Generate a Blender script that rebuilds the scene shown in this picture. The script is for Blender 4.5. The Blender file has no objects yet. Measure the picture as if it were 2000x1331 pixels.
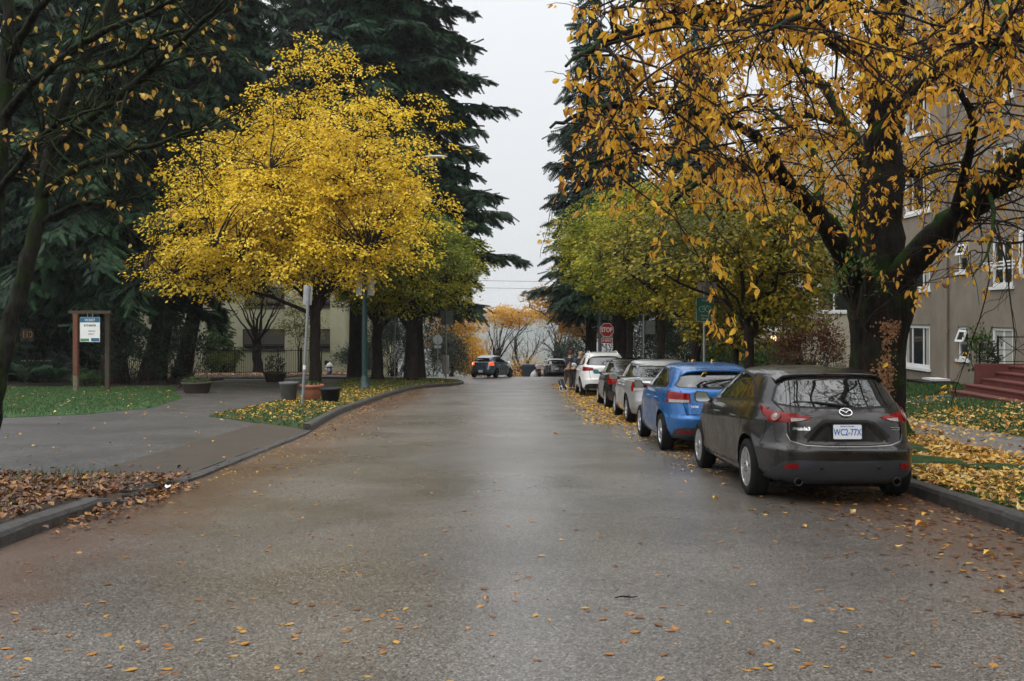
import bpy, bmesh, math, random
import numpy as np
from mathutils import Vector, Matrix
from mathutils.bvhtree import BVHTree

# ------------------------------------------------------------------ camera, sky, sun, exposure
scene = bpy.context.scene
CAMH = 1.6          # eye height over the road
F = 1944.0          # focal length in photo pixels (35 mm lens, 2000 px wide photo)
HORY = 610.0        # photo row of the true horizon
S = 0.0412          # the street runs downhill away from the camera
cam_d = bpy.data.cameras.new("camera"); cam = bpy.data.objects.new("camera", cam_d)
scene.collection.objects.link(cam); scene.camera = cam
cam.location = (0, 0, CAMH); cam.rotation_euler = (math.radians(90), 0, 0)
cam_d.lens = 35.0; cam_d.sensor_width = 36.0
cam_d.shift_y = (HORY - 665.5) / 2000.0
cam_d.clip_start = 0.05; cam_d.clip_end = 9000
cam_d.dof.use_dof = True; cam_d.dof.focus_distance = 19.0; cam_d.dof.aperture_fstop = 5.0

SUN_EL, SUN_AZ = math.radians(56), math.radians(215)
w = bpy.data.worlds.new("World"); scene.world = w; w.use_nodes = True
wn, wl = w.node_tree.nodes, w.node_tree.links
bgn = wn['Background']
sky = wn.new('ShaderNodeTexSky'); sky.sky_type = 'NISHITA'; sky.sun_disc = False
sky.sun_elevation = SUN_EL; sky.sun_rotation = SUN_AZ; sky.dust_density = 3.0; sky.air_density = 1.2
hsv = wn.new('ShaderNodeHueSaturation'); hsv.inputs['Saturation'].default_value = 0.22
wmix = wn.new('ShaderNodeMix'); wmix.data_type = 'RGBA'; wmix.inputs[0].default_value = 0.80
wmix.inputs[7].default_value = (7.55, 7.75, 8.0, 1)      # the even white of the cloud deck
wl.new(sky.outputs[0], hsv.inputs['Color']); wl.new(hsv.outputs[0], wmix.inputs[6])
# an overcast sky is about three times brighter overhead than at the horizon
wtc = wn.new('ShaderNodeTexCoord'); wsx = wn.new('ShaderNodeSeparateXYZ'); wl.new(wtc.outputs['Generated'], wsx.inputs[0])
wmx = wn.new('ShaderNodeMath'); wmx.operation = 'MAXIMUM'; wl.new(wsx.outputs[2], wmx.inputs[0]); wmx.inputs[1].default_value = 0.0
wpw = wn.new('ShaderNodeMath'); wpw.operation = 'POWER'; wl.new(wmx.outputs[0], wpw.inputs[0]); wpw.inputs[1].default_value = 2.0
wma = wn.new('ShaderNodeMath'); wma.operation = 'MULTIPLY_ADD'; wl.new(wpw.outputs[0], wma.inputs[0]); wma.inputs[1].default_value = 2.0; wma.inputs[2].default_value = 1.0
wsc = wn.new('ShaderNodeVectorMath'); wsc.operation = 'SCALE'; wl.new(wmix.outputs[2], wsc.inputs[0]); wl.new(wma.outputs[0], wsc.inputs['Scale'])
wl.new(wsc.outputs[0], bgn.inputs['Color']); bgn.inputs['Strength'].default_value = 0.100
sd = bpy.data.lights.new("sun", 'SUN'); sd.energy = 1.5; sd.angle = math.radians(115); sd.color = (1, 0.96, 0.9)
sun = bpy.data.objects.new("sun", sd); scene.collection.objects.link(sun)
_dir = Vector((math.sin(SUN_AZ) * math.cos(SUN_EL), math.cos(SUN_AZ) * math.cos(SUN_EL), math.sin(SUN_EL)))
sun.rotation_euler = _dir.to_track_quat('Z', 'Y').to_euler()
scene.view_settings.view_transform = 'Standard'; scene.view_settings.look = 'None'
scene.view_settings.gamma = 1.0; scene.view_settings.exposure = 0.21; scene.view_settings.use_curve_mapping = False

# ------------------------------------------------------------------ helpers
rng = np.random.default_rng(7)
random.seed(7)
COL = scene.collection
rad = math.radians

def P(px, py, Y):
    return Vector(((px - 1000) / F * Y, Y, CAMH + (HORY - py) / F * Y))

def sstep(a, b, x):
    t = np.clip((np.asarray(x, float) - a) / (b - a), 0, 1)
    return t * t * (3 - 2 * t)

def gz(X, Y):
    """height of the road plane and of the land that follows it"""
    X = np.asarray(X, float); Y = np.asarray(Y, float)
    z = -S * Y
    e = np.clip(Y - 66, 0, 12)
    drop = 0.0042 * e * e + np.clip(Y - 78, 0, 400) * 0.1008
    wgt = 1 - sstep(6, 13, np.abs(X + 0.0))
    farw = sstep(95, 130, Y)
    return z - drop * np.maximum(wgt, farw)

def rise(X):
    return 0.13 + 0.42 * sstep(5.2, 14, X)      # verge and lawn on the right climb to the houses

def G(px, py, off=0.0):
    Y = (CAMH - off) * F / (py - 690.0)
    return ((px - 1000) / F * Y, Y)

def poly_sd(px, py, poly):
    """signed distance to a polygon, positive inside"""
    poly = np.asarray(poly, float); n = len(poly); d = np.full(px.shape, 1e9); ins = np.zeros(px.shape, bool)
    for i in range(n):
        a, b = poly[i], poly[(i + 1) % n]; ab = b - a
        t = np.clip(((px - a[0]) * ab[0] + (py - a[1]) * ab[1]) / (ab @ ab), 0, 1)
        d = np.minimum(d, np.hypot(px - a[0] - t * ab[0], py - a[1] - t * ab[1]))
        c = (a[1] > py) != (b[1] > py)
        with np.errstate(divide='ignore', invalid='ignore'): xi = (b[0] - a[0]) * (py - a[1]) / (b[1] - a[1]) + a[0]
        ins ^= c & (px < xi)
    return np.where(ins, d, -d)

def link(o, parent=None):
    COL.objects.link(o)
    if parent is not None: o.parent = parent
    return o

def tag(o, label=None, cat=None, group=None, kind=None):
    if label: o['label'] = label
    if cat: o['category'] = cat
    if group: o['group'] = group
    if kind: o['kind'] = kind
    return o

def empty(name, loc, rot=(0, 0, 0)):
    o = bpy.data.objects.new(name, None); o.location = loc; o.rotation_euler = rot
    o.empty_display_size = 0.2
    return link(o)

def copy_tree(o, parent=None):
    c = o.copy(); COL.objects.link(c); c.parent = parent
    for ch in list(o.children): copy_tree(ch, c)
    return c

class MB:
    """collects simple shapes and links them as one mesh object"""
    def __init__(s): s.v = []; s.f = []; s.m = []; s.smooth = []
    def add(s, verts, faces, mi=0, smooth=False):
        b = len(s.v); s.v += [tuple(p) for p in verts]
        for f in faces:
            s.f.append([b + i for i in f]); s.m.append(mi); s.smooth.append(smooth)
        return s
    def box(s, x0, x1, y0, y1, z0, z1, mi=0, M=None):
        vs = [Vector(p) for p in ((x0,y0,z0),(x1,y0,z0),(x1,y1,z0),(x0,y1,z0),(x0,y0,z1),(x1,y0,z1),(x1,y1,z1),(x0,y1,z1))]
        if M is not None: vs = [M @ p for p in vs]
        return s.add(vs, [(3,2,1,0),(4,5,6,7),(0,1,5,4),(1,2,6,5),(2,3,7,6),(3,0,4,7)], mi)
    def tube(s, pts, rr, n=8, mi=0, cap=True, smooth=True):
        pts = [Vector(p) for p in pts]
        if not hasattr(rr, '__len__'): rr = [rr] * len(pts)
        vs = []; fs = []
        ref = Vector((0, 0, 1)) if abs((pts[-1] - pts[0]).normalized().z) < 0.9 else Vector((1, 0, 0))
        for i, p in enumerate(pts):
            t = (pts[min(i + 1, len(pts) - 1)] - pts[max(i - 1, 0)]).normalized()
            a = t.cross(ref).normalized(); b = a.cross(t)
            for k in range(n):
                th = 2 * math.pi * k / n
                vs.append(p + (a * math.cos(th) + b * math.sin(th)) * rr[i])
        for i in range(len(pts) - 1):
            for k in range(n):
                fs.append((i * n + k, i * n + (k + 1) % n, (i + 1) * n + (k + 1) % n, (i + 1) * n + k))
        s.add(vs, fs, mi, smooth)
        if cap:
            s.add(vs[:n], [tuple(range(n))], mi); s.add(vs[-n:], [tuple(range(n - 1, -1, -1))], mi)
        return s
    def lathe(s, prof, n=24, mi=0, M=None, smooth=True, cap=False):
        """profile of (radius, height) turned about z"""
        vs = []; fs = []
        for r, z in prof:
            for k in range(n):
                a = 2 * math.pi * k / n; vs.append(Vector((r * math.cos(a), r * math.sin(a), z)))
        for i in range(len(prof) - 1):
            for k in range(n):
                fs.append((i * n + k, i * n + (k + 1) % n, (i + 1) * n + (k + 1) % n, (i + 1) * n + k))
        if cap:
            fs.append(tuple(range(n - 1, -1, -1))); fs.append(tuple(range((len(prof) - 1) * n, len(prof) * n)))
        if M is not None: vs = [M @ p for p in vs]
        return s.add(vs, fs, mi, smooth)
    def prism(s, poly, z0, z1, mi=0, M=None):
        n = len(poly); vs = [Vector((p[0], p[1], z0)) for p in poly] + [Vector((p[0], p[1], z1)) for p in poly]
        if M is not None: vs = [M @ p for p in vs]
        fs = [tuple(range(n - 1, -1, -1)), tuple(range(n, 2 * n))] + [(i, (i + 1) % n, n + (i + 1) % n, n + i) for i in range(n)]
        return s.add(vs, fs, mi)
    def build(s, name, mats, parent=None, bevel=0.0):
        me = bpy.data.meshes.new(name); me.from_pydata(s.v, [], s.f)
        for m in (mats if isinstance(mats, (list, tuple)) else [mats]): me.materials.append(m)
        me.polygons.foreach_set('material_index', s.m); me.polygons.foreach_set('use_smooth', s.smooth)
        me.update()
        if bevel > 0:
            bm = bmesh.new(); bm.from_mesh(me)
            bmesh.ops.remove_doubles(bm, verts=bm.verts, dist=1e-5)
            ed = [e for e in bm.edges if len(e.link_faces) == 2 and e.calc_face_angle(0) > 0.6]
            bmesh.ops.bevel(bm, geom=ed, offset=bevel, segments=2, affect='EDGES', profile=0.7, clamp_overlap=True)
            bm.to_mesh(me); bm.free()
        return link(bpy.data.objects.new(name, me), parent)

def np_mesh(name, V, loops, starts, mats, parent=None, smooth=False, mi=None):
    me = bpy.data.meshes.new(name)
    me.vertices.add(len(V)); me.vertices.foreach_set('co', np.ascontiguousarray(V, np.float32).ravel())
    me.loops.add(len(loops)); me.loops.foreach_set('vertex_index', np.asarray(loops, np.int32))
    me.polygons.add(len(starts)); me.polygons.foreach_set('loop_start', np.asarray(starts, np.int32))
    for m in (mats if isinstance(mats, (list, tuple)) else [mats]): me.materials.append(m)
    if mi is not None: me.polygons.foreach_set('material_index', np.asarray(mi, np.int32))
    me.polygons.foreach_set('use_smooth', np.full(len(starts), bool(smooth)))
    me.update(calc_edges=True); me.validate()
    if name is None: return me
    return link(bpy.data.objects.new(name, me), parent)

def unit(v):
    v = np.asarray(v, float); return v / np.maximum(np.linalg.norm(v, axis=-1, keepdims=True), 1e-9)

# leaf templates: vertices (along, across, up) and faces
T_QUAD = (np.array([(0, 0, 0), (.5, .5, .06), (1, 0, -.06), (.5, -.5, .06)]), [(0, 1, 2, 3)])
T_FOLD = (np.array([(0, 0, 0), (.4, .5, .12), (1, 0, -.1), (.4, -.5, .12), (.45, 0, 0)]), [(0, 4, 2, 1), (0, 3, 2, 4)])
T_LEAF = (np.array([(0, 0, 0), (.16, 0, .0), (.34, .40, .12), (.34, 0, .02), (.34, -.40, .12), (.62, .44, .1), (.62, 0, 0), (.62, -.44, .1),
                    (.85, .22, .0), (.85, 0, -.05), (.85, -.22, .0), (1.05, 0, -.14)]),
          [(1, 2, 3), (1, 3, 4), (3, 2, 5, 6), (4, 3, 6, 7), (6, 5, 8, 9), (7, 6, 9, 10), (9, 8, 11), (10, 9, 11)])
def _frond(n=6):
    v = [(0, 0, 0), (1, 0, -.12)]; f = []
    for i in range(n):
        t = (i + .2) / n
        L = .56 * (1 - t) ** .7 + .12
        for sg in (1, -1):
            b = len(v)
            v += [(t - .02, 0, -.12 * t), (t + .17, 0.01 * sg, -.12 * t), (t + .30 * (1 - t) + .10, sg * L, -.14 - .12 * t)]
            f.append((b, b + 1, b + 2) if sg < 0 else (b + 1, b, b + 2))
    b = len(v); v += [(.78, .06, -.1), (.78, -.06, -.1), (1.08, 0, -.16)]; f.append((b, b + 2, b + 1))
    return np.array(v[2:]), [tuple(i - 2 for i in q) for q in f]
T_FROND = _frond()
T_FLAT = (T_LEAF[0] * np.array([1, 1, .25]), T_LEAF[1])
T_SPRAY = _frond(8)
T_SPRAY[0][:, 1] *= np.where(np.abs(T_SPRAY[0][:, 1]) > .1, 1, .6)

def leaves(name, pos, axis, nrm, L, W, tmpl, mats, parent=None, mi=None):
    """one mesh of many separate leaves"""
    pos = np.asarray(pos, float); N = len(pos)
    tv, tf = tmpl; K = len(tv)
    ax = unit(axis); sd_ = unit(np.cross(nrm, ax)); up = np.cross(ax, sd_)
    L = np.broadcast_to(np.asarray(L, float), (N,)); W = np.broadcast_to(np.asarray(W, float), (N,))
    V = (pos[:, None, :] + ax[:, None, :] * (tv[None, :, 0, None] * L[:, None, None])
         + sd_[:, None, :] * (tv[None, :, 1, None] * W[:, None, None]) + up[:, None, :] * (tv[None, :, 2, None] * L[:, None, None]))
    fl = np.concatenate([np.array(f) for f in tf]); ln = np.array([len(f) for f in tf])
    st = np.concatenate([[0], np.cumsum(ln)[:-1]])
    loops = (np.arange(N)[:, None] * K + fl[None, :]).ravel()
    starts = (np.arange(N)[:, None] * len(fl) + st[None, :]).ravel()
    m = None if mi is None else np.repeat(mi, len(tf))
    return np_mesh(name, V.reshape(-1, 3), loops, starts, mats, parent, False, m)

class Wood:
    """many tapered tubes in one mesh"""
    def __init__(s): s.V = []; s.L = []; s.nv = 0; s.paths = []
    def tube(s, pts, r, n=5):
        pts = np.asarray(pts, float); m = len(pts)
        r = np.broadcast_to(np.asarray(r, float), (m,))
        t = np.gradient(pts, axis=0); t = unit(t)
        ref = np.array([0.31, 0.17, 0.93]) if abs(t[0, 2]) < .85 else np.array([1., .1, 0])
        a = unit(np.cross(t, ref)); b = np.cross(t, a)
        th = np.arange(n) * 2 * np.pi / n
        ring = pts[:, None, :] + r[:, None, None] * (np.cos(th)[None, :, None] * a[:, None, :] + np.sin(th)[None, :, None] * b[:, None, :])
        i = np.arange(m - 1)[:, None] * n; k = np.arange(n)[None, :]; k2 = (k + 1) % n
        q = np.stack([i + k, i + k2, i + n + k2, i + n + k], -1).reshape(-1, 4) + s.nv
        s.V.append(ring.reshape(-1, 3)); s.L.append(q); s.nv += m * n
        s.paths.append((pts, r))
    def build(s, name, m, parent=None):
        V = np.concatenate(s.V); q = np.concatenate(s.L)
        return np_mesh(name, V, q.ravel(), np.arange(len(q)) * 4, m, parent, True)

def curve_pts(p0, p1, sag=0.0, n=6, wob=0.0, rg=rng):
    t = np.linspace(0, 1, n)[:, None]
    p = np.asarray(p0) * (1 - t) + np.asarray(p1) * t
    p[:, 2] += sag * 4 * t[:, 0] * (1 - t[:, 0])
    if wob: p[1:-1] += rg.normal(0, wob, (n - 2, 3))
    return p

def smooth_path(pts, n):
    """Catmull-Rom through the points"""
    p = np.asarray(pts, float); k = len(p)
    ext = np.vstack([2 * p[0] - p[1], p, 2 * p[-1] - p[-2]])
    out = []
    for u in np.linspace(0, k - 1, n):
        i = min(int(u), k - 2); t = u - i
        a, b, c, d = ext[i], ext[i + 1], ext[i + 2], ext[i + 3]
        out.append(.5 * (2 * b + (c - a) * t + (2 * a - 5 * b + 4 * c - d) * t * t + (3 * b - a - 3 * c + d) * t ** 3))
    return np.array(out)

# ------------------------------------------------------------------ materials
def new_mat(name):
    m = bpy.data.materials.new(name); m.use_nodes = True
    nt = m.node_tree; b = nt.nodes['Principled BSDF']
    return m, nt.nodes, nt.links, b

def mat(name, col, rough=0.6, metal=0.0, spec=0.5, coat=0.0, var=0.0, scale=8.0, bump=0.0, bscale=60.0, col2=None, emit=None, estr=0.0):
    m, N, L, b = new_mat(name)
    b.inputs['Roughness'].default_value = rough; b.inputs['Metallic'].default_value = metal
    b.inputs['Specular IOR Level'].default_value = spec
    b.inputs['Base Color'].default_value = (*col, 1)
    if coat: b.inputs['Coat Weight'].default_value = coat; b.inputs['Coat Roughness'].default_value = 0.04
    if var or col2 is not None:
        tc = N.new('ShaderNodeTexCoord'); nz = N.new('ShaderNodeTexNoise')
        nz.inputs['Scale'].default_value = scale; nz.inputs['Detail'].default_value = 6; nz.inputs['Roughness'].default_value = 0.65
        L.new(tc.outputs['Object'], nz.inputs['Vector'])
        rp = N.new('ShaderNodeValToRGB'); rp.color_ramp.elements[0].position = .32; rp.color_ramp.elements[1].position = .68
        c2 = col2 if col2 is not None else tuple(min(1, c * (1 + var)) for c in col)
        c1 = tuple(c * (1 - var) for c in col) if col2 is None else col
        rp.color_ramp.elements[0].color = (*c1, 1); rp.color_ramp.elements[1].color = (*c2, 1)
        L.new(nz.outputs['Fac'], rp.inputs[0]); L.new(rp.outputs[0], b.inputs['Base Color'])
    if bump:
        tc2 = N.new('ShaderNodeTexCoord'); n2 = N.new('ShaderNodeTexNoise'); n2.inputs['Scale'].default_value = bscale; n2.inputs['Detail'].default_value = 4
        bp = N.new('ShaderNodeBump'); bp.inputs['Strength'].default_value = bump; bp.inputs['Distance'].default_value = 0.02
        L.new(tc2.outputs['Object'], n2.inputs['Vector']); L.new(n2.outputs['Fac'], bp.inputs['Height']); L.new(bp.outputs[0], b.inputs['Normal'])
    if emit: b.inputs['Emission Color'].default_value = (*emit, 1); b.inputs['Emission Strength'].default_value = estr
    return m

def leaf_mat(name, cols, pos=None, trans=0.35, rough=0.5, nscale=0.35, clump=None, spec=0.25):
    """cols: ramp over a random number per leaf; clump: second ramp colour mixed by a noise in space"""
    m, N, L, b = new_mat(name)
    out = N['Material Output']
    g = N.new('ShaderNodeNewGeometry'); rp = N.new('ShaderNodeValToRGB'); cr = rp.color_ramp
    pos = pos or list(np.linspace(0, 1, len(cols)))
    cr.elements[0].position = pos[0]; cr.elements[0].color = (*cols[0], 1)
    cr.elements[1].position = pos[-1]; cr.elements[1].color = (*cols[-1], 1)
    for p_, c in list(zip(pos, cols))[1:-1]:
        e = cr.elements.new(p_); e.color = (*c, 1)
    L.new(g.outputs['Random Per Island'], rp.inputs[0])
    c_out = rp.outputs[0]
    if clump is not None:
        tc = N.new('ShaderNodeTexCoord'); nz = N.new('ShaderNodeTexNoise'); nz.inputs['Scale'].default_value = nscale; nz.inputs['Detail'].default_value = 3
        L.new(tc.outputs['Object'], nz.inputs['Vector'])
        mr = N.new('ShaderNodeMapRange'); mr.inputs[1].default_value = .42; mr.inputs[2].default_value = .62
        L.new(nz.outputs['Fac'], mr.inputs[0])
        mx = N.new('ShaderNodeMix'); mx.data_type = 'RGBA'; L.new(mr.outputs[0], mx.inputs[0]); L.new(c_out, mx.inputs[6])
        mx.inputs[7].default_value = (*clump, 1); c_out = mx.outputs[2]
    tc3 = N.new('ShaderNodeTexCoord'); n3 = N.new('ShaderNodeTexNoise'); n3.inputs['Scale'].default_value = 38; n3.inputs['Detail'].default_value = 3      # blotches on each leaf
    L.new(tc3.outputs['Object'], n3.inputs['Vector']); r3 = N.new('ShaderNodeMapRange'); r3.inputs[1].default_value = .35; r3.inputs[2].default_value = .62; r3.inputs[3].default_value = .80; r3.inputs[4].default_value = 1.16
    L.new(n3.outputs['Fac'], r3.inputs[0]); m3 = N.new('ShaderNodeVectorMath'); m3.operation = 'SCALE'; L.new(c_out, m3.inputs[0]); L.new(r3.outputs[0], m3.inputs['Scale']); c_out = m3.outputs[0]
    b.inputs['Roughness'].default_value = rough; b.inputs['Specular IOR Level'].default_value = spec
    L.new(c_out, b.inputs['Base Color'])
    tr = N.new('ShaderNodeBsdfTranslucent'); L.new(c_out, tr.inputs['Color'])
    ms = N.new('ShaderNodeMixShader'); ms.inputs[0].default_value = trans
    L.new(b.outputs[0], ms.inputs[1]); L.new(tr.outputs[0], ms.inputs[2]); L.new(ms.outputs[0], out.inputs['Surface'])
    return m

def bark_mat(name, c1, c2, moss=None, mamt=0.5, scale=6.0):
    m, N, L, b = new_mat(name)
    tc = N.new('ShaderNodeTexCoord'); mp = N.new('ShaderNodeMapping'); mp.inputs['Scale'].default_value = (1, 1, .35)
    L.new(tc.outputs['Object'], mp.inputs[0])
    nz = N.new('ShaderNodeTexNoise'); nz.inputs['Scale'].default_value = scale; nz.inputs['Detail'].default_value = 8; nz.inputs['Roughness'].default_value = .7
    L.new(mp.outputs[0], nz.inputs['Vector'])
    rp = N.new('ShaderNodeValToRGB'); rp.color_ramp.elements[0].position = .35; rp.color_ramp.elements[1].position = .7
    rp.color_ramp.elements[0].color = (*c1, 1); rp.color_ramp.elements[1].color = (*c2, 1); L.new(nz.outputs['Fac'], rp.inputs[0])
    c = rp.outputs[0]
    if moss:
        g = N.new('ShaderNodeNewGeometry'); sx = N.new('ShaderNodeSeparateXYZ'); L.new(g.outputs['Normal'], sx.inputs[0])
        n2 = N.new('ShaderNodeTexNoise'); n2.inputs['Scale'].default_value = 2.3; n2.inputs['Detail'].default_value = 7; L.new(tc.outputs['Object'], n2.inputs['Vector'])
        ma = N.new('ShaderNodeMath'); ma.operation = 'MULTIPLY_ADD'; L.new(sx.outputs[2], ma.inputs[0]); ma.inputs[1].default_value = .30; L.new(n2.outputs['Fac'], ma.inputs[2])
        mr = N.new('ShaderNodeMapRange'); mr.inputs[1].default_value = 1.0 - mamt - .06; mr.inputs[2].default_value = 1.0 - mamt + .10; L.new(ma.outputs[0], mr.inputs[0])
        mx = N.new('ShaderNodeMix'); mx.data_type = 'RGBA'; L.new(mr.outputs[0], mx.inputs[0]); L.new(c, mx.inputs[6]); mx.inputs[7].default_value = (*moss, 1); c = mx.outputs[2]
    L.new(c, b.inputs['Base Color']); b.inputs['Roughness'].default_value = .9; b.inputs['Specular IOR Level'].default_value = .12
    vo = N.new('ShaderNodeTexVoronoi'); vo.inputs['Scale'].default_value = scale * 2.2; L.new(mp.outputs[0], vo.inputs['Vector'])
    ad = N.new('ShaderNodeMath'); ad.operation = 'ADD'; L.new(vo.outputs['Distance'], ad.inputs[0]); L.new(nz.outputs['Fac'], ad.inputs[1])
    bp = N.new('ShaderNodeBump'); bp.inputs['Strength'].default_value = .8; bp.inputs['Distance'].default_value = .04
    L.new(ad.outputs[0], bp.inputs['Height']); L.new(bp.outputs[0], b.inputs['Normal'])
    return m

def asphalt_mat(name, base, light, dark, stain=None, edges=None, rough=(.38, .6), fine=85.0, specks=1.0, wet=0.5):
    """fine aggregate, larger tone patches and leaf-rot stains towards the kerbs (edges = x positions)"""
    m, N, L, b = new_mat(name)
    tc = N.new('ShaderNodeTexCoord')
    vo = N.new('ShaderNodeTexVoronoi'); vo.inputs['Scale'].default_value = fine; L.new(tc.outputs['Object'], vo.inputs['Vector'])
    rp = N.new('ShaderNodeValToRGB'); cr = rp.color_ramp
    cr.elements[0].position = .0; cr.elements[0].color = (*dark, 1); cr.elements[1].position = 1.0; cr.elements[1].color = (*light, 1)
    e = cr.elements.new(.45); e.color = (*base, 1)
    e = cr.elements.new(.80); e.color = (*tuple(x * 1.25 for x in base), 1)
    sp = N.new('ShaderNodeSeparateColor'); L.new(vo.outputs['Color'], sp.inputs[0]); L.new(sp.outputs[0], rp.inputs[0])
    c = rp.outputs[0]
    n1 = N.new('ShaderNodeTexNoise'); n1.inputs['Scale'].default_value = .7; n1.inputs['Detail'].default_value = 7; n1.inputs['Roughness'].default_value = .6
    L.new(tc.outputs['Object'], n1.inputs['Vector'])
    mr = N.new('ShaderNodeMapRange'); mr.inputs[1].default_value = .3; mr.inputs[2].default_value = .7; mr.inputs[3].default_value = .72; mr.inputs[4].default_value = 1.25
    L.new(n1.outputs['Fac'], mr.inputs[0])
    mx = N.new('ShaderNodeMix'); mx.data_type = 'RGBA'; mx.blend_type = 'MULTIPLY'; mx.inputs[0].default_value = 1
    L.new(c, mx.inputs[6]); L.new(mr.outputs[0], mx.inputs[7]); c = mx.outputs[2]
    if stain:
        n2 = N.new('ShaderNodeTexNoise'); n2.inputs['Scale'].default_value = 2.4; n2.inputs['Detail'].default_value = 12; n2.inputs['Roughness'].default_value = .82
        L.new(tc.outputs['Object'], n2.inputs['Vector'])
        sx = N.new('ShaderNodeSeparateXYZ'); L.new(tc.outputs['Object'], sx.inputs[0])
        dist = None
        for ex in edges:
            s1 = N.new('ShaderNodeMath'); s1.operation = 'SUBTRACT'; L.new(sx.outputs[0], s1.inputs[0]); s1.inputs[1].default_value = ex
            s2 = N.new('ShaderNodeMath'); s2.operation = 'ABSOLUTE'; L.new(s1.outputs[0], s2.inputs[0])
            if dist is None: dist = s2
            else:
                s3 = N.new('ShaderNodeMath'); s3.operation = 'MINIMUM'; L.new(dist.outputs[0], s3.inputs[0]); L.new(s2.outputs[0], s3.inputs[1]); dist = s3
        m1 = N.new('ShaderNodeMapRange'); m1.inputs[1].default_value = 2.7; m1.inputs[2].default_value = .1; m1.inputs[3].default_value = -.34; m1.inputs[4].default_value = .46
        L.new(dist.outputs[0], m1.inputs[0])
        ad = N.new('ShaderNodeMath'); ad.operation = 'ADD'; L.new(m1.outputs[0], ad.inputs[0]); L.new(n2.outputs['Fac'], ad.inputs[1])
        m2 = N.new('ShaderNodeMapRange'); m2.inputs[1].default_value = .45; m2.inputs[2].default_value = .78; m2.inputs[4].default_value = .62; L.new(ad.outputs[0], m2.inputs[0])
        mx2 = N.new('ShaderNodeMix'); mx2.data_type = 'RGBA'; L.new(m2.outputs[0], mx2.inputs[0]); L.new(c, mx2.inputs[6]); mx2.inputs[7].default_value = (*stain, 1)
        c = mx2.outputs[2]
    L.new(c, b.inputs['Base Color'])
    n3 = N.new('ShaderNodeTexNoise'); n3.inputs['Scale'].default_value = .45; n3.inputs['Detail'].default_value = 5; L.new(tc.outputs['Object'], n3.inputs['Vector'])
    m3 = N.new('ShaderNodeMapRange'); m3.inputs[1].default_value = .35; m3.inputs[2].default_value = .65; m3.inputs[3].default_value = rough[0]; m3.inputs[4].default_value = rough[1]
    L.new(n3.outputs['Fac'], m3.inputs[0]); L.new(m3.outputs[0], b.inputs['Roughness'])
    b.inputs['Specular IOR Level'].default_value = wet
    bp = N.new('ShaderNodeBump'); bp.inputs['Strength'].default_value = .18; bp.inputs['Distance'].default_value = .004
    L.new(vo.outputs['Distance'], bp.inputs['Height']); L.new(bp.outputs[0], b.inputs['Normal'])
    return m

M = {}
M['road'] = asphalt_mat('wet_asphalt', (.096, .086, .074), (.245, .225, .20), (.020, .018, .016), stain=(.088, .038, .015), edges=(-4.3, 4.5), rough=(.26, .40), fine=95, wet=.8)
M['paving'] = asphalt_mat('worn_asphalt', (.038, .0355, .032), (.17, .16, .15), (.009, .008, .007), rough=(.45, .62), fine=70)
M['apron'] = mat('wet_brown_concrete', (.024, .018, .013), .5, col2=(.060, .047, .036), scale=2.5, bump=.25)
_n, _l = M['apron'].node_tree.nodes, M['apron'].node_tree.links      # brick-sized setts with dark joints
_bk = _n.new('ShaderNodeTexBrick'); _bk.inputs['Scale'].default_value = 1.0; _bk.inputs['Mortar Size'].default_value = .012; _bk.inputs['Brick Width'].default_value = .62; _bk.inputs['Row Height'].default_value = .62; _bk.offset = 0.0
_bk.inputs['Color1'].default_value = (.050, .034, .022, 1); _bk.inputs['Color2'].default_value = (.032, .023, .016, 1); _bk.inputs['Mortar'].default_value = (.010, .008, .006, 1)
_tc = _n.new('ShaderNodeTexCoord'); _l.new(_tc.outputs['Object'], _bk.inputs['Vector'])
_mx = _n.new('ShaderNodeMix'); _mx.data_type = 'RGBA'; _mx.inputs[0].default_value = .6
_l.new(_n['Principled BSDF'].inputs['Base Color'].links[0].from_socket, _mx.inputs[6]); _l.new(_bk.outputs['Color'], _mx.inputs[7]); _l.new(_mx.outputs[2], _n['Principled BSDF'].inputs['Base Color'])
M['kerb'] = mat('dark_kerb_concrete', (.020, .019, .018), .5, col2=(.060, .057, .053), scale=9, bump=.4, bscale=45)
M['soil'] = mat('leaf_mould', (.018, .013, .009), .9, col2=(.05, .032, .017), scale=5, bump=.5, bscale=30)
M['grass'] = mat('lawn', (.026, .060, .020), .85, col2=(.052, .102, .036), scale=3.0, bump=.9, bscale=55, spec=.2)
M['grass2'] = mat('verge_turf', (.022, .040, .012), .85, col2=(.05, .065, .022), scale=4.0, bump=.9, bscale=55, spec=.2)
M['ground'] = mat('earth', (.03, .032, .018), .95, col2=(.05, .055, .03), scale=.3)
M['walk'] = mat('wet_footpath_concrete', (.11, .10, .092), .55, col2=(.19, .175, .165), scale=2.5, bump=.2)
M['black'] = mat('black_plastic', (.010, .010, .011), .45, spec=.25)
M['rubber'] = mat('tyre_rubber', (.010, .010, .010), .8, spec=.15)
M['gap'] = mat('panel_gap', (.004, .004, .004), .8, spec=.1)
M['glass'] = mat('tinted_car_glass', (.008, .010, .010), .03, spec=.5)
M['glass'].node_tree.nodes['Principled BSDF'].inputs['IOR'].default_value = 1.85
M['chrome'] = mat('chrome', (.75, .75, .76), .16, metal=1)
M['alloy'] = mat('silver_alloy', (.50, .50, .51), .32, metal=.85)
M['dalloy'] = mat('dark_alloy', (.06, .06, .065), .4, metal=.7)
M['red_lens'] = mat('red_lens', (.24, .003, .003), .12, spec=.3, col2=(.13, .002, .002), scale=28)
M['dred_lens'] = mat('dark_red_lens', (.10, .006, .006), .12, coat=.6)
M['clear_lens'] = mat('clear_lens', (.42, .40, .39), .16, col2=(.22, .20, .20), scale=24)
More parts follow.
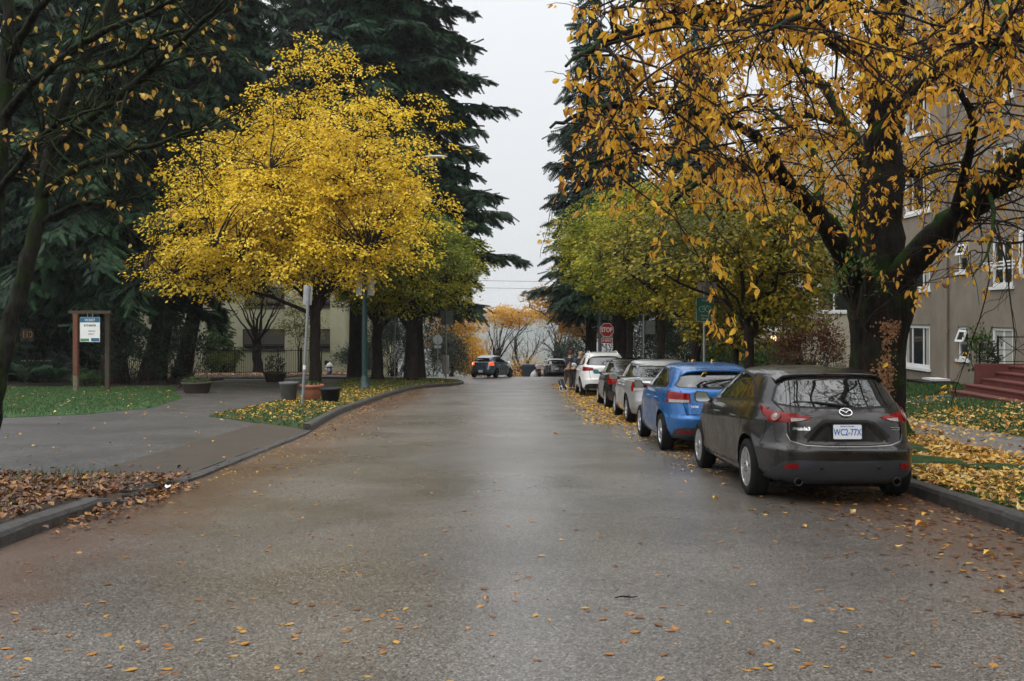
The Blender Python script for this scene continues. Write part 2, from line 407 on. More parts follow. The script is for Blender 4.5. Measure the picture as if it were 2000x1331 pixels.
M['white_plate'] = mat('plate_white', (.72, .74, .76), .4)
M['blue_ink'] = mat('plate_blue', (.03, .12, .42), .5)
M['galv'] = mat('galvanised_steel', (.26, .27, .275), .45, metal=.55, var=.15, scale=14)
M['signback'] = mat('sign_back_aluminium', (.40, .41, .42), .5, metal=.35, var=.12, scale=5)
M['signred'] = mat('sign_red', (.34, .012, .018), .45)
M['signgreen'] = mat('sign_green', (.012, .10, .062), .45)
M['white'] = mat('white_paint', (.76, .76, .75), .5, var=.06, scale=3)
M['wframe'] = mat('window_white_paint', (.74, .75, .76), .5, var=.05, scale=2)
M['black_ink'] = mat('black_ink', (.012, .012, .014), .6)
M['lamp_green'] = mat('lamp_post_green', (.006, .034, .030), .4, var=.2, scale=10)
M['wood_post'] = mat('weathered_red_post', (.10, .032, .016), .75, col2=(.15, .055, .028), scale=6, bump=.3)
M['wood_pale'] = mat('bare_grey_wood', (.13, .115, .07), .8, var=.3, scale=7)
M['wood_dark'] = mat('dark_wet_wood', (.045, .034, .022), .8, var=.3, scale=6)
M['win_glass'] = mat('house_window_glass', (.020, .024, .026), .04, spec=.7)
M['blind'] = mat('window_blind', (.10, .095, .085), .7)
M['curtain'] = mat('pale_curtain', (.36, .35, .32), .8, var=.15, scale=4)

# ------------------------------------------------------------------ the setting
def sheet(name, poly, off, m, step=1.5, skirt=0.25, kind='structure'):
    """a flat-ish piece of land that follows gz(), with a skirt down at its edge"""
    bm = bmesh.new()
    vs = [bm.verts.new((x, y, 0)) for x, y in poly]
    f = bm.faces.new(vs)
    if f.normal.z < 0: f.normal_flip()
    bm.faces.ensure_lookup_table()
    xs = [p[0] for p in poly]; ys = [p[1] for p in poly]
    for ax, lo, hi in ((0, min(xs), max(xs)), (1, min(ys), max(ys))):
        k = math.ceil((lo + 1e-3) / step)
        while k * step < hi - 1e-3:
            co = [0, 0, 0]; no = [0, 0, 0]; co[ax] = k * step; no[ax] = 1
            bmesh.ops.bisect_plane(bm, geom=bm.verts[:] + bm.edges[:] + bm.faces[:], plane_co=co, plane_no=no)
            k += 1
    bnd = [e for e in bm.edges if e.is_boundary]
    for v in bm.verts:
        o = off(v.co.x, v.co.y) if callable(off) else off
        v.co.z = float(gz(v.co.x, v.co.y)) + float(o)
    if skirt:
        r = bmesh.ops.extrude_edge_only(bm, edges=bnd)
        for v in [g for g in r['geom'] if isinstance(g, bmesh.types.BMVert)]: v.co.z -= skirt
    bmesh.ops.recalc_face_normals(bm, faces=bm.faces[:])
    me = bpy.data.meshes.new(name); bm.to_mesh(me); bm.free(); me.materials.append(m)
    for p in me.polygons: p.use_smooth = False
    o = link(bpy.data.objects.new(name, me)); o['kind'] = kind
    return o

# earth to the horizon
xs = np.concatenate([[-2600, -1200, -600, -300, -150, -100], np.arange(-66, 67, 3.0), [100, 150, 300, 600, 1200, 2600]])
ys = np.concatenate([[-80, -30], np.arange(-10, 132, 3.0), [160, 200, 260, 330, 420, 520, 800, 1300, 2000, 3200]])
gx, gy = np.meshgrid(xs, ys); zz = gz(gx, gy) - .14
zz = np.where(gy > 520, gz(gx, np.minimum(gy, 520)) - .14, zz)
V = np.stack([gx, gy, zz], -1).reshape(-1, 3); nx = len(xs)
i, j = np.meshgrid(np.arange(len(ys) - 1), np.arange(nx - 1), indexing='ij')
q = np.stack([i * nx + j, i * nx + j + 1, (i + 1) * nx + j + 1, (i + 1) * nx + j], -1).reshape(-1, 4)
o = np_mesh('ground', V, q.ravel(), np.arange(len(q)) * 4, M['ground'], None, True); o['kind'] = 'structure'

# far wooded hill across the water
hx = np.linspace(-2400, 2400, 90); hy = np.linspace(2100, 3150, 24)
HX, HY = np.meshgrid(hx, hy)
u = (HY - 2100) / 1050
HZ = -90 + 96 * np.sin(np.clip(u * 1.6, 0, 1) * np.pi / 2) * (.82 + .12 * np.sin(HX / 330 + .6) + .08 * np.sin(HX / 95 + 2)) + rng.normal(0, 1.6, HX.shape)
V = np.stack([HX, HY, HZ], -1).reshape(-1, 3); nx = len(hx)
i, j = np.meshgrid(np.arange(len(hy) - 1), np.arange(nx - 1), indexing='ij')
q = np.stack([i * nx + j, i * nx + j + 1, (i + 1) * nx + j + 1, (i + 1) * nx + j], -1).reshape(-1, 4)
o = np_mesh('hills', V, q.ravel(), np.arange(len(q)) * 4, mat('forested_hill', (.018, .032, .022), .9, col2=(.05, .07, .045), scale=.02), None, True); o['kind'] = 'structure'

KL = [(-4.1, 20.3), (-4.22, 21.6), (-4.5, 26), (-4.55, 30), (-4.55, 37.5), (-4.4, 43), (-3.95, 46.2), (-3.1, 48.2), (-2.65, 49.6), (-2.5, 52), (-2.9, 55), (-4.4, 58), (-7, 60), (-12, 60.8)]
KR = [(4.52, 3.5), (4.5, 20), (4.5, 40), (4.6, 53), (5.2, 57), (6.8, 59.6), (10, 60.6), (30, 61)]
sheet('road', [(-6.5, -9), (5.2, -9), (5.2, 54), (8, 61), (60, 61.5), (60, 72), (6.6, 72.5), (6.6, 240), (-5.6, 240), (-5.6, 73), (-14.5, 73), (-14.5, 60.5), (-6.5, 54)], 0.0, M['road'], 1.2)
sheet('paving', [(-46, 11.4), (-4.05, 11.4), (-3.98, 12.8), (-4.02, 19.4), (-4.2, 21.7), (-7.4, 24.4), (-7.7, 34), (-8.2, 45), (-9.2, 52), (-10, 60.6), (-14.6, 61), (-46, 61)], 0.035, M['paving'], 2.0)
sheet('pavement_apron', [(-5.5, 12.3), (-4.16, 12.0), (-4.13, 19.6), (-4.3, 21.6), (-5.6, 22.4)], 0.048, M['apron'], 1.0, .04)
lawn_poly = [(-46, 24.0), (-12.2, 24.1), (-10.9, 25.3), (-10.3, 28.4), (-11.4, 34.5), (-13.6, 40), (-15.0, 44.8), (-46, 45.5)]
lawn_off_v = lambda x, y: .047 + .055 * sstep(0, .7, poly_sd(np.asarray(x), np.asarray(y), lawn_poly))
lawn_off = lambda x, y: .047 + .055 * float(sstep(0, .7, poly_sd(np.array([x]), np.array([y]), lawn_poly)[0]))
sheet('lawn_left', lawn_poly, lawn_off, M['grass'], .9)
sheet('soil_bed', [(-46, 45.3), (-14.9, 44.6), (-16.5, 50), (-16.8, 58), (-46, 59)], 0.12, M['soil'], 2.0)
sheet('grass_strip', [(-46, 61.0), (-14.6, 61.0), (-14.6, 73), (-13, 82), (-46, 82)], 0.10, M['soil'], 3.0)
verge_poly = [(-4.3, 20.4), (-4.35, 21.6), (-4.63, 26), (-4.68, 30), (-4.68, 37.5), (-4.52, 43), (-4.05, 46.3), (-3.2, 48.3), (-2.78, 49.7), (-2.64, 52), (-3.0, 55), (-4.5, 57.9), (-7, 59.8), (-10, 60.4), (-9.1, 52), (-8.1, 45), (-7.6, 34), (-7.5, 24.6)]
verge_off_v = lambda x, y: np.where((np.asarray(x) > -5.0) & (np.asarray(y) > 22.6), .12, .052 + .068 * sstep(0, .9, poly_sd(np.asarray(x), np.asarray(y), verge_poly)))
verge_off = lambda x, y: .12 if x > -5.0 and y > 22.6 else .052 + .068 * float(sstep(0, .9, poly_sd(np.array([x]), np.array([y]), verge_poly)[0]))
sheet('verge_left', verge_poly, verge_off, M['grass2'], .9)
bed_poly = [(-30, 5), (-4.33, 5), (-4.33, 9.6), (-4.28, 10.6), (-4.5, 11.0), (-5.4, 11.7), (-6.5, 12.6), (-8, 12.9), (-30, 13.2)]
sheet('leaf_bed', bed_poly, lambda x, y: .035 + .075 * (1 - float(sstep(9.7, 10.6, y))), M['soil'], .5)
right_poly = [(4.64, 2.5), (40, 2.5), (40, 61.2), (30, 60.8), (10, 60.4), (6.9, 59.4), (5.3, 56.9), (4.72, 53), (4.62, 40), (4.62, 20)]
sheet('lawn_right', right_poly, lambda x, y: rise(x), M['grass'], 1.0)
sheet('footpath', [(6.75, 2.6), (8.25, 2.6), (8.2, 30), (8.1, 58.5), (6.7, 58.5), (6.75, 30)], lambda x, y: rise(x) + .006, M['walk'], 1.0, .03)
sheet('path', [(8.2, 24.6), (11.6, 24.7), (11.6, 26.6), (8.2, 26.4)], lambda x, y: rise(x) + .007, M['walk'], .7, .03)

def kerb(name, pts, h, wdt=.15, side=1, ends=0.0):
    """side=+1: the pavement lies to the left of the walking direction"""
    p = np.asarray(pts, float); seg = np.r_[0, np.cumsum(np.linalg.norm(np.diff(p, axis=0), axis=1))]
    n = max(int(seg[-1] / .3), 4); u = np.linspace(0, seg[-1], n)
    X = np.interp(u, seg, p[:, 0]); Y = np.interp(u, seg, p[:, 1])
    ker = np.ones(7) / 7
    if n > 20:
        X[3:-3] = np.convolve(X, ker, 'valid'); Y[3:-3] = np.convolve(Y, ker, 'valid')
    X = X + rng.normal(0, .006, n)
    t = np.stack([np.gradient(X), np.gradient(Y)], -1); t = unit(t); nr = np.stack([-t[:, 1], t[:, 0]], -1) * side
    prof = [(-.015, -.12), (-.008, h - .05), (.012, h - .012), (.045, h), (wdt, h), (wdt, -.12)]
    K = len(prof); V = np.zeros((n, K, 3))
    hh = np.ones(n)
    if ends:
        hh = np.clip(np.minimum(u, 1e9) / 1e-6, 0, 1) * np.clip((seg[-1] - u) / ends, .15, 1)
    jit = rng.normal(0, .004, n)
    for k, (a, z) in enumerate(prof):
        V[:, k, 0] = X + nr[:, 0] * a; V[:, k, 1] = Y + nr[:, 1] * a
        V[:, k, 2] = gz(X, Y) + (z * hh if z > 0 else z) + (jit if z > 0 else 0)
    i, k = np.meshgrid(np.arange(n - 1), np.arange(K - 1), indexing='ij')
    q = np.stack([i * K + k, i * K + k + 1, (i + 1) * K + k + 1, (i + 1) * K + k], -1).reshape(-1, 4)
    loops = list(q.ravel()); st = list(np.arange(len(q)) * 4)
    for base, rev in ((0, False), ((n - 1) * K, True)):
        st.append(len(loops)); r = list(range(base, base + K)); loops += r[::-1] if rev else r
    o = np_mesh(name, V.reshape(-1, 3), loops, st, M['kerb'], None, False); o['kind'] = 'structure'
    return o
kerb('kerb_near_left', [(-4.2, 4.5), (-4.2, 9.2), (-4.13, 10.7)], .14, side=1, ends=.5)
kerb('kerb_dropped', [(-4.12, 10.9), (-3.98, 12.8), (-4.0, 19.0), (-4.1, 20.2)], .045, side=1)
kerb('kerb_left', KL, .15, side=1)
kerb('kerb_right', KR, .15, side=-1)

# ------------------------------------------------------------------ buildings
def wall_open(mb, O, U, W_, H_, ops, depth=.12, mi=0, n=None):
    """a wall from O along U (unit) and up, with rectangular openings (u0,u1,z0,z1) and their reveals; n = inward unit"""
    O = Vector(O); U = Vector(U); n = Vector(n)
    us = sorted(set([0, W_] + [o_[0] for o_ in ops] + [o_[1] for o_ in ops])); zs = sorted(set([0, H_] + [o_[2] for o_ in ops] + [o_[3] for o_ in ops]))
    pt = lambda u_, z_, d_=0: O + U * u_ + Vector((0, 0, z_)) + n * d_
    for a in range(len(us) - 1):
        for b in range(len(zs) - 1):
            cu, cz = (us[a] + us[a + 1]) / 2, (zs[b] + zs[b + 1]) / 2
            if any(o_[0] < cu < o_[1] and o_[2] < cz < o_[3] for o_ in ops): continue
            mb.add([pt(us[a], zs[b]), pt(us[a + 1], zs[b]), pt(us[a + 1], zs[b + 1]), pt(us[a], zs[b + 1])], [(0, 1, 2, 3)], mi)
    for u0, u1, z0, z1 in ops:
        for A, B in (((u0, z0), (u1, z0)), ((u1, z0), (u1, z1)), ((u1, z1), (u0, z1)), ((u0, z1), (u0, z0))):
            mb.add([pt(*A), pt(*B), pt(*B, depth), pt(*A, depth)], [(0, 1, 2, 3)], mi)

def window(parent, O, U, n, u0, u1, z0, z1, bars=(), fr=.09, depth=.07, fm=None, sill=True, curtain=None, zbars=(), name='window', sash_open=False):
    """frame (mesh of the window itself) > pane, sill, curtain"""
    O = Vector(O); U = Vector(U); n = Vector(n); Z = Vector((0, 0, 1))
    R = Matrix((U, n, Z)).transposed().to_4x4(); R.translation = O
    fm = fm or M['wframe']
    mb = MB(); d0, d1 = .03, depth + .04
    mb.box(u0, u0 + fr, d0, d1, z0, z1, M=R); mb.box(u1 - fr, u1, d0, d1, z0, z1, M=R)
    mb.box(u0 + fr, u1 - fr, d0, d1, z0, z0 + fr, M=R); mb.box(u0 + fr, u1 - fr, d0, d1, z1 - fr, z1, M=R)
    for t in bars: c = u0 + (u1 - u0) * t; mb.box(c - .035, c + .035, d0 + .015, d1, z0 + fr, z1 - fr, M=R)
    for t in zbars: c = z0 + (z1 - z0) * t; mb.box(u0 + fr, u1 - fr, d0 + .018, d1, c - .045, c + .045, M=R)
    wdw = mb.build(name, fm, parent)
    g = MB(); g.box(u0 + fr * .6, u1 - fr * .6, depth, depth + .012, z0 + fr * .6, z1 - fr * .6, M=R); g.build('pane', M['win_glass'], wdw)
    if sill:
        s_ = MB(); s_.box(u0 - .08, u1 + .08, -.07, .025, z0 - .09, z0 - .002, M=R); s_.build('sill', fm, wdw)
    if curtain:
        for a, b in curtain: c = MB(); c.box(u0 + (u1 - u0) * a, u0 + (u1 - u0) * b, depth - .008, depth - .003, z0 + fr, z1 - fr, M=R); c.build('curtain', M['curtain'], wdw)
    if sash_open:
        um = (u0 + fr, u1 - fr); zt = z1 - fr - .04; zb = z0 + (z1 - z0) * .5
        T = R @ Matrix.Translation((0, .02, zt)) @ Matrix.Rotation(rad(-20), 4, 'X')
        h_ = zt - zb; s2 = MB()
        s2.box(um[0], um[0] + .07, -.05, 0, -h_, 0, M=T); s2.box(um[1] - .07, um[1], -.05, 0, -h_, 0, M=T)
        s2.box(um[0] + .07, um[1] - .07, -.05, 0, -.07, 0, M=T); s2.box(um[0] + .07, um[1] - .07, -.05, 0, -h_, -h_ + .07, M=T)
        so = s2.build('sash', fm, wdw)
        g2 = MB(); g2.box(um[0] + .05, um[1] - .05, -.03, -.02, -h_ + .05, -.05, M=T); g2.build('pane', M['win_glass'], wdw)
    return wdw

# grey stucco block on the right: street front in the plane X = 14.7
FX = 14.7
M['stucco'] = mat('grey_brown_stucco', (.205, .172, .138), .85, col2=(.25, .215, .176), scale=1.3, bump=.5, bscale=35, spec=.2)
def streaks(m, lo=.87, hi=1.04):
    """rain streaks and damp patches running down a wall"""
    N, L = m.node_tree.nodes, m.node_tree.links; b = N['Principled BSDF']; src = b.inputs['Base Color'].links[0].from_socket
    tc = N.new('ShaderNodeTexCoord'); mp = N.new('ShaderNodeMapping'); mp.inputs['Scale'].default_value = (1.0, 1.0, .34); L.new(tc.outputs['Object'], mp.inputs[0])
    nz = N.new('ShaderNodeTexNoise'); nz.inputs['Scale'].default_value = 1.4; nz.inputs['Detail'].default_value = 8; nz.inputs['Roughness'].default_value = .7; L.new(mp.outputs[0], nz.inputs['Vector'])
    mr = N.new('ShaderNodeMapRange'); mr.inputs[1].default_value = .36; mr.inputs[2].default_value = .60; mr.inputs[3].default_value = lo; mr.inputs[4].default_value = hi; L.new(nz.outputs['Fac'], mr.inputs[0])
    sc = N.new('ShaderNodeVectorMath'); sc.operation = 'SCALE'; L.new(src, sc.inputs[0]); L.new(mr.outputs[0], sc.inputs['Scale']); L.new(sc.outputs[0], b.inputs['Base Color'])
streaks(M['stucco'])
M['stucco_red'] = mat('red_step_paint', (.105, .027, .021), .6, col2=(.14, .042, .033), scale=3, bump=.1)
gb = empty('apartment_building', (FX, 30, float(gz(FX, 30)) + .5))
tag(gb, 'grey brown stucco apartment block with white framed windows behind the mossy tree', 'building')
by0, by1, bz0, bz1 = 12.0, 38.4, -1.6, 14.5
fu = lambda px: by1 - FX * F / (px - 1000)          # along the front, measured from the far corner
winspec = []
for k in range(5):
    dz = 2.8 * k
    winspec.append((fu(1765), fu(1816), -.41 + dz, 1.15 + dz, 'big'))
    winspec.append((fu(1871), fu(1891), .06 + dz + (0.05 if k else 0), 1.13 + dz, 'small'))
    if k == 0: winspec.append((fu(1937), fu(1978), -.95, 1.14, 'door'))
    else: winspec.append((fu(1937), fu(1978), -.43 + dz, 1.0 + dz, 'mid'))
    winspec.append((by1 - 25.2, by1 - 23.2, -.41 + dz, 1.15 + dz, 'mid'))
    winspec.append((by1 - 20.0, by1 - 18.0, -.41 + dz, 1.15 + dz, 'mid'))
R0 = Matrix.Translation(-gb.location)
O_ = Vector((FX, by1, 0)); U_ = (0, -1, 0); N_ = (1, 0, 0)
gbi = lambda o: setattr(o, 'matrix_parent_inverse', Matrix.Translation(-gb.location)) or o
mb = MB(); wall_open(mb, (FX, by1, bz0), U_, by1 - by0, bz1 - bz0, [(a, b, c - bz0, d - bz0) for a, b, c, d, _ in winspec], .13, 0, N_)
mb.add([(FX, by1, bz0), (FX + 13, by1, bz0), (FX + 13, by1, bz1), (FX, by1, bz1)], [(0, 1, 2, 3)])
mb.add([(FX + 13, by1, bz0), (FX + 13, by0, bz0), (FX + 13, by0, bz1), (FX + 13, by1, bz1)], [(0, 1, 2, 3)])
mb.add([(FX, by0, bz0), (FX + 13, by0, bz0), (FX + 13, by0, bz1), (FX, by0, bz1)], [(0, 1, 2, 3)])
gbi(mb.build('wall', M['stucco'], gb))
mb = MB(); mb.box(FX - .25, FX + 13.2, by0 - .2, by1 + .2, bz1 + .002, bz1 + .35); gbi(mb.build('roof', M['stucco'], gb))
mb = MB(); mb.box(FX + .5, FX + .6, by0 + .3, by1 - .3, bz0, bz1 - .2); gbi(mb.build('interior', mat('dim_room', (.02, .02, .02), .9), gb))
for a, b, c, d, kd in winspec:
    if kd == 'big': wdw = window(gb, O_, U_, N_, a, b, c, d, (.30, .72), .13, curtain=((.06, .16), (.80, .93)))
    elif kd == 'small': wdw = window(gb, O_, U_, N_, a, b, c, d, (), .09, zbars=(.5,), sash_open=(c < 4))
    elif kd == 'door': wdw = window(gb, O_, U_, N_, a, b, c, d, (.52,), .10, sill=False, name='door', curtain=((.1, .48), (.56, .92)))
    else: wdw = window(gb, O_, U_, N_, a, b, c, d, (.5,), .12)
    gbi(wdw)
    lb = MB(); lb.box(FX - .03, FX + .0, by1 - b - .03, by1 - a + .03, d + .005, d + .05); gbi(lb.build('lintel', M['stucco'], gb))
yp = FX * F / 853
mb = MB(); mb.tube([(FX - .09, yp, -.86), (FX - .09, yp, bz1)], .055, 10)
for k in range(5): mb.tube([(FX - .09, yp, .9 + 2.8 * k), (FX - .09, yp, 1.02 + 2.8 * k)], .075, 10)
gbi(mb.build('downpipe', M['stucco'], gb))
zl = lambda x, y: float(gz(x, y) + rise(x))
mb = MB(); mb.box(FX - 1.1, FX - .02, yp - .8, yp + .8, zl(FX, yp) - .3, zl(FX, yp) + .13); mb.box(FX - .7, FX - .1, yp - .4, yp + .5, zl(FX, yp) + .134, zl(FX, yp) + .2, 1)
tag(mb.build('drain_cover', [M['black'], M['white']], None, .01), 'low dark drain box with a white lid under the downpipe', 'drain')

# red steps
st = empty('entrance_steps', (11.5, 24, zl(11.5, 24))); tag(st, 'brick red painted entrance steps with a parapet in front of the grey block', 'steps')
sti = lambda o: setattr(o, 'matrix_parent_inverse', Matrix.Translation(-st.location)) or o
g0 = zl(11.8, 26.1) - .02; yf = 26.1; yn = 20.0
for k in range(5):
    mb = MB(); x0 = 11.5 + .36 * k; top = g0 + .165 * (k + 1)
    far = yf if k < 2 else yf - .20
    mb.box(x0, (x0 + .36 if k < 4 else FX - .03), yn + .3, far - .003 * k, g0 - .5, top - .045); mb.box(x0 - .025, (x0 + .358 if k < 4 else FX - .03), yn + .28, far - .003 * k + .002, top - .042, top)
    sti(mb.build('step' if k < 4 else 'landing', M['stucco_red'], st, .008))
mb = MB(); mb.box(12.12, FX - .02, yf - .19, yf + .02, g0 - .5, g0 + .86); sti(mb.build('parapet', M['stucco_red'], st, .012))
mb = MB(); mb.box(12.1, 12.5, yn - .15, yn + .26, g0 - .5, g0 + .92); mb.box(12.06, 12.55, yn - .2, yn + .31, g0 + .923, g0 + .98); sti(mb.build('pillar', M['stucco_red'], st, .012))
rl = empty('iron_railing', (12.3, yf - .08, g0 + .86)); tag(rl, 'black wrought iron railing with scrolls on the red step parapet', 'railing')
rli = lambda o: setattr(o, 'matrix_parent_inverse', Matrix.Translation(-rl.location)) or o
def scroll(mb, cx, cz, r, y, flip=1, r0=.02):
    pts = []
    for k in range(26):
        a = k / 25 * 3.6 * math.pi; rr = r * (1 - .78 * k / 25); pts.append((cx + flip * rr * math.cos(a), y, cz + rr * math.sin(a)))
    mb.tube(pts, .008, 5)
zr = g0 + .86; yy = yf - .08
for (xa, xb, hh) in ((12.22, 12.70, .52), (12.70, 14.62, .70)):
    mb = MB(); mb.tube([(xa, yy, zr + hh), (xb, yy, zr + hh)], .016, 6); mb.tube([(xa, yy, zr + .06), (xb, yy, zr + .06)], .012, 6)
    mb.tube([(xa, yy, zr + hh * .52), (xb, yy, zr + hh * .52)], .010, 6)
    nb = 2 if xb > 13 else 1
    for b in range(nb):
        p, q = xa + (xb - xa) * b / nb, xa + (xb - xa) * (b + 1) / nb; m_ = (p + q) / 2
        for (A, B) in (((p, zr + hh), (q, zr + .06)), ((p, zr + .06), (q, zr + hh))): mb.tube([(A[0], yy, A[1]), (B[0], yy, B[1])], .010, 5)
        scroll(mb, p + .10, zr + hh - .10, .085, yy); scroll(mb, q - .10, zr + .15, .085, yy, -1); scroll(mb, p + .09, zr + .14, .075, yy); scroll(mb, q - .09, zr + hh - .1, .08, yy, -1)
    rli(mb.build('rail_panel', M['black'], rl))
for xa, hh in ((12.22, .54), (12.70, .74), (14.62, .72)):
    mb = MB(); mb.box(xa - .018, xa + .018, yy - .018, yy + .018, zr - .02, zr + hh); rli(mb.build('post', M['black'], rl))

# white rails and the rounded blue board at the second floor window
sg = empty('wall_sign', (FX - .35, 28.4, 2.3)); tag(sg, 'blue board with a rounded white rim held by white rails on the grey wall', 'sign')
sgi = lambda o: setattr(o, 'matrix_parent_inverse', Matrix.Translation(-sg.location)) or o
def rrect(w_, h_, r, n=6):
    out = []
    for cx, cy, a0 in ((w_ / 2 - r, h_ / 2 - r, 0), (-w_ / 2 + r, h_ / 2 - r, 90), (-w_ / 2 + r, -h_ / 2 + r, 180), (w_ / 2 - r, -h_ / 2 + r, 270)):
        for k in range(n + 1): a = rad(a0 + 90 * k / n); out.append((cx + r * math.cos(a), cy + r * math.sin(a)))
    return out
Mf = lambda x, y, z: Matrix.Translation((x, y, z)) @ Matrix.Rotation(rad(90), 4, 'X')      # local xy -> facing the camera (-Y)
bx, bz_ = 14.35 + .75 - .38, 3.4
mb = MB(); mb.prism(rrect(1.5, 1.38, .14), 0, .10, 0, Mf(bx + .18, 27.8, bz_ - .17)); sgi(mb.build('rim', M['white'], sg))
mb = MB(); mb.prism(rrect(1.36, 1.24, .10), .101, .108, 0, Mf(bx + .18, 27.8, bz_ - .17)); sgi(mb.build('panel', mat('deep_blue_board', (.02, .03, .12), .4), sg))
mb = MB()
for k in range(3): mb.box(FX - .36, FX - .32, 27.85, 30.4, 2.86 + .10 * k, 2.90 + .10 * k)
mb.box(FX - .34, FX - .002, 28.0, 28.04, 2.84, 3.12); mb.box(FX - .34, FX - .002, 30.34, 30.38, 2.84, 3.12)
sgi(mb.build('rail', M['white'], sg))

# cream block further down the street
CX = 12.6; cy0, cy1, cz0, cz1 = 42.0, 78.0, -4, 9.0
M['cream'] = mat('cream_stucco', (.42, .38, .29), .85, col2=(.50, .46, .36), scale=1.2, bump=.3, bscale=30)
M['beige'] = mat('beige_stucco', (.32, .25, .17), .85, var=.1, scale=2)
streaks(M['cream'], .88)
cb = empty('apartment_building', (CX, 60, zl(CX, 60))); tag(cb, 'pale cream apartment block seen between the small street trees beyond the blue hatchback', 'building')
cbi = lambda o: setattr(o, 'matrix_parent_inverse', Matrix.Translation(-cb.location)) or o
cu = lambda px: cy1 - CX * F / (px - 1000)
ops = [(cu(1478), cu(1546), .76, 1.75), (cu(1402), cu(1448), -.98, .05), (cu(1402), cu(1450), 1.9, 3.2), (cu(1340), cu(1372), -1.4, -.3), (cu(1478), cu(1546), 3.6, 4.9)]
mb = MB(); wall_open(mb, (CX, cy1, cz0), U_, cy1 - cy0, cz1 - cz0, [(a, b, c - cz0, d - cz0) for a, b, c, d in ops], .12, 0, N_)
ops2 = [(.25, 1.75, 1.62, 2.75), (3.0, 5.0, 1.62, 2.75)]
wall_open(mb, (CX, cy0, cz0), (1, 0, 0), 12, cz1 - cz0, [(a, b, c - cz0, d - cz0) for a, b, c, d in ops2], .12, 0, (0, 1, 0))
mb.add([(CX, cy1, cz0), (CX + 12, cy1, cz0), (CX + 12, cy1, cz1), (CX, cy1, cz1)], [(0, 1, 2, 3)]); mb.add([(CX + 12, cy1, cz0), (CX + 12, cy0, cz0), (CX + 12, cy0, cz1), (CX + 12, cy1, cz1)], [(0, 1, 2, 3)])
cbi(mb.build('wall', M['cream'], cb))
mb = MB(); mb.box(CX - .2, CX + 12.2, cy0 - .2, cy1 + .2, cz1 + .002, cz1 + .3); cbi(mb.build('roof', M['beige'], cb))
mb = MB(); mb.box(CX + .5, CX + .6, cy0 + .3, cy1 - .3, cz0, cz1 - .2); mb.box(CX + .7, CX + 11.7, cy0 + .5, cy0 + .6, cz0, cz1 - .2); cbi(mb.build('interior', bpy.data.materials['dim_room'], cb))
Oc = (CX, cy1, 0)
for k, (a, b, c, d) in enumerate(ops): cbi(window(cb, Oc, U_, N_, a, b, c, d, (.33, .70) if k == 0 else (.5,), .12))
for (a, b, c, d) in ops2: cbi(window(cb, (CX, cy0, 0), (1, 0, 0), (0, 1, 0), a, b, c, d, (.5,), .07))
mb = MB(); mb.box(CX - 1.9, CX - .02, 43.5, 50.0, .30, .46); mb.box(CX - 1.85, CX - 1.6, 43.6, 43.85, zl(11, 44) - .2, .297); mb.box(CX - 1.85, CX - 1.6, 49.6, 49.85, zl(11, 49) - .2, .297)
cbi(mb.build('porch', M['beige'], cb))
yl = 46.5; pl_ = empty('porch_lamp', (10.9, 43.2, -.02)); tag(pl_, 'small lit porch lamp glowing beside the brown shrub', 'lamp')
pl_.location = P(1511, 667, 43.3)
mb = MB(); mb.lathe([(.02, .0), (.09, .02), (.12, .10), (.12, .20), (.05, .26)], 12, cap=True); mb.build('globe', mat('lit_globe', (.9, .75, .5), .4, emit=(1, .72, .38), estr=2.0), pl_)
mb = MB(); mb.box(-.03, .03, -.03, .03, -1.9, 0); mb.lathe([(.14, .262), (.06, .33), (.01, .36)], 12); mb.build('bracket', M['black'], pl_)

# olive-cream block behind the iron fence, left
LY = 80.0; lz0, lz1 = -4.2, 9.5; lx0, lx1 = -36.0, -13.6
M['olive'] = mat('olive_cream_brick', (.50, .49, .33), .85, col2=(.58, .57, .39), scale=1.5, bump=.25, bscale=20)
M['brown_trim'] = mat('brown_window_trim', (.055, .042, .033), .6)
lbd = empty('apartment_building', (-22, LY, float(gz(-22, LY)))); tag(lbd, 'olive cream low block with wide brown framed windows behind the iron fence', 'building')
lbi = lambda o: setattr(o, 'matrix_parent_inverse', Matrix.Translation(-lbd.location)) or o
lpx = lambda px: (px - 1000) / F * LY - lx0
lops = [(lpx(474), lpx(556), -1.45, .24), (lpx(608), lpx(656), -1.45, .24), (lpx(288), lpx(370), -1.45, .24), (lpx(478), lpx(556), 2.0, 3.6), (lpx(608), lpx(656), 2.0, 3.6), (lpx(288), lpx(370), 2.0, 3.6), (lpx(474), lpx(556), 5.4, 7.0), (lpx(608), lpx(656), 5.4, 7.0)]
mb = MB(); wall_open(mb, (lx0, LY, lz0), (1, 0, 0), lx1 - lx0, lz1 - lz0, [(a, b, c - lz0, d - lz0) for a, b, c, d in lops], .14, 0, (0, 1, 0))
mb.add([(lx1, LY, lz0), (lx1, LY + 8, lz0), (lx1, LY + 8, lz1), (lx1, LY, lz1)], [(0, 1, 2, 3)]); mb.add([(lx0, LY, lz0), (lx0, LY + 8, lz0), (lx0, LY + 8, lz1), (lx0, LY, lz1)], [(0, 1, 2, 3)])
mb.box(lx1 - .95, lx1 + .02, LY - .35, LY - .003, lz0, lz1)
mb.box(lx1 + .022, lx1 + 3.4, LY + 3.0, LY + 8, lz0, lz1)
lbi(mb.build('wall', M['olive'], lbd))
mb = MB(); mb.box(lx0 - .3, lx1 + 3.6, LY - .6, LY + 8.2, lz1 + .002, lz1 + .4); lbi(mb.build('roof', M['brown_trim'], lbd))
mb = MB(); mb.box(lx0 + .3, lx1 - .3, LY + .5, LY + .6, lz0, lz1 - .2); lbi(mb.build('interior', bpy.data.materials['dim_room'], lbd))
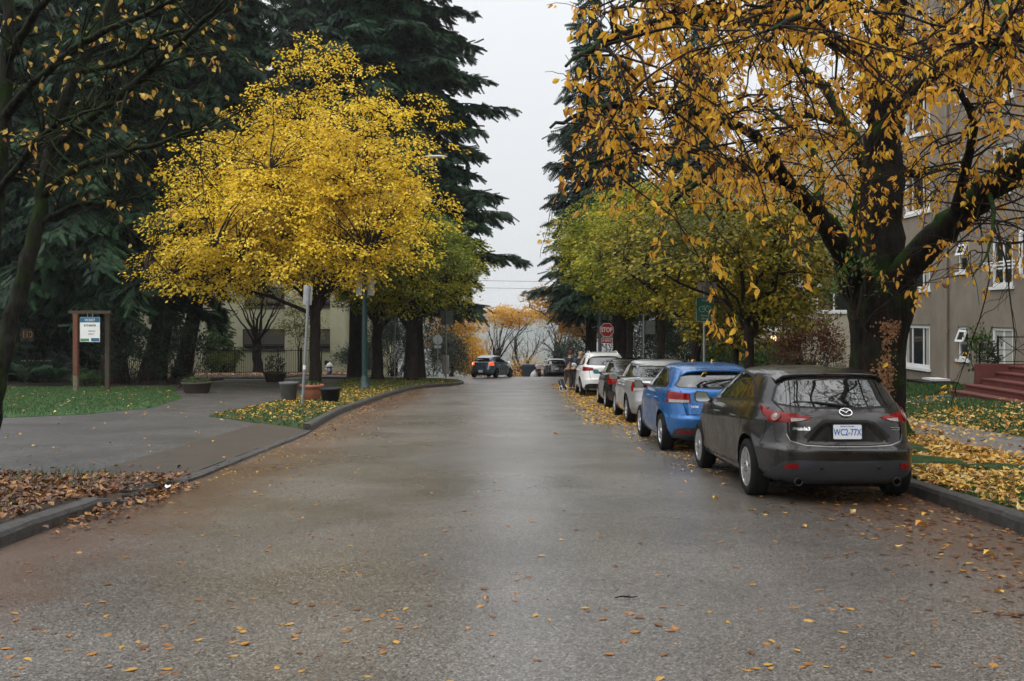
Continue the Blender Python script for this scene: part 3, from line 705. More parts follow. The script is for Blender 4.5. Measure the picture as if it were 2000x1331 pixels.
for a, b, c, d in lops:
    wdw = lbi(window(lbd, (lx0, LY, 0), (1, 0, 0), (0, 1, 0), a, b, c, d, (.5,) if b - a > 2.5 else (), .10, fm=M['brown_trim'], zbars=(.22,)))
    mb = MB(); mb.box(lx0 + a + .1, lx0 + b - .1, LY + .055, LY + .062, c + (d - c) * .27, d - .1); mb.build('blind', M['blind'], wdw)
mb = MB(); mb.box(lx1 + .9, lx1 + 1.9, LY + 2.9, LY + 2.997, -3.2, -.9); lbi(mb.build('door', M['brown_trim'], lbd))
mb = MB(); mb.box(lx0 + lpx(634), lx0 + lpx(643), LY - .03, LY + .0, -2.65, -2.3); lbi(mb.build('vent', M['black'], lbd))

# dark low block with the number board, far left under the conifers
db = empty('low_building', (-30, 58, float(gz(-30, 58)))); tag(db, 'dark low building with a pale fascia band under the conifers', 'building')
dbi = lambda o: setattr(o, 'matrix_parent_inverse', Matrix.Translation(-db.location)) or o
M['darkwall'] = mat('dark_green_cladding', (.022, .026, .025), .7, var=.3, scale=2)
mb = MB(); mb.box(-48, -26.6, 57, 66, -3.2, 1.6); dbi(mb.build('wall', M['darkwall'], db))
mb = MB(); mb.box(-48.1, -26.4, 56.7, 56.998, -.25, .10); dbi(mb.build('fascia', mat('grey_fascia', (.13, .15, .155), .6), db))
mb = MB(); mb.box(-48.1, -26.4, 56.8, 56.995, -1.22, -1.14); dbi(mb.build('rail', M['signback'], db))
mb = MB(); mb.box(-48.4, -26.2, 56.5, 66.2, 1.602, 1.9); dbi(mb.build('roof', M['darkwall'], db))

# iron fence
FYY = 70.0; fz = lambda x: float(gz(x, FYY)) + .10
fe = empty('iron_fence', (-20, FYY, fz(-20))); tag(fe, 'thin black iron bar fence in front of the olive cream block', 'fence')
fei = lambda o: setattr(o, 'matrix_parent_inverse', Matrix.Translation(-fe.location)) or o
fxs = np.linspace(-28.6, -13.4, 6)
for a, b in zip(fxs[:-1], fxs[1:]):
    mb = MB(); z = fz(a)
    for zz_ in (z + .14, z + 1.66): mb.box(a + .04, b - .04, FYY - .02, FYY + .02, zz_, zz_ + .04)
    nb = int((b - a) / .15)
    for k in range(1, nb): x = a + (b - a) * k / nb; mb.box(x - .011, x + .011, FYY - .01, FYY + .01, z + .03, z + 1.80)
    fei(mb.build('bar_panel', M['black'], fe))
for a in fxs:
    mb = MB(); mb.box(a - .035, a + .035, FYY - .035, FYY + .035, fz(a) - .1, fz(a) + 1.9); mb.lathe([(.05, 0), (.05, .02), (.0, .08)], 8, M=Matrix.Translation((a, FYY, fz(a) + 1.9))); fei(mb.build('post', M['black'], fe))

# ------------------------------------------------------------------ cars
def pchip(x, y, xq):
    x = np.asarray(x, float); y = np.asarray(y, float); h = np.diff(x); d = np.diff(y) / h
    m = np.zeros_like(y); m[0], m[-1] = d[0], d[-1]
    for i in range(1, len(x) - 1):
        if d[i - 1] * d[i] > 0:
            w1, w2 = 2 * h[i] + h[i - 1], h[i] + 2 * h[i - 1]; m[i] = (w1 + w2) / (w1 / d[i - 1] + w2 / d[i])
    i = np.clip(np.searchsorted(x, xq) - 1, 0, len(x) - 2); t = (xq - x[i]) / h[i]
    return ((2 * t**3 - 3 * t**2 + 1) * y[i] + (t**3 - 2 * t**2 + t) * h[i] * m[i] + (-2 * t**3 + 3 * t**2) * y[i + 1] + (t**3 - t**2) * h[i] * m[i + 1])

def spow(a, p): return np.sign(a) * np.abs(a) ** p

class Car:
    def __init__(s, sp):
        s.sp = sp
        rows = np.array(sp['rows'], float)      # z, yr, yf, w, nr, nf
        L1 = np.r_[0, np.cumsum(np.hypot(np.hypot(np.diff(rows[:, 0]) * 1.5, np.diff(rows[:, 1])), np.diff(rows[:, 3])) + .02)]
        Nv = sp.get('Nv', 80); q = np.linspace(0, L1[-1], Nv)
        R = np.stack([pchip(L1, rows[:, k], q) for k in range(6)], -1)
        nh = sp.get('Ns', 110)                   # points per side
        out = np.zeros((Nv, 2 * nh, 3))
        th = np.linspace(0, np.pi, 1600)
        for v in range(Nv):
            z, yr, yf, w_, nr, nf = R[v]
            yc = (yr + yf) / 2; b = (yf - yr) / 2
            c, s_ = np.cos(th), np.sin(th)
            n_ = np.where(c > 0, nr, nf)
            x = w_ * np.abs(s_) ** (2 / n_); y = yc - b * spow(c, 2 / n_)
            k = sp.get('taper', .05); t = np.clip((y - sp.get('tc', 0)) / (sp['L'] / 2), -1.2, 1.2)
            x = x * (1 - k * np.abs(t) ** 3)
            y = y + sp.get('bow', .05) * (1 - (x / max(w_, .05)) ** 2) * np.where(c > 0, -1, .6) * min(1, w_ / .6) * .5
            d = np.hypot(np.diff(x), np.diff(y)); wgt = np.where(c[:-1] > .0, 1.9, 1.0)
            a = np.r_[0, np.cumsum(d * wgt)]
            u = np.linspace(0, a[-1], nh + 1)
            xq = np.interp(u, a, x); yq = np.interp(u, a, y)
            # left side going forward then right side coming back
            out[v, :nh + 1, 0] = -xq; out[v, :nh + 1, 1] = yq
            out[v, nh + 1:, 0] = xq[1:-1][::-1]; out[v, nh + 1:, 1] = yq[1:-1][::-1]
            out[v, :, 2] = z
        X, Y, Z = out[..., 0], out[..., 1], out[..., 2]
        # roof crown and hood fall-off across the car
        for ay in (sp['ra'], sp['fa']):         # flare round the wheel arches
            r = np.hypot(Y - ay, Z - sp['wr']); Ra = sp['arch']
            f = sp.get('flare', .018) * np.exp(-((r - Ra) / .07) ** 2) * (Z > .2) * (np.abs(X) > .5)
            X += np.sign(X) * f
        for (yc, zc, sy, sz, amp) in sp.get('bumps', []):     # side sculpting
            X += np.sign(X) * amp * np.exp(-((Y - yc) / sy) ** 2 - ((Z - zc) / sz) ** 2) * (np.abs(X) > .45)
        for (zf, amp, wd) in sp.get('creases', []):           # creases along the flank
            zz = Z - (zf[0] + zf[1] * Y)
            X += np.sign(X) * amp * np.exp(-np.abs(zz) / wd) * (np.abs(X) > .5) * (np.abs(Y) < sp['L'] / 2 - .25)
        for (poly, dep, fall) in sp.get('recess', []):        # hollows in the tail
            sd_ = poly_sd(X, Z, poly); Y += np.where(Y < -.5, dep * np.clip(sd_ / fall, 0, 1), 0)
        out[..., 2] = Z
        s.grid = out
        Nv, K = out.shape[:2]
        i, k = np.meshgrid(np.arange(Nv - 1), np.arange(K), indexing='ij'); k2 = (k + 1) % K
        q = np.stack([i * K + k, (i + 1) * K + k, (i + 1) * K + k2, i * K + k2], -1).reshape(-1, 4)
        V = out.reshape(-1, 3)
        loops = list(q.ravel()); stt = list(np.arange(len(q)) * 4)
        stt.append(len(loops)); loops += list(range(K))
        stt.append(len(loops)); loops += list(range((Nv - 1) * K, Nv * K))[::-1]
        s.root = empty(sp['name'], (0, 0, 0))
        tag(s.root, sp['label'], sp['cat'], sp.get('group'))
        o = np_mesh('body', V, loops, stt, [sp['paint'], M['gap']], s.root, True)
        bm = bmesh.new(); bm.from_mesh(o.data); bmesh.ops.recalc_face_normals(bm, faces=bm.faces[:]); bm.to_mesh(o.data)
        s.bvh = BVHTree.FromBMesh(bm); bm.free()
        # wheel housings
        cm = MB()
        for ay in (sp['ra'], sp['fa']):
            for sg in (-1, 1):
                n = 40; Ra = sp['arch']; x0, x1 = sg * .52, sg * 1.2; vs = []
                for x in (min(x0, x1), max(x0, x1)):
                    for t in range(n): a = 2 * math.pi * t / n; vs.append((x, ay + Ra * math.cos(a), sp['wr'] + (.0 if sp.get('low') else .01) + Ra * math.sin(a)))
                cm.add(vs, [tuple(range(n)), tuple(range(2 * n - 1, n - 1, -1))] + [((t + 1) % n, t, n + t, n + (t + 1) % n) for t in range(n)])
        co = cm.build('cutter', M['gap'])
        bmc = bmesh.new(); bmc.from_mesh(co.data); bmesh.ops.recalc_face_normals(bmc, faces=bmc.faces[:]); bmc.to_mesh(co.data); bmc.free()
        md = o.modifiers.new('cut', 'BOOLEAN'); md.object = co; md.operation = 'DIFFERENCE'; md.solver = 'EXACT'
        try: md.material_mode = 'TRANSFER'
        except Exception: pass
        dg = bpy.context.evaluated_depsgraph_get()
        me = bpy.data.meshes.new_from_object(o.evaluated_get(dg), preserve_all_data_layers=True, depsgraph=dg)
        o.modifiers.clear(); old = o.data; o.data = me; me.name = 'body'
        bpy.data.objects.remove(co); bpy.data.meshes.remove(old)
        for p in me.polygons: p.use_smooth = True
        me.set_sharp_from_angle(angle=rad(38))
        s.body = o

    def proj(s, az, u, z):
        """hit the body along the horizontal direction az (0 = from behind, 90 = from the left, -90 = from the right)"""
        a = rad(az); d = Vector((math.sin(a), math.cos(a), 0)); r = Vector((math.cos(a), -math.sin(a), 0))
        o = r * u - d * 6; o.z = z
        h, n, i, dist = s.bvh.ray_cast(o, d)
        if h is None: return None, None
        if n.dot(d) > 0: n = -n
        return h, n
    def patch(s, name, poly, m, az=0, eps=.004, step=.035, parent=None, thick=.012, mirror=False, bulge=0.0):
        """a skin of another material laid on the body inside an outline given in side or rear view"""
        obs = []
        for mir in ((1, -1) if mirror else (1,)):
            pl = [(p[0] * mir, p[1]) for p in poly]; A = az * mir
            if az in (90, -90) and mir == -1: pl = [(-p[0], p[1]) for p in poly]
            bm = bmesh.new(); f = bm.faces.new([bm.verts.new((x, y, 0)) for x, y in pl])
            xs = [p[0] for p in pl]; ys = [p[1] for p in pl]
            for ax, lo, hi in ((0, min(xs), max(xs)), (1, min(ys), max(ys))):
                n = max(int((hi - lo) / step), 1)
                for k in range(1, n):
                    co = [0, 0, 0]; no = [0, 0, 0]; co[ax] = lo + (hi - lo) * k / n + 1e-4; no[ax] = 1
                    bmesh.ops.bisect_plane(bm, geom=bm.verts[:] + bm.edges[:] + bm.faces[:], plane_co=co, plane_no=no)
            rim = [e for e in bm.edges if e.is_boundary]; bad = []
            cx, cy = sum(xs) / len(xs), sum(ys) / len(ys)
            data = {}
            for v in bm.verts:
                h, nn = s.proj(A, v.co.x, v.co.y)
                if h is None: bad.append(v); continue
                data[v] = (h, nn)
            for v, (h, nn) in data.items(): v.co = h + nn * eps
            if bulge:
                bset = {v for e in rim for v in e.verts}
                for v, (h, nn) in data.items():
                    if v not in bset: v.co += nn * bulge
            r = bmesh.ops.extrude_edge_only(bm, edges=rim)
            a = rad(A); d = Vector((math.sin(a), math.cos(a), 0))
            for g in r['geom']:
                if isinstance(g, bmesh.types.BMVert): g.co += d * thick
            if bad: bmesh.ops.delete(bm, geom=bad, context='VERTS')
            bmesh.ops.recalc_face_normals(bm, faces=bm.faces[:])
            big = max(bm.faces, key=lambda q: q.calc_area())
            if big.normal.dot(d) > 0: bmesh.ops.reverse_faces(bm, faces=bm.faces[:])
            me = bpy.data.meshes.new(name); bm.to_mesh(me); bm.free(); me.materials.append(m)
            for p in me.polygons: p.use_smooth = True
            me.set_sharp_from_angle(angle=rad(40))
            obs.append(link(bpy.data.objects.new(name, me), parent or s.root))
        return obs if mirror else obs[0]
    def strip(s, name, pts, wd, m, az=0, eps=.002, mirror=False, parent=None, closed=False):
        """a thin line laid on the body"""
        pts = [Vector((p[0], p[1])) for p in pts]
        if closed: pts.append(pts[0])
        dense = []
        for a, b in zip(pts[:-1], pts[1:]):
            n = max(int((b - a).length / .03), 1); dense += [a.lerp(b, k / n) for k in range(n)]
        dense.append(pts[-1])
        obs = []
        for mir in ((1, -1) if mirror else (1,)):
            mb = MB(); prev = None; vs = []; fs = []
            for k, p in enumerate(dense):
                t = (dense[min(k + 1, len(dense) - 1)] - dense[max(k - 1, 0)]).normalized(); nr = Vector((-t.y, t.x))
                row = []
                for sg in (-1, 1):
                    q = p + nr * sg * wd / 2; h, nn = s.proj(az * mir, q.x * mir, q.y)
                    row.append(None if h is None else h + nn * eps)
                if None in row: prev = None; continue
                b = len(vs); vs += row
                if prev is not None: fs.append((prev, b, b + 1, prev + 1))
                prev = b
            mb.add(vs, fs, 0, True); obs.append(mb.build(name, m, parent or s.body))
        return obs
    def join(s, name, objs, parent):
        """merge small meshes of one part into one mesh"""
        bm = bmesh.new(); mats = []
        for o in objs:
            b0 = len(bm.faces); bm.from_mesh(o.data); bm.faces.ensure_lookup_table()
            m = o.data.materials[0]
            if m not in mats: mats.append(m)
            for f in bm.faces[b0:]: f.material_index = mats.index(m)
        me = bpy.data.meshes.new(name); bm.to_mesh(me); bm.free()
        for m in mats: me.materials.append(m)
        for o in objs: d = o.data; bpy.data.objects.remove(o); bpy.data.meshes.remove(d)
        return link(bpy.data.objects.new(name, me), parent)

    def wheels(s, style='cover', rim_m=None, tyre_w=.205):
        sp = s.sp; R = sp['wr']; rr = sp.get('rim', R * .66); rim_m = rim_m or M['alloy']
        Mx = Matrix.Rotation(rad(-90), 4, 'Y')       # axle along x, outside towards -x
        mb = MB(); w2 = tyre_w / 2
        mb.lathe([(rr * .97, -w2 * .8), (rr, -w2 * .95), (R * .90, -w2 * 1.02), (R * .975, -w2 * .86), (R, -w2 * .55), (R, w2 * .55), (R * .975, w2 * .86), (R * .90, w2 * 1.02), (rr * 1.01, w2 * .95), (rr * .97, w2 * .8)], 40, M=Mx)
        tyre_me = mb.build('tyre', M['rubber'])
        mb = MB()
        mb.lathe([(rr * 1.0, w2 * .90), (rr * .955, w2 * .99), (rr * .92, w2 * .93), (rr * .88, w2 * .55), (rr * .86, w2 * .2)], 40, 0, Mx)
        mb.lathe([(rr * .97, w2 * .1), (.001, w2 * .1)], 40, 1, Mx, smooth=False)
        mb.lathe([(rr * .86, -w2 * .9), (rr * .86, w2 * .2)], 30, 1, Mx)
        ns = {'cover': 8, 'five': 5, 'ten': 10}[style]
        for k in range(ns):
            a = 2 * math.pi * k / ns
            wd0, wd1 = {'cover': (.34, .46), 'five': (.30, .24), 'ten': (.12, .13)}[style]
            vs = []
            for (r_, hw, zt) in ((rr * .20, wd0 * rr * .32, w2 * .86), (rr * .60, wd1 * rr * .42, w2 * .92), (rr * .93, wd1 * rr * .52, w2 * .93)):
                for sg in (-1, 1):
                    for z_ in (zt, zt - .035):
                        vs.append(Mx @ Vector((r_ * math.cos(a) - sg * hw * math.sin(a), r_ * math.sin(a) + sg * hw * math.cos(a), z_)))
            fs = []
            for t in range(2):
                b = t * 4; fs += [(b, b + 2, b + 6, b + 4), (b, b + 4, b + 5, b + 1), (b + 2, b + 3, b + 7, b + 6)]
            mb.add(vs, fs, 0)
        mb.lathe([(rr * .30, w2 * .80), (rr * .28, w2 * .93), (rr * .20, w2 * .97), (.001, w2 * .97)], 24, 0, Mx)
        for k in range(5):
            a = 2 * math.pi * (k + .5) / 5; mb.lathe([(.012, w2 * .9), (.012, w2 * .985), (.001, w2 * .985)], 8, 1, Mx @ Matrix.Translation((rr * .2 * math.cos(a), rr * .2 * math.sin(a), 0)))
        rim_me = mb.build('rim', [rim_m, M['gap']])
        tm, rm = tyre_me.data, rim_me.data; bpy.data.objects.remove(tyre_me); bpy.data.objects.remove(rim_me)
        trk = sp['track']
        for ay in (sp['ra'], sp['fa']):
            for sg in (-1, 1):
                e = empty('wheel', (sg * trk, ay, R), (0, 0, 0 if sg < 0 else math.pi)); e.parent = s.root
                e.rotation_euler = (random.uniform(0, 3), 0, 0) if sg < 0 else (random.uniform(0, 3), 0, math.pi)
                link(bpy.data.objects.new('tyre', tm), e); link(bpy.data.objects.new('rim', rm), e)
    def mirrors(s, y, z, x, m, glass=None, size=(.20, .14)):
        for sg in (-1, 1):
            mb = MB(); W_, H_ = size
            poly = [(-W_ / 2, -H_ / 2 + .03), (-W_ / 2 + .05, H_ / 2 - .01), (W_ / 2 - .03, H_ / 2), (W_ / 2, H_ / 2 - .04), (W_ / 2 - .01, -H_ / 2 + .02), (W_ / 2 - .05, -H_ / 2), (-W_ / 2 + .04, -H_ / 2)]
            if sg < 0: poly = [(-p[0], p[1]) for p in poly][::-1]
            n = len(poly); vs = []
            for (yy, k) in ((-.05, .97), (-.035, 1.0), (.02, 1.0), (.07, .82), (.10, .45)):
                for p in poly: vs.append((p[0] * k, yy, p[1] * k))
            fs = [tuple(range(n))] + [((i + 1) % n + j * n, i + j * n, i + (j + 1) * n, (i + 1) % n + (j + 1) * n) for j in range(4) for i in range(n)] + [tuple(range(5 * n - 1, 4 * n - 1, -1))]
            T = Matrix.Translation((sg * x, y, z)) @ Matrix.Rotation(rad(8 * sg), 4, 'Z')
            vs = [T @ Vector(v) for v in vs]
            bmm = MB(); bmm.add(vs, fs, 0, True)
            bmm.tube([T @ Vector((-sg * W_ * .45, .02, -H_ * .25)), T @ Vector((-sg * (W_ * .5 + .09), .05, -H_ * .5))], [.035, .03], 8, 1)
            mo = bmm.build('side_mirror', [m, M['black']], s.root); mo.data.set_sharp_from_angle(angle=rad(45))
            g = MB(); g.prism([(p[0] * .86, p[1] * .84) for p in poly], .0, .004, 0, T @ Matrix.Translation((0, -.052, 0)) @ Matrix.Rotation(rad(90), 4, 'X'))
            g.build('mirror_glass', glass or M['mirror'], mo)
    def handles(s, ys, z, m):
        for y in ys:
            for sg in (-1, 1):
                h, nn = s.proj(90 * -sg if sg > 0 else 90, y if sg > 0 else -y, z)
                if h is None: continue
                h2 = Vector((h.x, y, z)); mb = MB()
                o = sg * .022
                mb.tube([(h2.x - sg * .01, y - .09, z - .004), (h2.x + o, y - .07, z), (h2.x + o * 1.1, y + .05, z + .004), (h2.x - sg * .01, y + .085, z + .004)], [.013, .016, .016, .012], 8)
                mb.build('door_handle', m, s.root)
    def plate(s, z, m_frame, lines=None, w_=.30, h_=.15, tilt=0, extra=True, yoff=.0):
        h, nn = s.proj(0, 0, z); y = min(h.y, s.proj(0, .12, z)[0].y, s.proj(0, -.12, z)[0].y) - yoff
        T = Matrix.Translation((0, y - .004, z)) @ Matrix.Rotation(rad(tilt), 4, 'X') @ Matrix.Rotation(rad(90), 4, 'X')
        mb = MB(); mb.prism(rrect(w_ + .028, h_ + .028, .012), -.03, .010, 0, T); pl = mb.build('number_plate', m_frame, s.root)
        mb = MB(); mb.prism(rrect(w_, h_, .012), .0105, .0130, 0, T); mb.build('plate_face', M['white_plate'], pl)
        return pl, T

def text_mesh(txt, size, name='lettering', m=None, T=None, parent=None, align='CENTER', depth=.0015, sx=1.0, bold=0.0, shear=0.0):
    c = bpy.data.curves.new('t', 'FONT'); c.body = txt; c.size = size; c.align_x = align; c.align_y = 'CENTER'; c.extrude = depth; c.offset = bold; c.shear = shear
    o = bpy.data.objects.new('t', c); COL.objects.link(o)
    dg = bpy.context.evaluated_depsgraph_get(); me = bpy.data.meshes.new_from_object(o.evaluated_get(dg), depsgraph=dg)
    bpy.data.objects.remove(o); bpy.data.curves.remove(c)
    me.name = name
    if sx != 1.0: me.transform(Matrix.Diagonal((sx, 1, 1, 1)))
    if T is not None: me.transform(T)
    me.materials.clear(); me.materials.append(m)
    return link(bpy.data.objects.new(name, me), parent)

def text_on(c, txt, x, z, size, sx=1.0):
    o = text_mesh(txt, size, 'lettering', M['chrome'], None, c.root, bold=.0015, sx=sx, depth=.0025)
    for v in o.data.vertices:
        h, n_ = c.proj(0, x + v.co.x, z + v.co.y); d = .004 + v.co.z; v.co = h + Vector((0, -d, 0))
    return o

def paint(name, col, flake=.0, rough=.22, metal=.35, coat=1.0):
    """car paint with rain spots and road film"""
    m, N, L, b = new_mat(name)
    b.inputs['Metallic'].default_value = metal
    b.inputs['Coat Weight'].default_value = coat; b.inputs['Coat Roughness'].default_value = .06
    tc = N.new('ShaderNodeTexCoord'); n1 = N.new('ShaderNodeTexNoise'); n1.inputs['Scale'].default_value = 5; n1.inputs['Detail'].default_value = 6
    L.new(tc.outputs['Object'], n1.inputs['Vector'])
    mr = N.new('ShaderNodeMapRange'); mr.inputs[1].default_value = .3; mr.inputs[2].default_value = .7; mr.inputs[3].default_value = rough; mr.inputs[4].default_value = rough + .16
    L.new(n1.outputs['Fac'], mr.inputs[0]); L.new(mr.outputs[0], b.inputs['Roughness'])
    vo = N.new('ShaderNodeTexVoronoi'); vo.inputs['Scale'].default_value = 85; L.new(tc.outputs['Object'], vo.inputs['Vector'])
    r2 = N.new('ShaderNodeMapRange'); r2.inputs[1].default_value = .12; r2.inputs[2].default_value = .28; r2.inputs[3].default_value = 1; r2.inputs[4].default_value = 0; L.new(vo.outputs['Distance'], r2.inputs[0])
    bp = N.new('ShaderNodeBump'); bp.inputs['Strength'].default_value = .12; bp.inputs['Distance'].default_value = .003; L.new(r2.outputs[0], bp.inputs['Height'])
    L.new(bp.outputs[0], b.inputs['Coat Normal'])
    # road film: dull brown grime low on the body
    sx = N.new('ShaderNodeSeparateXYZ'); L.new(tc.outputs['Object'], sx.inputs[0])
    m2 = N.new('ShaderNodeMapRange'); m2.inputs[1].default_value = .75; m2.inputs[2].default_value = .15; m2.inputs[3].default_value = -.25; m2.inputs[4].default_value = .55; L.new(sx.outputs[2], m2.inputs[0])
    n2 = N.new('ShaderNodeTexNoise'); n2.inputs['Scale'].default_value = 3; n2.inputs['Detail'].default_value = 8; L.new(tc.outputs['Object'], n2.inputs['Vector'])
    ml = N.new('ShaderNodeMath'); ml.operation = 'MULTIPLY'; ml.use_clamp = True; L.new(m2.outputs[0], ml.inputs[0]); L.new(n2.outputs['Fac'], ml.inputs[1])
    mx = N.new('ShaderNodeMix'); mx.data_type = 'RGBA'; L.new(ml.outputs[0], mx.inputs[0]); mx.inputs[6].default_value = (*col, 1); mx.inputs[7].default_value = (.055, .045, .036, 1)
    L.new(mx.outputs[2], b.inputs['Base Color'])
    return m

M['mirror'] = mat('mirror_glass', (.55, .58, .58), .03, metal=1)
M['mirror_blue'] = mat('blue_mirror_glass', (.10, .42, .55), .06, metal=.9)
M['p_grey'] = paint('warm_grey_metallic_paint', (.013, .0112, .0104), metal=.6, rough=.22, coat=.7)
M['p_blue'] = paint('bright_blue_paint', (.003, .105, .33), metal=.4, coat=.7)
M['p_silver'] = paint('silver_paint', (.38, .385, .39), metal=.55, rough=.28)
M['p_black'] = paint('black_paint', (.005, .0048, .0048), metal=.2, rough=.12, coat=.6)
M['p_white'] = paint('white_paint_car', (.70, .70, .69), metal=0, rough=.3)
M['p_teal'] = paint('slate_teal_paint', (.085, .125, .15), metal=.5)
M['p_dark'] = paint('dark_grey_paint', (.045, .045, .048), metal=.5)
M['trim'] = mat('dark_blue_grey_bumper_plastic', (.026, .029, .034), .42, var=.2, scale=6)
M['brake_on'] = mat('lit_brake_lens', (.5, .03, .02), .2, emit=(1, .10, .03), estr=1.2)
M['brake_hot'] = mat('lit_brake_bulb', (.9, .4, .2), .2, emit=(1, .45, .20), estr=4)
GRP = 'cars parked along the right kerb'

def rows_hatch(L, W, H, hood=.95, belt=.98, cowl=1.15, rg=.20, bump_z=.55, ledge=.03, tail_in=.08, gl_bot=1.0, gl_in=.18, gl_top=1.30, gl_top_in=.48, wsb=.95, wst=.20, low=.19, th=.70, rlen=1.0, nr=5.5, bx=0.0, ph=.0):
    """body outlines stacked in z for a two-box car; the tail is at -L/2"""
    r, f, w_ = -L / 2, L / 2, W / 2
    return [
        (low, r + .30, f - .35, w_ * .88, 4.5, 4), (low + .05, r + .12, f - .16, w_ * .935, 5, 4), (low + .13, r + .055, f - .07, w_ * .965, nr, 4),
        (bump_z - .12, r + .018, f - .02, w_ * .988, nr, 3.6), (bump_z, r, f, w_ * .998, nr, 3.4), (bump_z + .045, r + ledge, f - .01, w_, nr, 3.4),
        (bump_z + .16, r + ledge + tail_in * .35, f - .06, w_, nr, 3.4), (hood - .10, r + ledge + tail_in * .8, f - .20, w_ * .995, nr, 3.4),
        (hood, r + ledge + tail_in, f - .55, w_ * .978, nr, 3.6), (belt, r + ledge + tail_in + .03, cowl, w_ * .955, nr, 4.0),
        (gl_bot + .03, r + gl_in + .02, wsb, w_ * .925, 5, 4), (gl_bot + .14, r + gl_in + (gl_top_in - gl_in) * .38, wsb - .26, w_ * .865, 4.8, 4),
        (gl_top - .02, r + gl_top_in, wst + .18, w_ * .775, 4.6, 4), (gl_top + .035, r + gl_top_in + .07, wst + .06, w_ * .735, 4.4, 4),
        (H - .055, r + gl_top_in + .40 * rlen, wst - .12, w_ * .66, 4.2, 4), (H - .022, r + gl_top_in + .75 * rlen, wst - .32, w_ * .53, 3.6, 3.6),
        (H - .006, r + gl_top_in + 1.02 * rlen, wst - .55, w_ * .34, 3, 3), (H, r + gl_top_in + 1.18 * rlen, wst - .72, w_ * .08, 2.4, 2.4)]

# ---- the near grey hatchback
L_ = 4.46
mz = Car(dict(name='parked_car', label='dark grey hatchback with plate WC2-77X parked nearest the camera at the right kerb', cat='car', group=GRP,
    L=L_, ra=-1.37, fa=1.33, wr=.318, arch=.365, track=.785, paint=M['p_grey'], Nv=120, Ns=150, taper=.085, bow=.10, flare=.016, rim=.222,
    rows=[(.20, -1.95, 1.9, .78, 4.5, 4), (.25, -2.12, 2.06, .84, 5, 4), (.33, -2.185, 2.15, .868, 6, 4), (.45, -2.215, 2.19, .886, 6.5, 3.6), (.575, -2.228, 2.2, .896, 6.5, 3.4),
          (.605, -2.20, 2.2, .897, 6, 3.4), (.64, -2.165, 2.19, .8975, 5.5, 3.4), (.74, -2.15, 2.15, .8975, 5, 3.4), (.86, -2.135, 2.02, .895, 4.8, 3.4), (.955, -2.09, 1.66, .880, 4.6, 3.6),
          (1.005, -2.03, 1.12, .855, 4.4, 4), (1.04, -1.985, .98, .832, 4.3, 4), (1.16, -1.86, .70, .770, 4.2, 4), (1.29, -1.70, .38, .700, 4.2, 4), (1.345, -1.625, .22, .665, 4.2, 4),
          (1.375, -1.52, .12, .64, 4.2, 4), (1.415, -1.20, -.02, .585, 4, 4), (1.44, -.85, -.2, .47, 3.5, 3.6), (1.452, -.6, -.35, .28, 3, 3), (1.455, -.5, -.42, .06, 2.4, 2.4)],
    bumps=[(-1.30, .80, .55, .16, .018), (1.35, .80, .5, .15, .018), (-.1, .58, 1.0, .14, -.022)], creases=[((.80, -.045), .012, .035), ((.36, .012), .010, .03)],
    recess=[([(-.42, .655), (-.27, .83), (-.20, .855), (.20, .855), (.27, .83), (.42, .655), (.40, .645), (-.40, .645)], .028, .02)]))
c = mz
gls = [(-.52, 1.315), (-.30, 1.328), (.30, 1.328), (.52, 1.315), (.60, 1.20), (.655, 1.085), (.63, 1.05), (.50, 1.03), (.25, 1.02), (-.25, 1.02), (-.50, 1.03), (-.63, 1.05), (-.655, 1.085), (-.60, 1.20)]
c.patch('rear_window_trim', [(x * 1.035, 1.175 + (z - 1.175) * 1.09) for x, z in gls], M['black'], 0, .0025)
rw = c.patch('rear_window', gls, M['glass'], 0, .006)
# wiper
h1 = c.proj(0, -.02, 1.04)[0]; h2 = c.proj(0, -.50, 1.075)[0]
mb = MB(); mb.tube([h1 + Vector((0, -.03, 0)), h1.lerp(h2, .5) + Vector((0, -.035, .012)), h2 + Vector((0, -.02, 0))], [.018, .012, .008], 6); mb.tube([h1 + Vector((.05, -.02, -.01)), h1 + Vector((-.02, -.03, 0))], .022, 8)
mb.build('wiper', M['black'], c.root)
# side glass: left polygons in (u = -y, z) seen from the left
def side(c, name, poly, m, eps, parent=None): return c.patch(name, [(-y, z) for y, z in poly], m, 90, eps, mirror=True, parent=parent)
side(c, 'window_trim', [(.95, .985), (.62, 1.14), (.28, 1.285), (-.05, 1.365), (-.45, 1.385), (-.90, 1.35), (-1.22, 1.24), (-1.42, 1.105), (-1.36, 1.07), (-.95, 1.045), (-.3, 1.02), (.4, .99)], M['black'], .003)
side(c, 'front_window', [(.78, 1.03), (.55, 1.15), (.24, 1.27), (-.08, 1.342), (-.30, 1.355), (-.30, 1.045), (.3, 1.02)], M['glass'], .007)
side(c, 'rear_door_window', [(-.37, 1.048), (-.37, 1.357), (-.62, 1.352), (-.90, 1.322), (-.98, 1.295), (-.98, 1.073), (-.7, 1.058)], M['glass'], .007)
side(c, 'quarter_window', [(-1.02, 1.078), (-1.02, 1.283), (-1.17, 1.215), (-1.345, 1.105), (-1.32, 1.09)], M['glass'], .007)
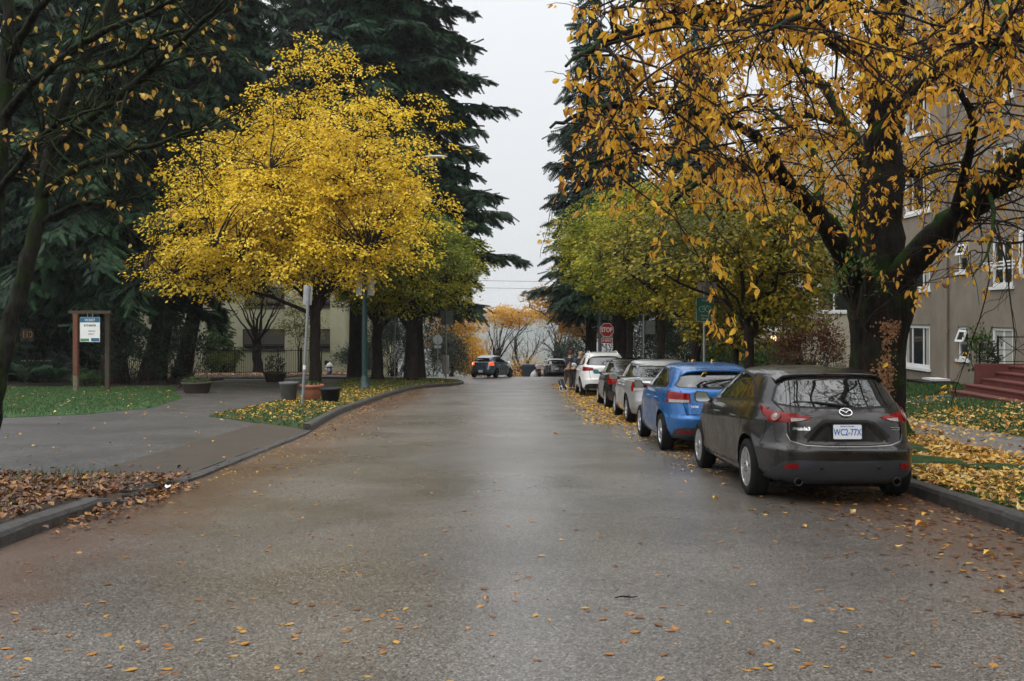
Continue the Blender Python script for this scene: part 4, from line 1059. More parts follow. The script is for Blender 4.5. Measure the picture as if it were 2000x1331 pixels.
# tail lamps, wrapping round the corners
for sg in (-1, 1):
    az = 38 * -sg * -1
tl_poly = lambda k: [(p[0], p[1]) for p in k]
def lamp(c, name, poly, az, m, eps=.006, bulge=.006, parent=None):
    """mirrored corner lamp; az>0 looks from behind left"""
    obs = []
    for mir in (1, -1):
        obs.append(c.patch(name, [(p[0] * mir, p[1]) for p in poly], m, az * mir, eps, .03, parent[mir] if isinstance(parent, dict) else parent, .015, False, bulge))
    return obs
def ux(c, x, z, az):
    """sideways coordinate, in the az view, of the body point seen from behind at (x, z)"""
    h = c.proj(0, x, z)[0]; a = rad(az); return h.x * math.cos(a) - h.y * math.sin(a)
def us(c, y, z, az):
    h = c.proj(90, -y, z)[0]; a = rad(az); return h.x * math.cos(a) - h.y * math.sin(a)
A = 35
red = [(us(c, -1.60, 1.02, A), 1.02), (us(c, -1.78, 1.005, A), 1.005), (ux(c, -.74, .985, A), .985), (ux(c, -.62, .965, A), .965), (ux(c, -.50, .945, A), .945), (ux(c, -.36, .915, A), .918), (ux(c, -.40, .895, A), .895), (ux(c, -.50, .868, A), .868), (ux(c, -.62, .855, A), .858), (ux(c, -.72, .852, A), .852), (us(c, -1.90, .862, A), .862), (us(c, -1.76, .92, A), .92)]
lm = lamp(c, 'tail_lamp', red, A, M['red_lens'])
pr = {1: lm[0], -1: lm[1]}
lamp(c, 'clear_lens', [(ux(c, -.565, .905, A), .905), (ux(c, -.47, .902, A), .902), (ux(c, -.42, .900, A), .900), (ux(c, -.46, .882, A), .882), (ux(c, -.565, .868, A), .868)], A, M['clear_lens'], .015, 0, pr)
for mir in (1, -1):
    h, n_ = c.proj(A * mir, ux(c, -.685, .92, A) * mir, .92); T = Matrix.Translation(h + n_ * .010) @ n_.to_track_quat('Z', 'Y').to_matrix().to_4x4()
    mb = MB(); mb.lathe([(.062, 0), (.062, .008), (.052, .012), (.047, .006), (.03, .010), (.001, .014)], 24, 0, T); mb.lathe([(.030, .0112), (.022, .016), (.001, .017)], 20, 1, T)
    mb.build('lamp_ring', [mat('smoked_lens', (.22, .07, .06), .12), M['clear_lens']], pr[mir])
# hatch shut line, plate panel edge, bumper
c.strip('hatch_gap', [(-.665, 1.06), (-.625, .99), (-.60, .90), (-.60, .74), (-.575, .665), (-.45, .638), (-.2, .625), (.2, .625), (.45, .638), (.575, .665), (.60, .74), (.60, .90), (.625, .99), (.665, 1.06)], .010, M['gap'], 0, .003)
c.patch('plate_panel_edge', [(-.46, .72), (-.29, .868), (-.21, .892), (.21, .892), (.29, .868), (.46, .72), (.43, .69), (.275, .845), (.20, .868), (-.20, .868), (-.275, .845), (-.43, .69)], M['black'], 0, .004, .02)
c.strip('ledge_highlight', [(-.615, .74), (-.585, .668), (-.45, .628), (-.2, .615), (.2, .615), (.45, .628), (.585, .668), (.615, .74)], .009, mat('painted_highlight_grey', (.30, .29, .28), .3, metal=.8), 0, .004)  # pale strip paints in the light line along the bumper ledge
dfp = [(-.79, .26), (-.74, .37), (-.655, .46), (-.52, .478), (-.25, .472), (.25, .472), (.52, .478), (.655, .46), (.74, .37), (.79, .26), (.62, .215), (-.62, .215)]
df = c.patch('bumper_insert', dfp, M['trim'], 0, .009, .03)
c.patch('bumper_insert_groove', [(-.40, .435), (.40, .435), (.50, .335), (.40, .315), (-.40, .315), (-.50, .335)], mat('dark_groove_plastic', (.020, .022, .026), .5), 0, .012, .03, df)
lamp(c, 'reflector', [(-.66, .385), (-.53, .392), (-.535, .445), (-.60, .445), (-.645, .42)], 0, M['red_lens'], .017, .002, df)
for x in (-.30, .30):
    h, n_ = c.proj(0, x, .405); T = Matrix.Translation(h + n_ * .012) @ Matrix.Rotation(rad(90), 4, 'X'); mb = MB(); mb.lathe([(.024, -.01), (.024, .006), (.018, .009), (.001, .009)], 18, 0, T); mb.build('parking_sensor', M['black'], df)
for x in (-.52, .52):
    mb = MB(); T = Matrix.Translation((x, -1.98, .245)) @ Matrix.Rotation(rad(90), 4, 'X'); mb.lathe([(.028, -.25), (.032, .17), (.042, .185), (.044, .19), (.038, .196), (.036, .19), (.034, .02), (.001, .02)], 24, 0, T)
    mb.build('exhaust_pipe', mat('dull_steel', (.10, .10, .10), .4, metal=1), c.root)
mb = MB(); mb.box(-.66, .66, -1.95, -1.6, .165, .24); mb.box(-.60, .60, -1.6, 1.6, .16, .21); mb.box(-.7, .7, -1.43, -1.31, .25, .37); mb.build('underbody', M['gap'], c.root)
pl, T = c.plate(.768, M['black'], tilt=0)
text_mesh('WC2-77X', .098, 'lettering', M['blue_ink'], T @ Matrix.Translation((0, -.006, .0142)), pl, sx=.70, bold=.0012)
text_mesh('BRITISH COLUMBIA', .020, 'lettering', M['blue_ink'], T @ Matrix.Translation((0, .058, .0142)), pl, sx=.85)
# badge and lettering
h, n_ = c.proj(0, 0, .965); T = Matrix.Translation(h + n_ * .003) @ n_.to_track_quat('Z', 'Y').to_matrix().to_4x4()
T = Matrix.Translation(h + n_ * .003) @ Matrix.Rotation(rad(90 - math.degrees(math.asin(max(-1, min(1, n_.z))))), 4, 'X')
mb = MB(); ring = [(.066 * math.cos(a), .052 * math.sin(a), .008) for a in np.linspace(0, 2 * math.pi, 33)]
mb.tube([T @ Vector(p) for p in ring], .0075, 6)
for sg in (-1, 1): mb.tube([T @ Vector(p) for p in ((sg * .062, .018, .008), (sg * .036, .022, .009), (sg * .014, .008, .010), (0, -.012, .010))], [.005, .007, .006, .006], 6)
mb.build('emblem', M['chrome'], c.root)
text_on(c, 'mazda3', -.475, .80, .050, 1.12)
h, n_ = c.proj(0, .50, .80); mb = MB(); T = Matrix.Translation((h.x, h.y - .004, h.z)) @ Matrix.Rotation(rad(90), 4, 'X'); mb.prism(rrect(.13, .03, .006), 0, .006, 0, T); b_ = mb.build('skyline_badge', M['chrome'], c.root)
mb = MB(); mb.prism(rrect(.105, .014, .003), .0062, .007, 0, T); mb.build('badge_inlay', M['black'], b_)
# roof spoiler with a high brake lamp
def spoiler(c, xs, y0, y1, zoff=.0, drop=.01, th=.028, m=None, lampz=True):
    mb = MB(); vs = []; n = len(xs); 
    for x in xs:
        k = abs(x) / max(xs)
        hz = c.bvh.ray_cast(Vector((x, y0, 3)), Vector((0, 0, -1)))[0]
        ye = y1 + .10 * k ** 3
        hz2 = c.bvh.ray_cast(Vector((x, y0 + .12, 3)), Vector((0, 0, -1)))[0]
        sl = (hz2.z - hz.z) / .12
        ze = hz.z - sl * (y0 - ye) * .9 - drop * 0
        vs += [(x, y0 + .02, hz.z + .004), (x, ye, ze + .006), (x, ye - .006, ze - .004), (x, ye + .004, ze - th), (x, y0 + .02, hz.z - .05)]
    fs = []
    for i in range(n - 1):
        for j in range(4): fs.append((i * 5 + j, i * 5 + j + 1, (i + 1) * 5 + j + 1, (i + 1) * 5 + j))
    fs += [(0, 1, 2, 3, 4), tuple((n - 1) * 5 + j for j in (4, 3, 2, 1, 0))]
    mb.add(vs, fs, 0, True); so = mb.build('spoiler', m or c.sp['paint'], c.root); so.data.set_sharp_from_angle(angle=rad(35))
    if lampz:
        p = vs[(n // 2) * 5 + 3]; mb = MB(); mb.box(-.16, .16, p[1] - .004, p[1] + .03, p[2] + .002, p[2] + .016); mb.build('high_brake_lamp', M['dred_lens'], so)
    return so
spoiler(c, list(np.linspace(-.60, .60, 17)), -1.42, -1.70)
c.wheels('cover'); c.mirrors(.60, 1.02, .97, M['p_grey'], None, (.22, .15)); c.handles((.02, -.86), .865, M['p_grey'])
for y in (-.335, .98): c.strip('door_gap', [(-y, .30), (-y + (.04 if y > 0 else 0), .6), (-y, 1.0)], .008, M['gap'], 90, .002, True)
c.strip('door_gap', [(1.02, .36), (1.06, .62), (1.20, .82), (1.32, .96), (1.30, 1.05)], .008, M['gap'], 90, .002, True)
c.strip('sill_gap', [(-.98, .30), (1.02, .31)], .008, M['gap'], 90, .002, True)
c.strip('bumper_gap', [(1.74, .62), (1.80, .70), (1.84, .86)], .006, M['gap'], 90, .002, True)
lid = [(1.45, .80), (1.60, .80), (1.60, .93), (1.45, .93)]
h = c.bvh.ray_cast(Vector((.18, -.95, 3)), Vector((0, 0, -1)))[0]
mb = MB(); mb.lathe([(.03, -.01), (.028, .012), (.012, .03), (.001, .032)], 14, 0, Matrix.Translation(h)); mb.tube([h + Vector((0, 0, .02)), h + Vector((0, -.09, .17))], [.006, .003], 6); mb.build('aerial', M['black'], c.root)

# ---- bright blue hatchback
def std_hatch(name, label, cat, L, W, H, ra, fa, wr, pm, trim_low=None, group=GRP, res=(80, 100), plate_z=.76, plate_txt=None, badge=None, rim_style='five', rim_m=None, lampf=None, dlo=None, rglass=None, mir=M['mirror'], mir_m=None, rails=False, spo=True, low_trim=.40, mirpos=None, trk=None, rows=None, lampm=None, **kw):
    c = Car(dict(name=name, label=label, cat=cat, group=group, L=L, ra=ra, fa=fa, wr=wr, arch=wr + .05, track=trk or W / 2 - .115, paint=pm, Nv=res[0], Ns=res[1],
        taper=.075, bow=.09, rows=rows or rows_hatch(L, W, H, **kw), creases=[((.78, -.03), .010, .04), ((.38, .01), .008, .03)], bumps=[(ra, .78, .5, .16, .014), (0, .56, 1.0, .14, -.016)]))
    gb_, gt = kw.get('gl_bot', 1.0), kw.get('gl_top', 1.30); w_ = W / 2
    rg_ = rglass or [(-w_ * .60, gt - .01), (0, gt + .005), (w_ * .60, gt - .01), (w_ * .68, (gt + gb_) / 2), (w_ * .735, gb_ + .09), (w_ * .69, gb_ + .05), (0, gb_ + .03), (-w_ * .69, gb_ + .05), (-w_ * .735, gb_ + .09), (-w_ * .68, (gt + gb_) / 2)]
    mz_ = sum(p[1] for p in rg_) / len(rg_)
    c.patch('rear_window_trim', [(x * 1.03, mz_ + (z - mz_) * 1.09) for x, z in rg_], M['black'], 0, .0025, .05)
    c.patch('rear_window', rg_, M['glass'], 0, .006, .05)
    if dlo:
        cx = sum(p[0] for p in dlo[0]) / len(dlo[0]); side(c, 'window_trim', dlo[0], M['black'], .003)
        for nm, pl_ in dlo[1:]: side(c, nm, pl_, M['glass'], .007)
    if lampf: lampf(c)
    tz = low_trim
    if trim_low: c.patch('bumper_insert', [(-w_ * .84, tz - .18), (-w_ * .80, tz - .04), (-w_ * .66, tz), (w_ * .66, tz), (w_ * .80, tz - .04), (w_ * .84, tz - .18), (w_ * .66, tz - .23), (-w_ * .66, tz - .23)], trim_low, 0, .008, .05)
    mb = MB(); mb.box(-w_ * .74, w_ * .74, -L / 2 + .3, L / 2 - .4, .165, .25); mb.build('underbody', M['gap'], c.root)
    if plate_z:
        pl, T = c.plate(plate_z, M['black'])
        if plate_txt: text_mesh(plate_txt, .095, 'lettering', M['blue_ink'], T @ Matrix.Translation((0, 0, .0142)), pl, sx=.72)
    if spo:
        yb = c.proj(0, 0, gt)[0].y; spoiler(c, list(np.linspace(-w_ * .64, w_ * .64, 13)), yb + .16, yb - .06)
    c.wheels(rim_style, rim_m); my = mirpos or (fa - .70, gb_ + .03, w_ + .075)
    c.mirrors(my[0], my[1], my[2], mir_m or pm, mir, (.20, .14)); c.handles((fa - 1.35, fa - 2.2), gb_ - .14, pm)
    c.strip('hatch_gap', [(-w_ * .70, gb_ + .02), (-w_ * .66, gb_ - .2), (-w_ * .60, .62), (w_ * .60, .62), (w_ * .66, gb_ - .2), (w_ * .70, gb_ + .02)], .010, M['gap'], 0, .003)
    for y in (fa - 1.66, fa - .35): c.strip('door_gap', [(-y, .30), (-y, gb_ - .02)], .008, M['gap'], 90, .002, True)
    c.strip('door_gap', [(-ra - .34, .36), (-ra - .30, .62), (-ra - .10, .85), (-ra - .05, gb_)], .008, M['gap'], 90, .002, True)
    return c
def dlo_for(fa, ra, gb_, gt, wsb, end):
    """side glass outline from the wheelbase: trim, front window, rear window"""
    b = gb_ + .01; B = fa - 1.66
    return [[(wsb + .02, b - .02), (wsb - .30, b + .14), (wsb - .72, gt + .03), (B, gt + .075), (end + .50, gt + .045), (end + .16, gt - .08), (end, b + .09), (end + .06, b + .03), (B, b - .005)],
            ('front_window', [(wsb - .16, b + .02), (wsb - .34, b + .13), (wsb - .73, gt + .005), (B + .03, gt + .045), (B + .03, b + .025)]),
            ('rear_door_window', [(B - .04, b + .027), (B - .04, gt + .045), (end + .52, gt + .018), (end + .22, gt - .09), (end + .07, b + .095), (end + .12, b + .055)])]
def box_lamp(corner, m=None, az=35, clear=None):
    """corner: (y on the flank, top outer z, bottom outer z, inner x, inner top z, inner bottom z)"""
    def f(c):
        yo, zt, zb, xi, zti, zbi = corner
        yo2 = yo
        n = 4; top = [(us(c, yo2, zt, az), zt)] ; bot = [(us(c, yo2 , zb, az), zb)]
        wmax = c.sp['rows'] if False else None
        for t in (.86, .6, .3, 0): 
            x = xi + (-.80 - xi) * t; top.append((ux(c, x, zti + (zt - zti) * t, az), zti + (zt - zti) * t)); bot.append((ux(c, x, zbi + (zb - zbi) * t, az), zbi + (zb - zbi) * t))
        o = lamp(c, 'tail_lamp', top + bot[::-1], az, m or M['red_lens']); pr = {1: o[0], -1: o[1]}
        if clear:
            f0, f1 = clear; q = lambda t, s_: (lambda x, a, b: (ux(c, x, b + (a - b) * s_, az), b + (a - b) * s_))(xi + (-.80 - xi) * t, zti + (zt - zti) * t, zbi + (zb - zbi) * t)
            lamp(c, 'clear_lens', [q(.86, f1), q(.5, f1), q(.06, f1), q(.06, f0), q(.5, f0), q(.86, f0)], az, M['clear_lens'], .016, 0, pr)
        return o
    return f
bl = std_hatch('parked_car', 'bright blue hatchback parked in front of the dark grey one', 'car', 4.06, 1.725, 1.45, -1.28, 1.30, .308, M['p_blue'], M['trim'], res=(90, 110), plate_z=.78, plate_txt='KJ4-09R',
    hood=.96, belt=1.0, cowl=1.1, gl_bot=1.0, gl_top=1.29, gl_in=.20, gl_top_in=.42, wsb=.98, wst=.16, tail_in=.09, ledge=.03, bump_z=.55, nr=5.5, rlen=.95,
    dlo=dlo_for(1.30, -1.28, 1.0, 1.29, .98, -1.42), lampf=box_lamp((-1.58, .985, .80, -.46, .955, .80), clear=(.04, .30)), low_trim=.42, mir_m=M['black'])
text_on(bl, 'RIO5', -.40, .745, .045, 1.2)
bl.patch('reflector', [(-.66, .33), (-.44, .33), (-.44, .37), (-.66, .37)], M['red_lens'], 0, .014, mirror=True)

# ---- three-box cars
def rows_sedan(L, W, H, deck=.98, gl_top=1.30, bump_z=.52, low=.19, glb=1.03, wsb=.95, wst=.1, y_gb=-1.55, y_gt=-.92):
    r, f, w_ = -L / 2, L / 2, W / 2
    return [(low, r + .30, f - .35, w_ * .88, 4.5, 4), (low + .05, r + .12, f - .16, w_ * .935, 5, 4), (low + .13, r + .05, f - .07, w_ * .965, 5, 4), (bump_z - .12, r + .012, f - .02, w_ * .988, 5, 3.6),
        (bump_z, r, f, w_ * .998, 5, 3.4), (bump_z + .05, r + .03, f - .01, w_, 5, 3.4), (.72, r + .055, f - .08, w_, 4.8, 3.4), (.86, r + .06, f - .25, w_ * .995, 4.6, 3.4), (deck - .045, r + .075, f - .6, w_ * .978, 4.4, 3.6),
        (deck - .008, r + .12, f - 1.0, w_ * .958, 4.4, 3.8), (deck + .012, r + .36, wsb + .25, w_ * .935, 4.2, 4), (glb, y_gb, wsb, w_ * .90, 4.2, 4), (glb + .10, y_gb + (y_gt - y_gb) * .36, wsb - .28, w_ * .85, 4.2, 4),
        (gl_top - .01, y_gt, wst + .18, w_ * .76, 4.2, 4), (gl_top + .045, y_gt + .16, wst + .04, w_ * .715, 4, 4), (H - .05, y_gt + .36, wst - .12, w_ * .65, 4, 4), (H - .02, y_gt + .58, wst - .3, w_ * .50, 3.5, 3.6), (H - .005, y_gt + .72, wst - .42, w_ * .28, 3, 3), (H, y_gt + .78, wst - .48, w_ * .06, 2.4, 2.4)]
def sedan(label, pm, L, W, H, ra, fa, wr, lampf, mir, txt, rim_m=None, style='ten', yb=-1.55, yt=-.92, res=(84, 104)):
    w_ = W / 2; rg_ = [(-w_ * .56, 1.285), (w_ * .56, 1.285), (w_ * .655, 1.15), (w_ * .72, 1.062), (w_ * .6, 1.048), (-w_ * .6, 1.048), (-w_ * .72, 1.062), (-w_ * .655, 1.15)]
    return std_hatch('parked_car', label, 'car', L, W, H, ra, fa, wr, pm, None, res=res, plate_z=.80, plate_txt=txt, rows=rows_sedan(L, W, H, y_gb=yb, y_gt=yt), rglass=rg_, spo=False,
        dlo=dlo_for(fa, ra, 1.0, 1.29, .95, yb + .12), lampf=lampf, mir=mir, rim_style=style, rim_m=rim_m)
sv = sedan('silver sedan with a red and clear tail lamp parked ahead of the blue hatchback', M['p_silver'], 4.60, 1.76, 1.465, -1.30, 1.30, .315, box_lamp((-1.75, .955, .735, -.45, .93, .775), clear=(.02, .40)), M['mirror'], 'AR0-52D')
bk = sedan('small black sedan parked between the silver sedan and the white crossover', M['p_black'], 4.30, 1.70, 1.46, -1.22, 1.28, .305, box_lamp((-1.58, .95, .70, -.48, .92, .74)), M['mirror_blue'], 'DH7-31L', yb=-1.48, yt=-.86)
# ---- white crossover with roof rails
wv = std_hatch('parked_car', 'white crossover with roof rails at the head of the parked row', 'car', 4.43, 1.81, 1.66, -1.30, 1.30, .345, M['p_white'], M['black'], res=(84, 104), plate_z=.86, plate_txt='FL2-66T',
    hood=1.06, belt=1.10, cowl=1.2, gl_bot=1.12, gl_top=1.48, gl_in=.16, gl_top_in=.40, wsb=1.05, wst=.22, tail_in=.07, ledge=.03, bump_z=.62, nr=5.5, low=.22, rlen=1.05,
    dlo=dlo_for(1.30, -1.30, 1.12, 1.48, 1.05, -1.62), lampf=box_lamp((-1.72, 1.10, .94, -.45, 1.06, .96)), low_trim=.48, rim_style='five')
def rails(c, x, y0, y1, m, h=.05):
    for sg in (-1, 1):
        mb = MB(); pts = []
        for k, t in enumerate(np.linspace(0, 1, 12)):
            y = y0 + (y1 - y0) * t; hz = c.bvh.ray_cast(Vector((sg * x, y, 3)), Vector((0, 0, -1)))[0]
            pts.append((sg * x, y, hz.z + h * min(1, 6 * min(t, 1 - t)) - .005))
        mb.tube(pts, .018, 8); mb.build('roof_rail', m, c.root)
rails(wv, .52, -1.55, .35, M['p_white'])
# ---- the two cars beyond
def te_lamp(c):
    o = box_lamp((-1.62, 1.06, .80, -.50, .98, .80), m=M['brake_on'])(c)
    h, n_ = c.proj(35, ux(c, -.66, .90, 35), .90); mb = MB(); mb.lathe([(.05, 0), (.04, .03), (.001, .04)], 14, 0, Matrix.Translation(h + n_ * .01) @ n_.to_track_quat('Z', 'Y').to_matrix().to_4x4()); mb.build('bulb', M['brake_hot'], o[0])
te = std_hatch('moving_car', 'slate grey hatchback turning across the junction with its brake lamps lit', 'car', 4.12, 1.72, 1.45, -1.28, 1.29, .312, M['p_teal'], M['trim'], group='cars out in the junction and beyond', res=(64, 80), plate_z=.42, plate_txt=None,
    hood=.96, belt=1.0, cowl=1.1, gl_bot=1.0, gl_top=1.26, gl_in=.24, gl_top_in=.52, wsb=.98, wst=.16, tail_in=.12, ledge=.02, bump_z=.55, nr=5, dlo=dlo_for(1.29, -1.28, 1.0, 1.28, .98, -1.40), lampf=te_lamp, low_trim=.36, rim_m=M['dalloy'])
dk = std_hatch('parked_car', 'dark grey crossover parked downhill beyond the junction', 'car', 4.5, 1.84, 1.65, -1.32, 1.33, .35, M['p_dark'], M['black'], group='cars out in the junction and beyond', res=(64, 80), plate_z=.80,
    hood=1.05, belt=1.09, cowl=1.2, gl_bot=1.12, gl_top=1.47, gl_in=.2, gl_top_in=.50, wsb=1.02, wst=.2, tail_in=.08, ledge=.03, bump_z=.60, nr=5.5, low=.24, rlen=1.05, dlo=dlo_for(1.33, -1.32, 1.12, 1.48, 1.02, -1.6), lampf=box_lamp((-1.72, 1.06, .95, -.40, 1.02, .97), m=M['dred_lens']), low_trim=.50)

def park(c, X, Yaxle, rot=0.0, pitch=None):
    a = rad(rot); ra = c.sp['ra']
    Yc = Yaxle - ra * math.cos(a); Xc = X + ra * math.sin(a)
    pitch = math.atan(S) if pitch is None else pitch
    c.root.location = (Xc, Yc, float(gz(Xc, Yc))); c.root.rotation_euler = (-pitch, 0, a)
park(mz, 3.53, 11.28, .6); park(bl, 3.30, 16.5, .3); park(sv, 3.50, 23.0); park(bk, 3.54, 29.0); park(wv, 3.44, 37.4)
park(te, -1.75, 64.6, -20, .045); park(dk, 3.35, 75.6, 0, .10)

# ------------------------------------------------------------------ trees and plants
M['bark_dark'] = bark_mat('dark_conifer_bark', (.012, .010, .009), (.045, .036, .030), None, scale=5)
M['bark_red'] = bark_mat('red_brown_bark', (.022, .015, .012), (.075, .050, .040), None, scale=5)
M['bark_cherry'] = bark_mat('mossy_cherry_bark', (.006, .005, .0045), (.026, .021, .017), (.018, .040, .006), .42, scale=7)
M['bark_moss'] = bark_mat('mossy_grey_bark', (.006, .006, .005), (.034, .033, .027), (.020, .034, .008), .47, scale=7)
M['bark_twig'] = bark_mat('dark_twig_bark', (.014, .010, .008), (.045, .034, .026), None, scale=9)
M['needles'] = leaf_mat('dark_conifer_needles', [(.010, .032, .013), (.017, .053, .021), (.030, .074, .027), (.060, .055, .022)], [0, .45, .93, 1], trans=.18, clump=(.008, .022, .013), nscale=.5, rough=.6)
M['needles_blue'] = leaf_mat('blue_green_needles', [(.013, .042, .022), (.022, .066, .032), (.036, .088, .042)], trans=.15, clump=(.010, .028, .018), nscale=.5)
M['lf_yellow'] = leaf_mat('bright_yellow_leaves', [(.30, .17, .02), (.52, .33, .03), (.82, .58, .05), (.86, .66, .075), (.74, .57, .06)], [0, .12, .35, .8, 1], trans=.34, clump=(.78, .56, .03), nscale=.45)
M['lf_green'] = leaf_mat('yellow_green_leaves', [(.05, .085, .010), (.18, .20, .018), (.36, .34, .028), (.52, .45, .035), (.62, .52, .05)], [0, .2, .5, .85, 1], trans=.38, clump=(.14, .19, .02), nscale=.35)
M['lf_olive'] = leaf_mat('olive_gold_leaves', [(.05, .06, .010), (.13, .125, .012), (.25, .21, .018), (.42, .31, .022), (.55, .40, .035)], [0, .25, .55, .85, 1], trans=.36, clump=(.08, .085, .012), nscale=.4)
M['lf_cherry'] = leaf_mat('orange_cherry_leaves', [(.05, .016, .009), (.11, .035, .014), (.60, .26, .028), (.80, .42, .036), (.84, .54, .048), (.80, .56, .06)], [0, .17, .22, .5, .8, 1], trans=.42, clump=(.70, .36, .05), nscale=1.2, rough=.42)
M['lf_orange'] = leaf_mat('far_orange_leaves', [(.40, .17, .03), (.72, .36, .05), (.80, .50, .08)], trans=.4, clump=(.62, .40, .07), nscale=.5)
M['lf_rust'] = leaf_mat('rust_brown_leaves', [(.07, .03, .015), (.15, .065, .028), (.24, .11, .04)], trans=.25, clump=(.10, .04, .02), nscale=1.2)
M['lf_dark'] = leaf_mat('dark_shrub_leaves', [(.010, .026, .012), (.020, .050, .020), (.035, .075, .030)], trans=.2, clump=(.010, .022, .010), nscale=1.0, spec=.5, rough=.4)
M['lf_shrub'] = leaf_mat('mid_green_shrub_leaves', [(.025, .055, .016), (.05, .10, .025), (.10, .15, .03)], trans=.25, clump=(.03, .06, .018), nscale=1.0)
M['lf_lime'] = leaf_mat('lime_leaves', [(.10, .12, .02), (.18, .20, .03), (.28, .27, .04)], trans=.35)
M['fern'] = leaf_mat('fern_green', [(.012, .032, .016), (.022, .055, .024), (.035, .075, .03)], trans=.25)

def conifer(name, label, X, Y, H, R, z0, seed, nb=90, up=.12, droop=.42, frond=(.75, .38), m=None, tr=.45, lean=(0, 0), pw=.62, bark=None, base=None, group='tall dark conifers', rag=.28, az_bias=None, dens=1.0):
    rg = np.random.default_rng(seed); nb = int(nb * 1.25) if H > 8 else nb; fine = .66 if Y < 66 and H > 8 else 1.0; dens = dens / fine ** .75; frond = (frond[0] * fine, frond[1] * fine)
    zb = float(gz(X, Y)) - .1 if base is None else base
    root = empty(name, (X, Y, zb)); tag(root, label, 'tree', group)
    wd = Wood(); t = np.linspace(0, 1, 14)
    axis = lambda h: np.stack([lean[0] * h * (1 - .35 * np.clip(h / H, 0, 1)), lean[1] * h, h], -1)
    ax = axis(t * H); ax[1:, :2] += np.cumsum(rg.normal(0, .03, (13, 2)), 0)
    wd.tube(ax, np.maximum(tr * (1 - t) ** .85, .03) * np.where(t < .03, 1.35, 1), 12)
    pos, axs, nrm, Ls, Ws = [], [], [], [], []
    for b in range(nb):
        u = (b + rg.uniform(0, 1)) / nb; h = z0 + (H - z0) * u ** 1.12
        L = max(R * (1 - u) ** pw * rg.uniform(1 - rag * 1.6, 1 + rag * .35), .5)
        if u < .10: L *= .62 + 3.8 * u
        a = b * 2.39996 + rg.normal(0, .35)
        o = np.array([np.interp(h, t * H, ax[:, 0]), np.interp(h, t * H, ax[:, 1]), h]); d = np.array([math.cos(a), math.sin(a), 0])
        s = np.linspace(0, 1, 8)[:, None]
        up_ = up * rg.uniform(.5, 1.5); dr = droop * rg.uniform(.6, 1.3) * (1.15 - .5 * u)
        p = o + d * L * s + np.array([0, 0, 1]) * L * (up_ * s - dr * s ** 2); p[1:] += rg.normal(0, .035 * L ** .5, (7, 3))
        wd.tube(p, np.linspace(min(.03 + L * .011, tr * .4), .008, 8), 4)
        side_ = np.array([-d[1], d[0], 0])
        ntw = max(int(L / .30 * dens), 3)
        for k in range(ntw):
            sv_ = .10 + .90 * (k + rg.uniform(0, 1)) / ntw
            c = np.array([np.interp(sv_, s[:, 0], p[:, q]) for q in range(3)])
            for sg in (-1, 1):
                tl = (.36 * L * (1 - sv_) ** .8 + .55) * rg.uniform(.6, 1.2)
                td = unit(side_ * sg * rg.uniform(.55, 1.0) + d * rg.uniform(.35, .9) + np.array([0, 0, -rg.uniform(.05, .5) - droop * .35]))
                nf = max(int(tl / .36 * dens), 1)
                for f in range(nf):
                    q = c + td * tl * (f / nf); q[2] -= .25 * droop * (tl * f / nf) ** 2
                    pos.append(q); axs.append(td + rg.normal(0, .25, 3) + np.array([0, 0, -droop * .5])); nrm.append(np.array([0, 0, 1.]) + rg.normal(0, .35, 3))
                    Ls.append(1.18 * frond[0] * rg.uniform(.65, 1.2)); Ws.append(1.45 * frond[1] * rg.uniform(.7, 1.2))
    wd.build('trunk', bark or M['bark_dark'], root)
    leaves('crown', pos, axs, nrm, Ls, Ws, T_SPRAY if fine < 1 else T_FROND, m or M['needles'], root)
    return root

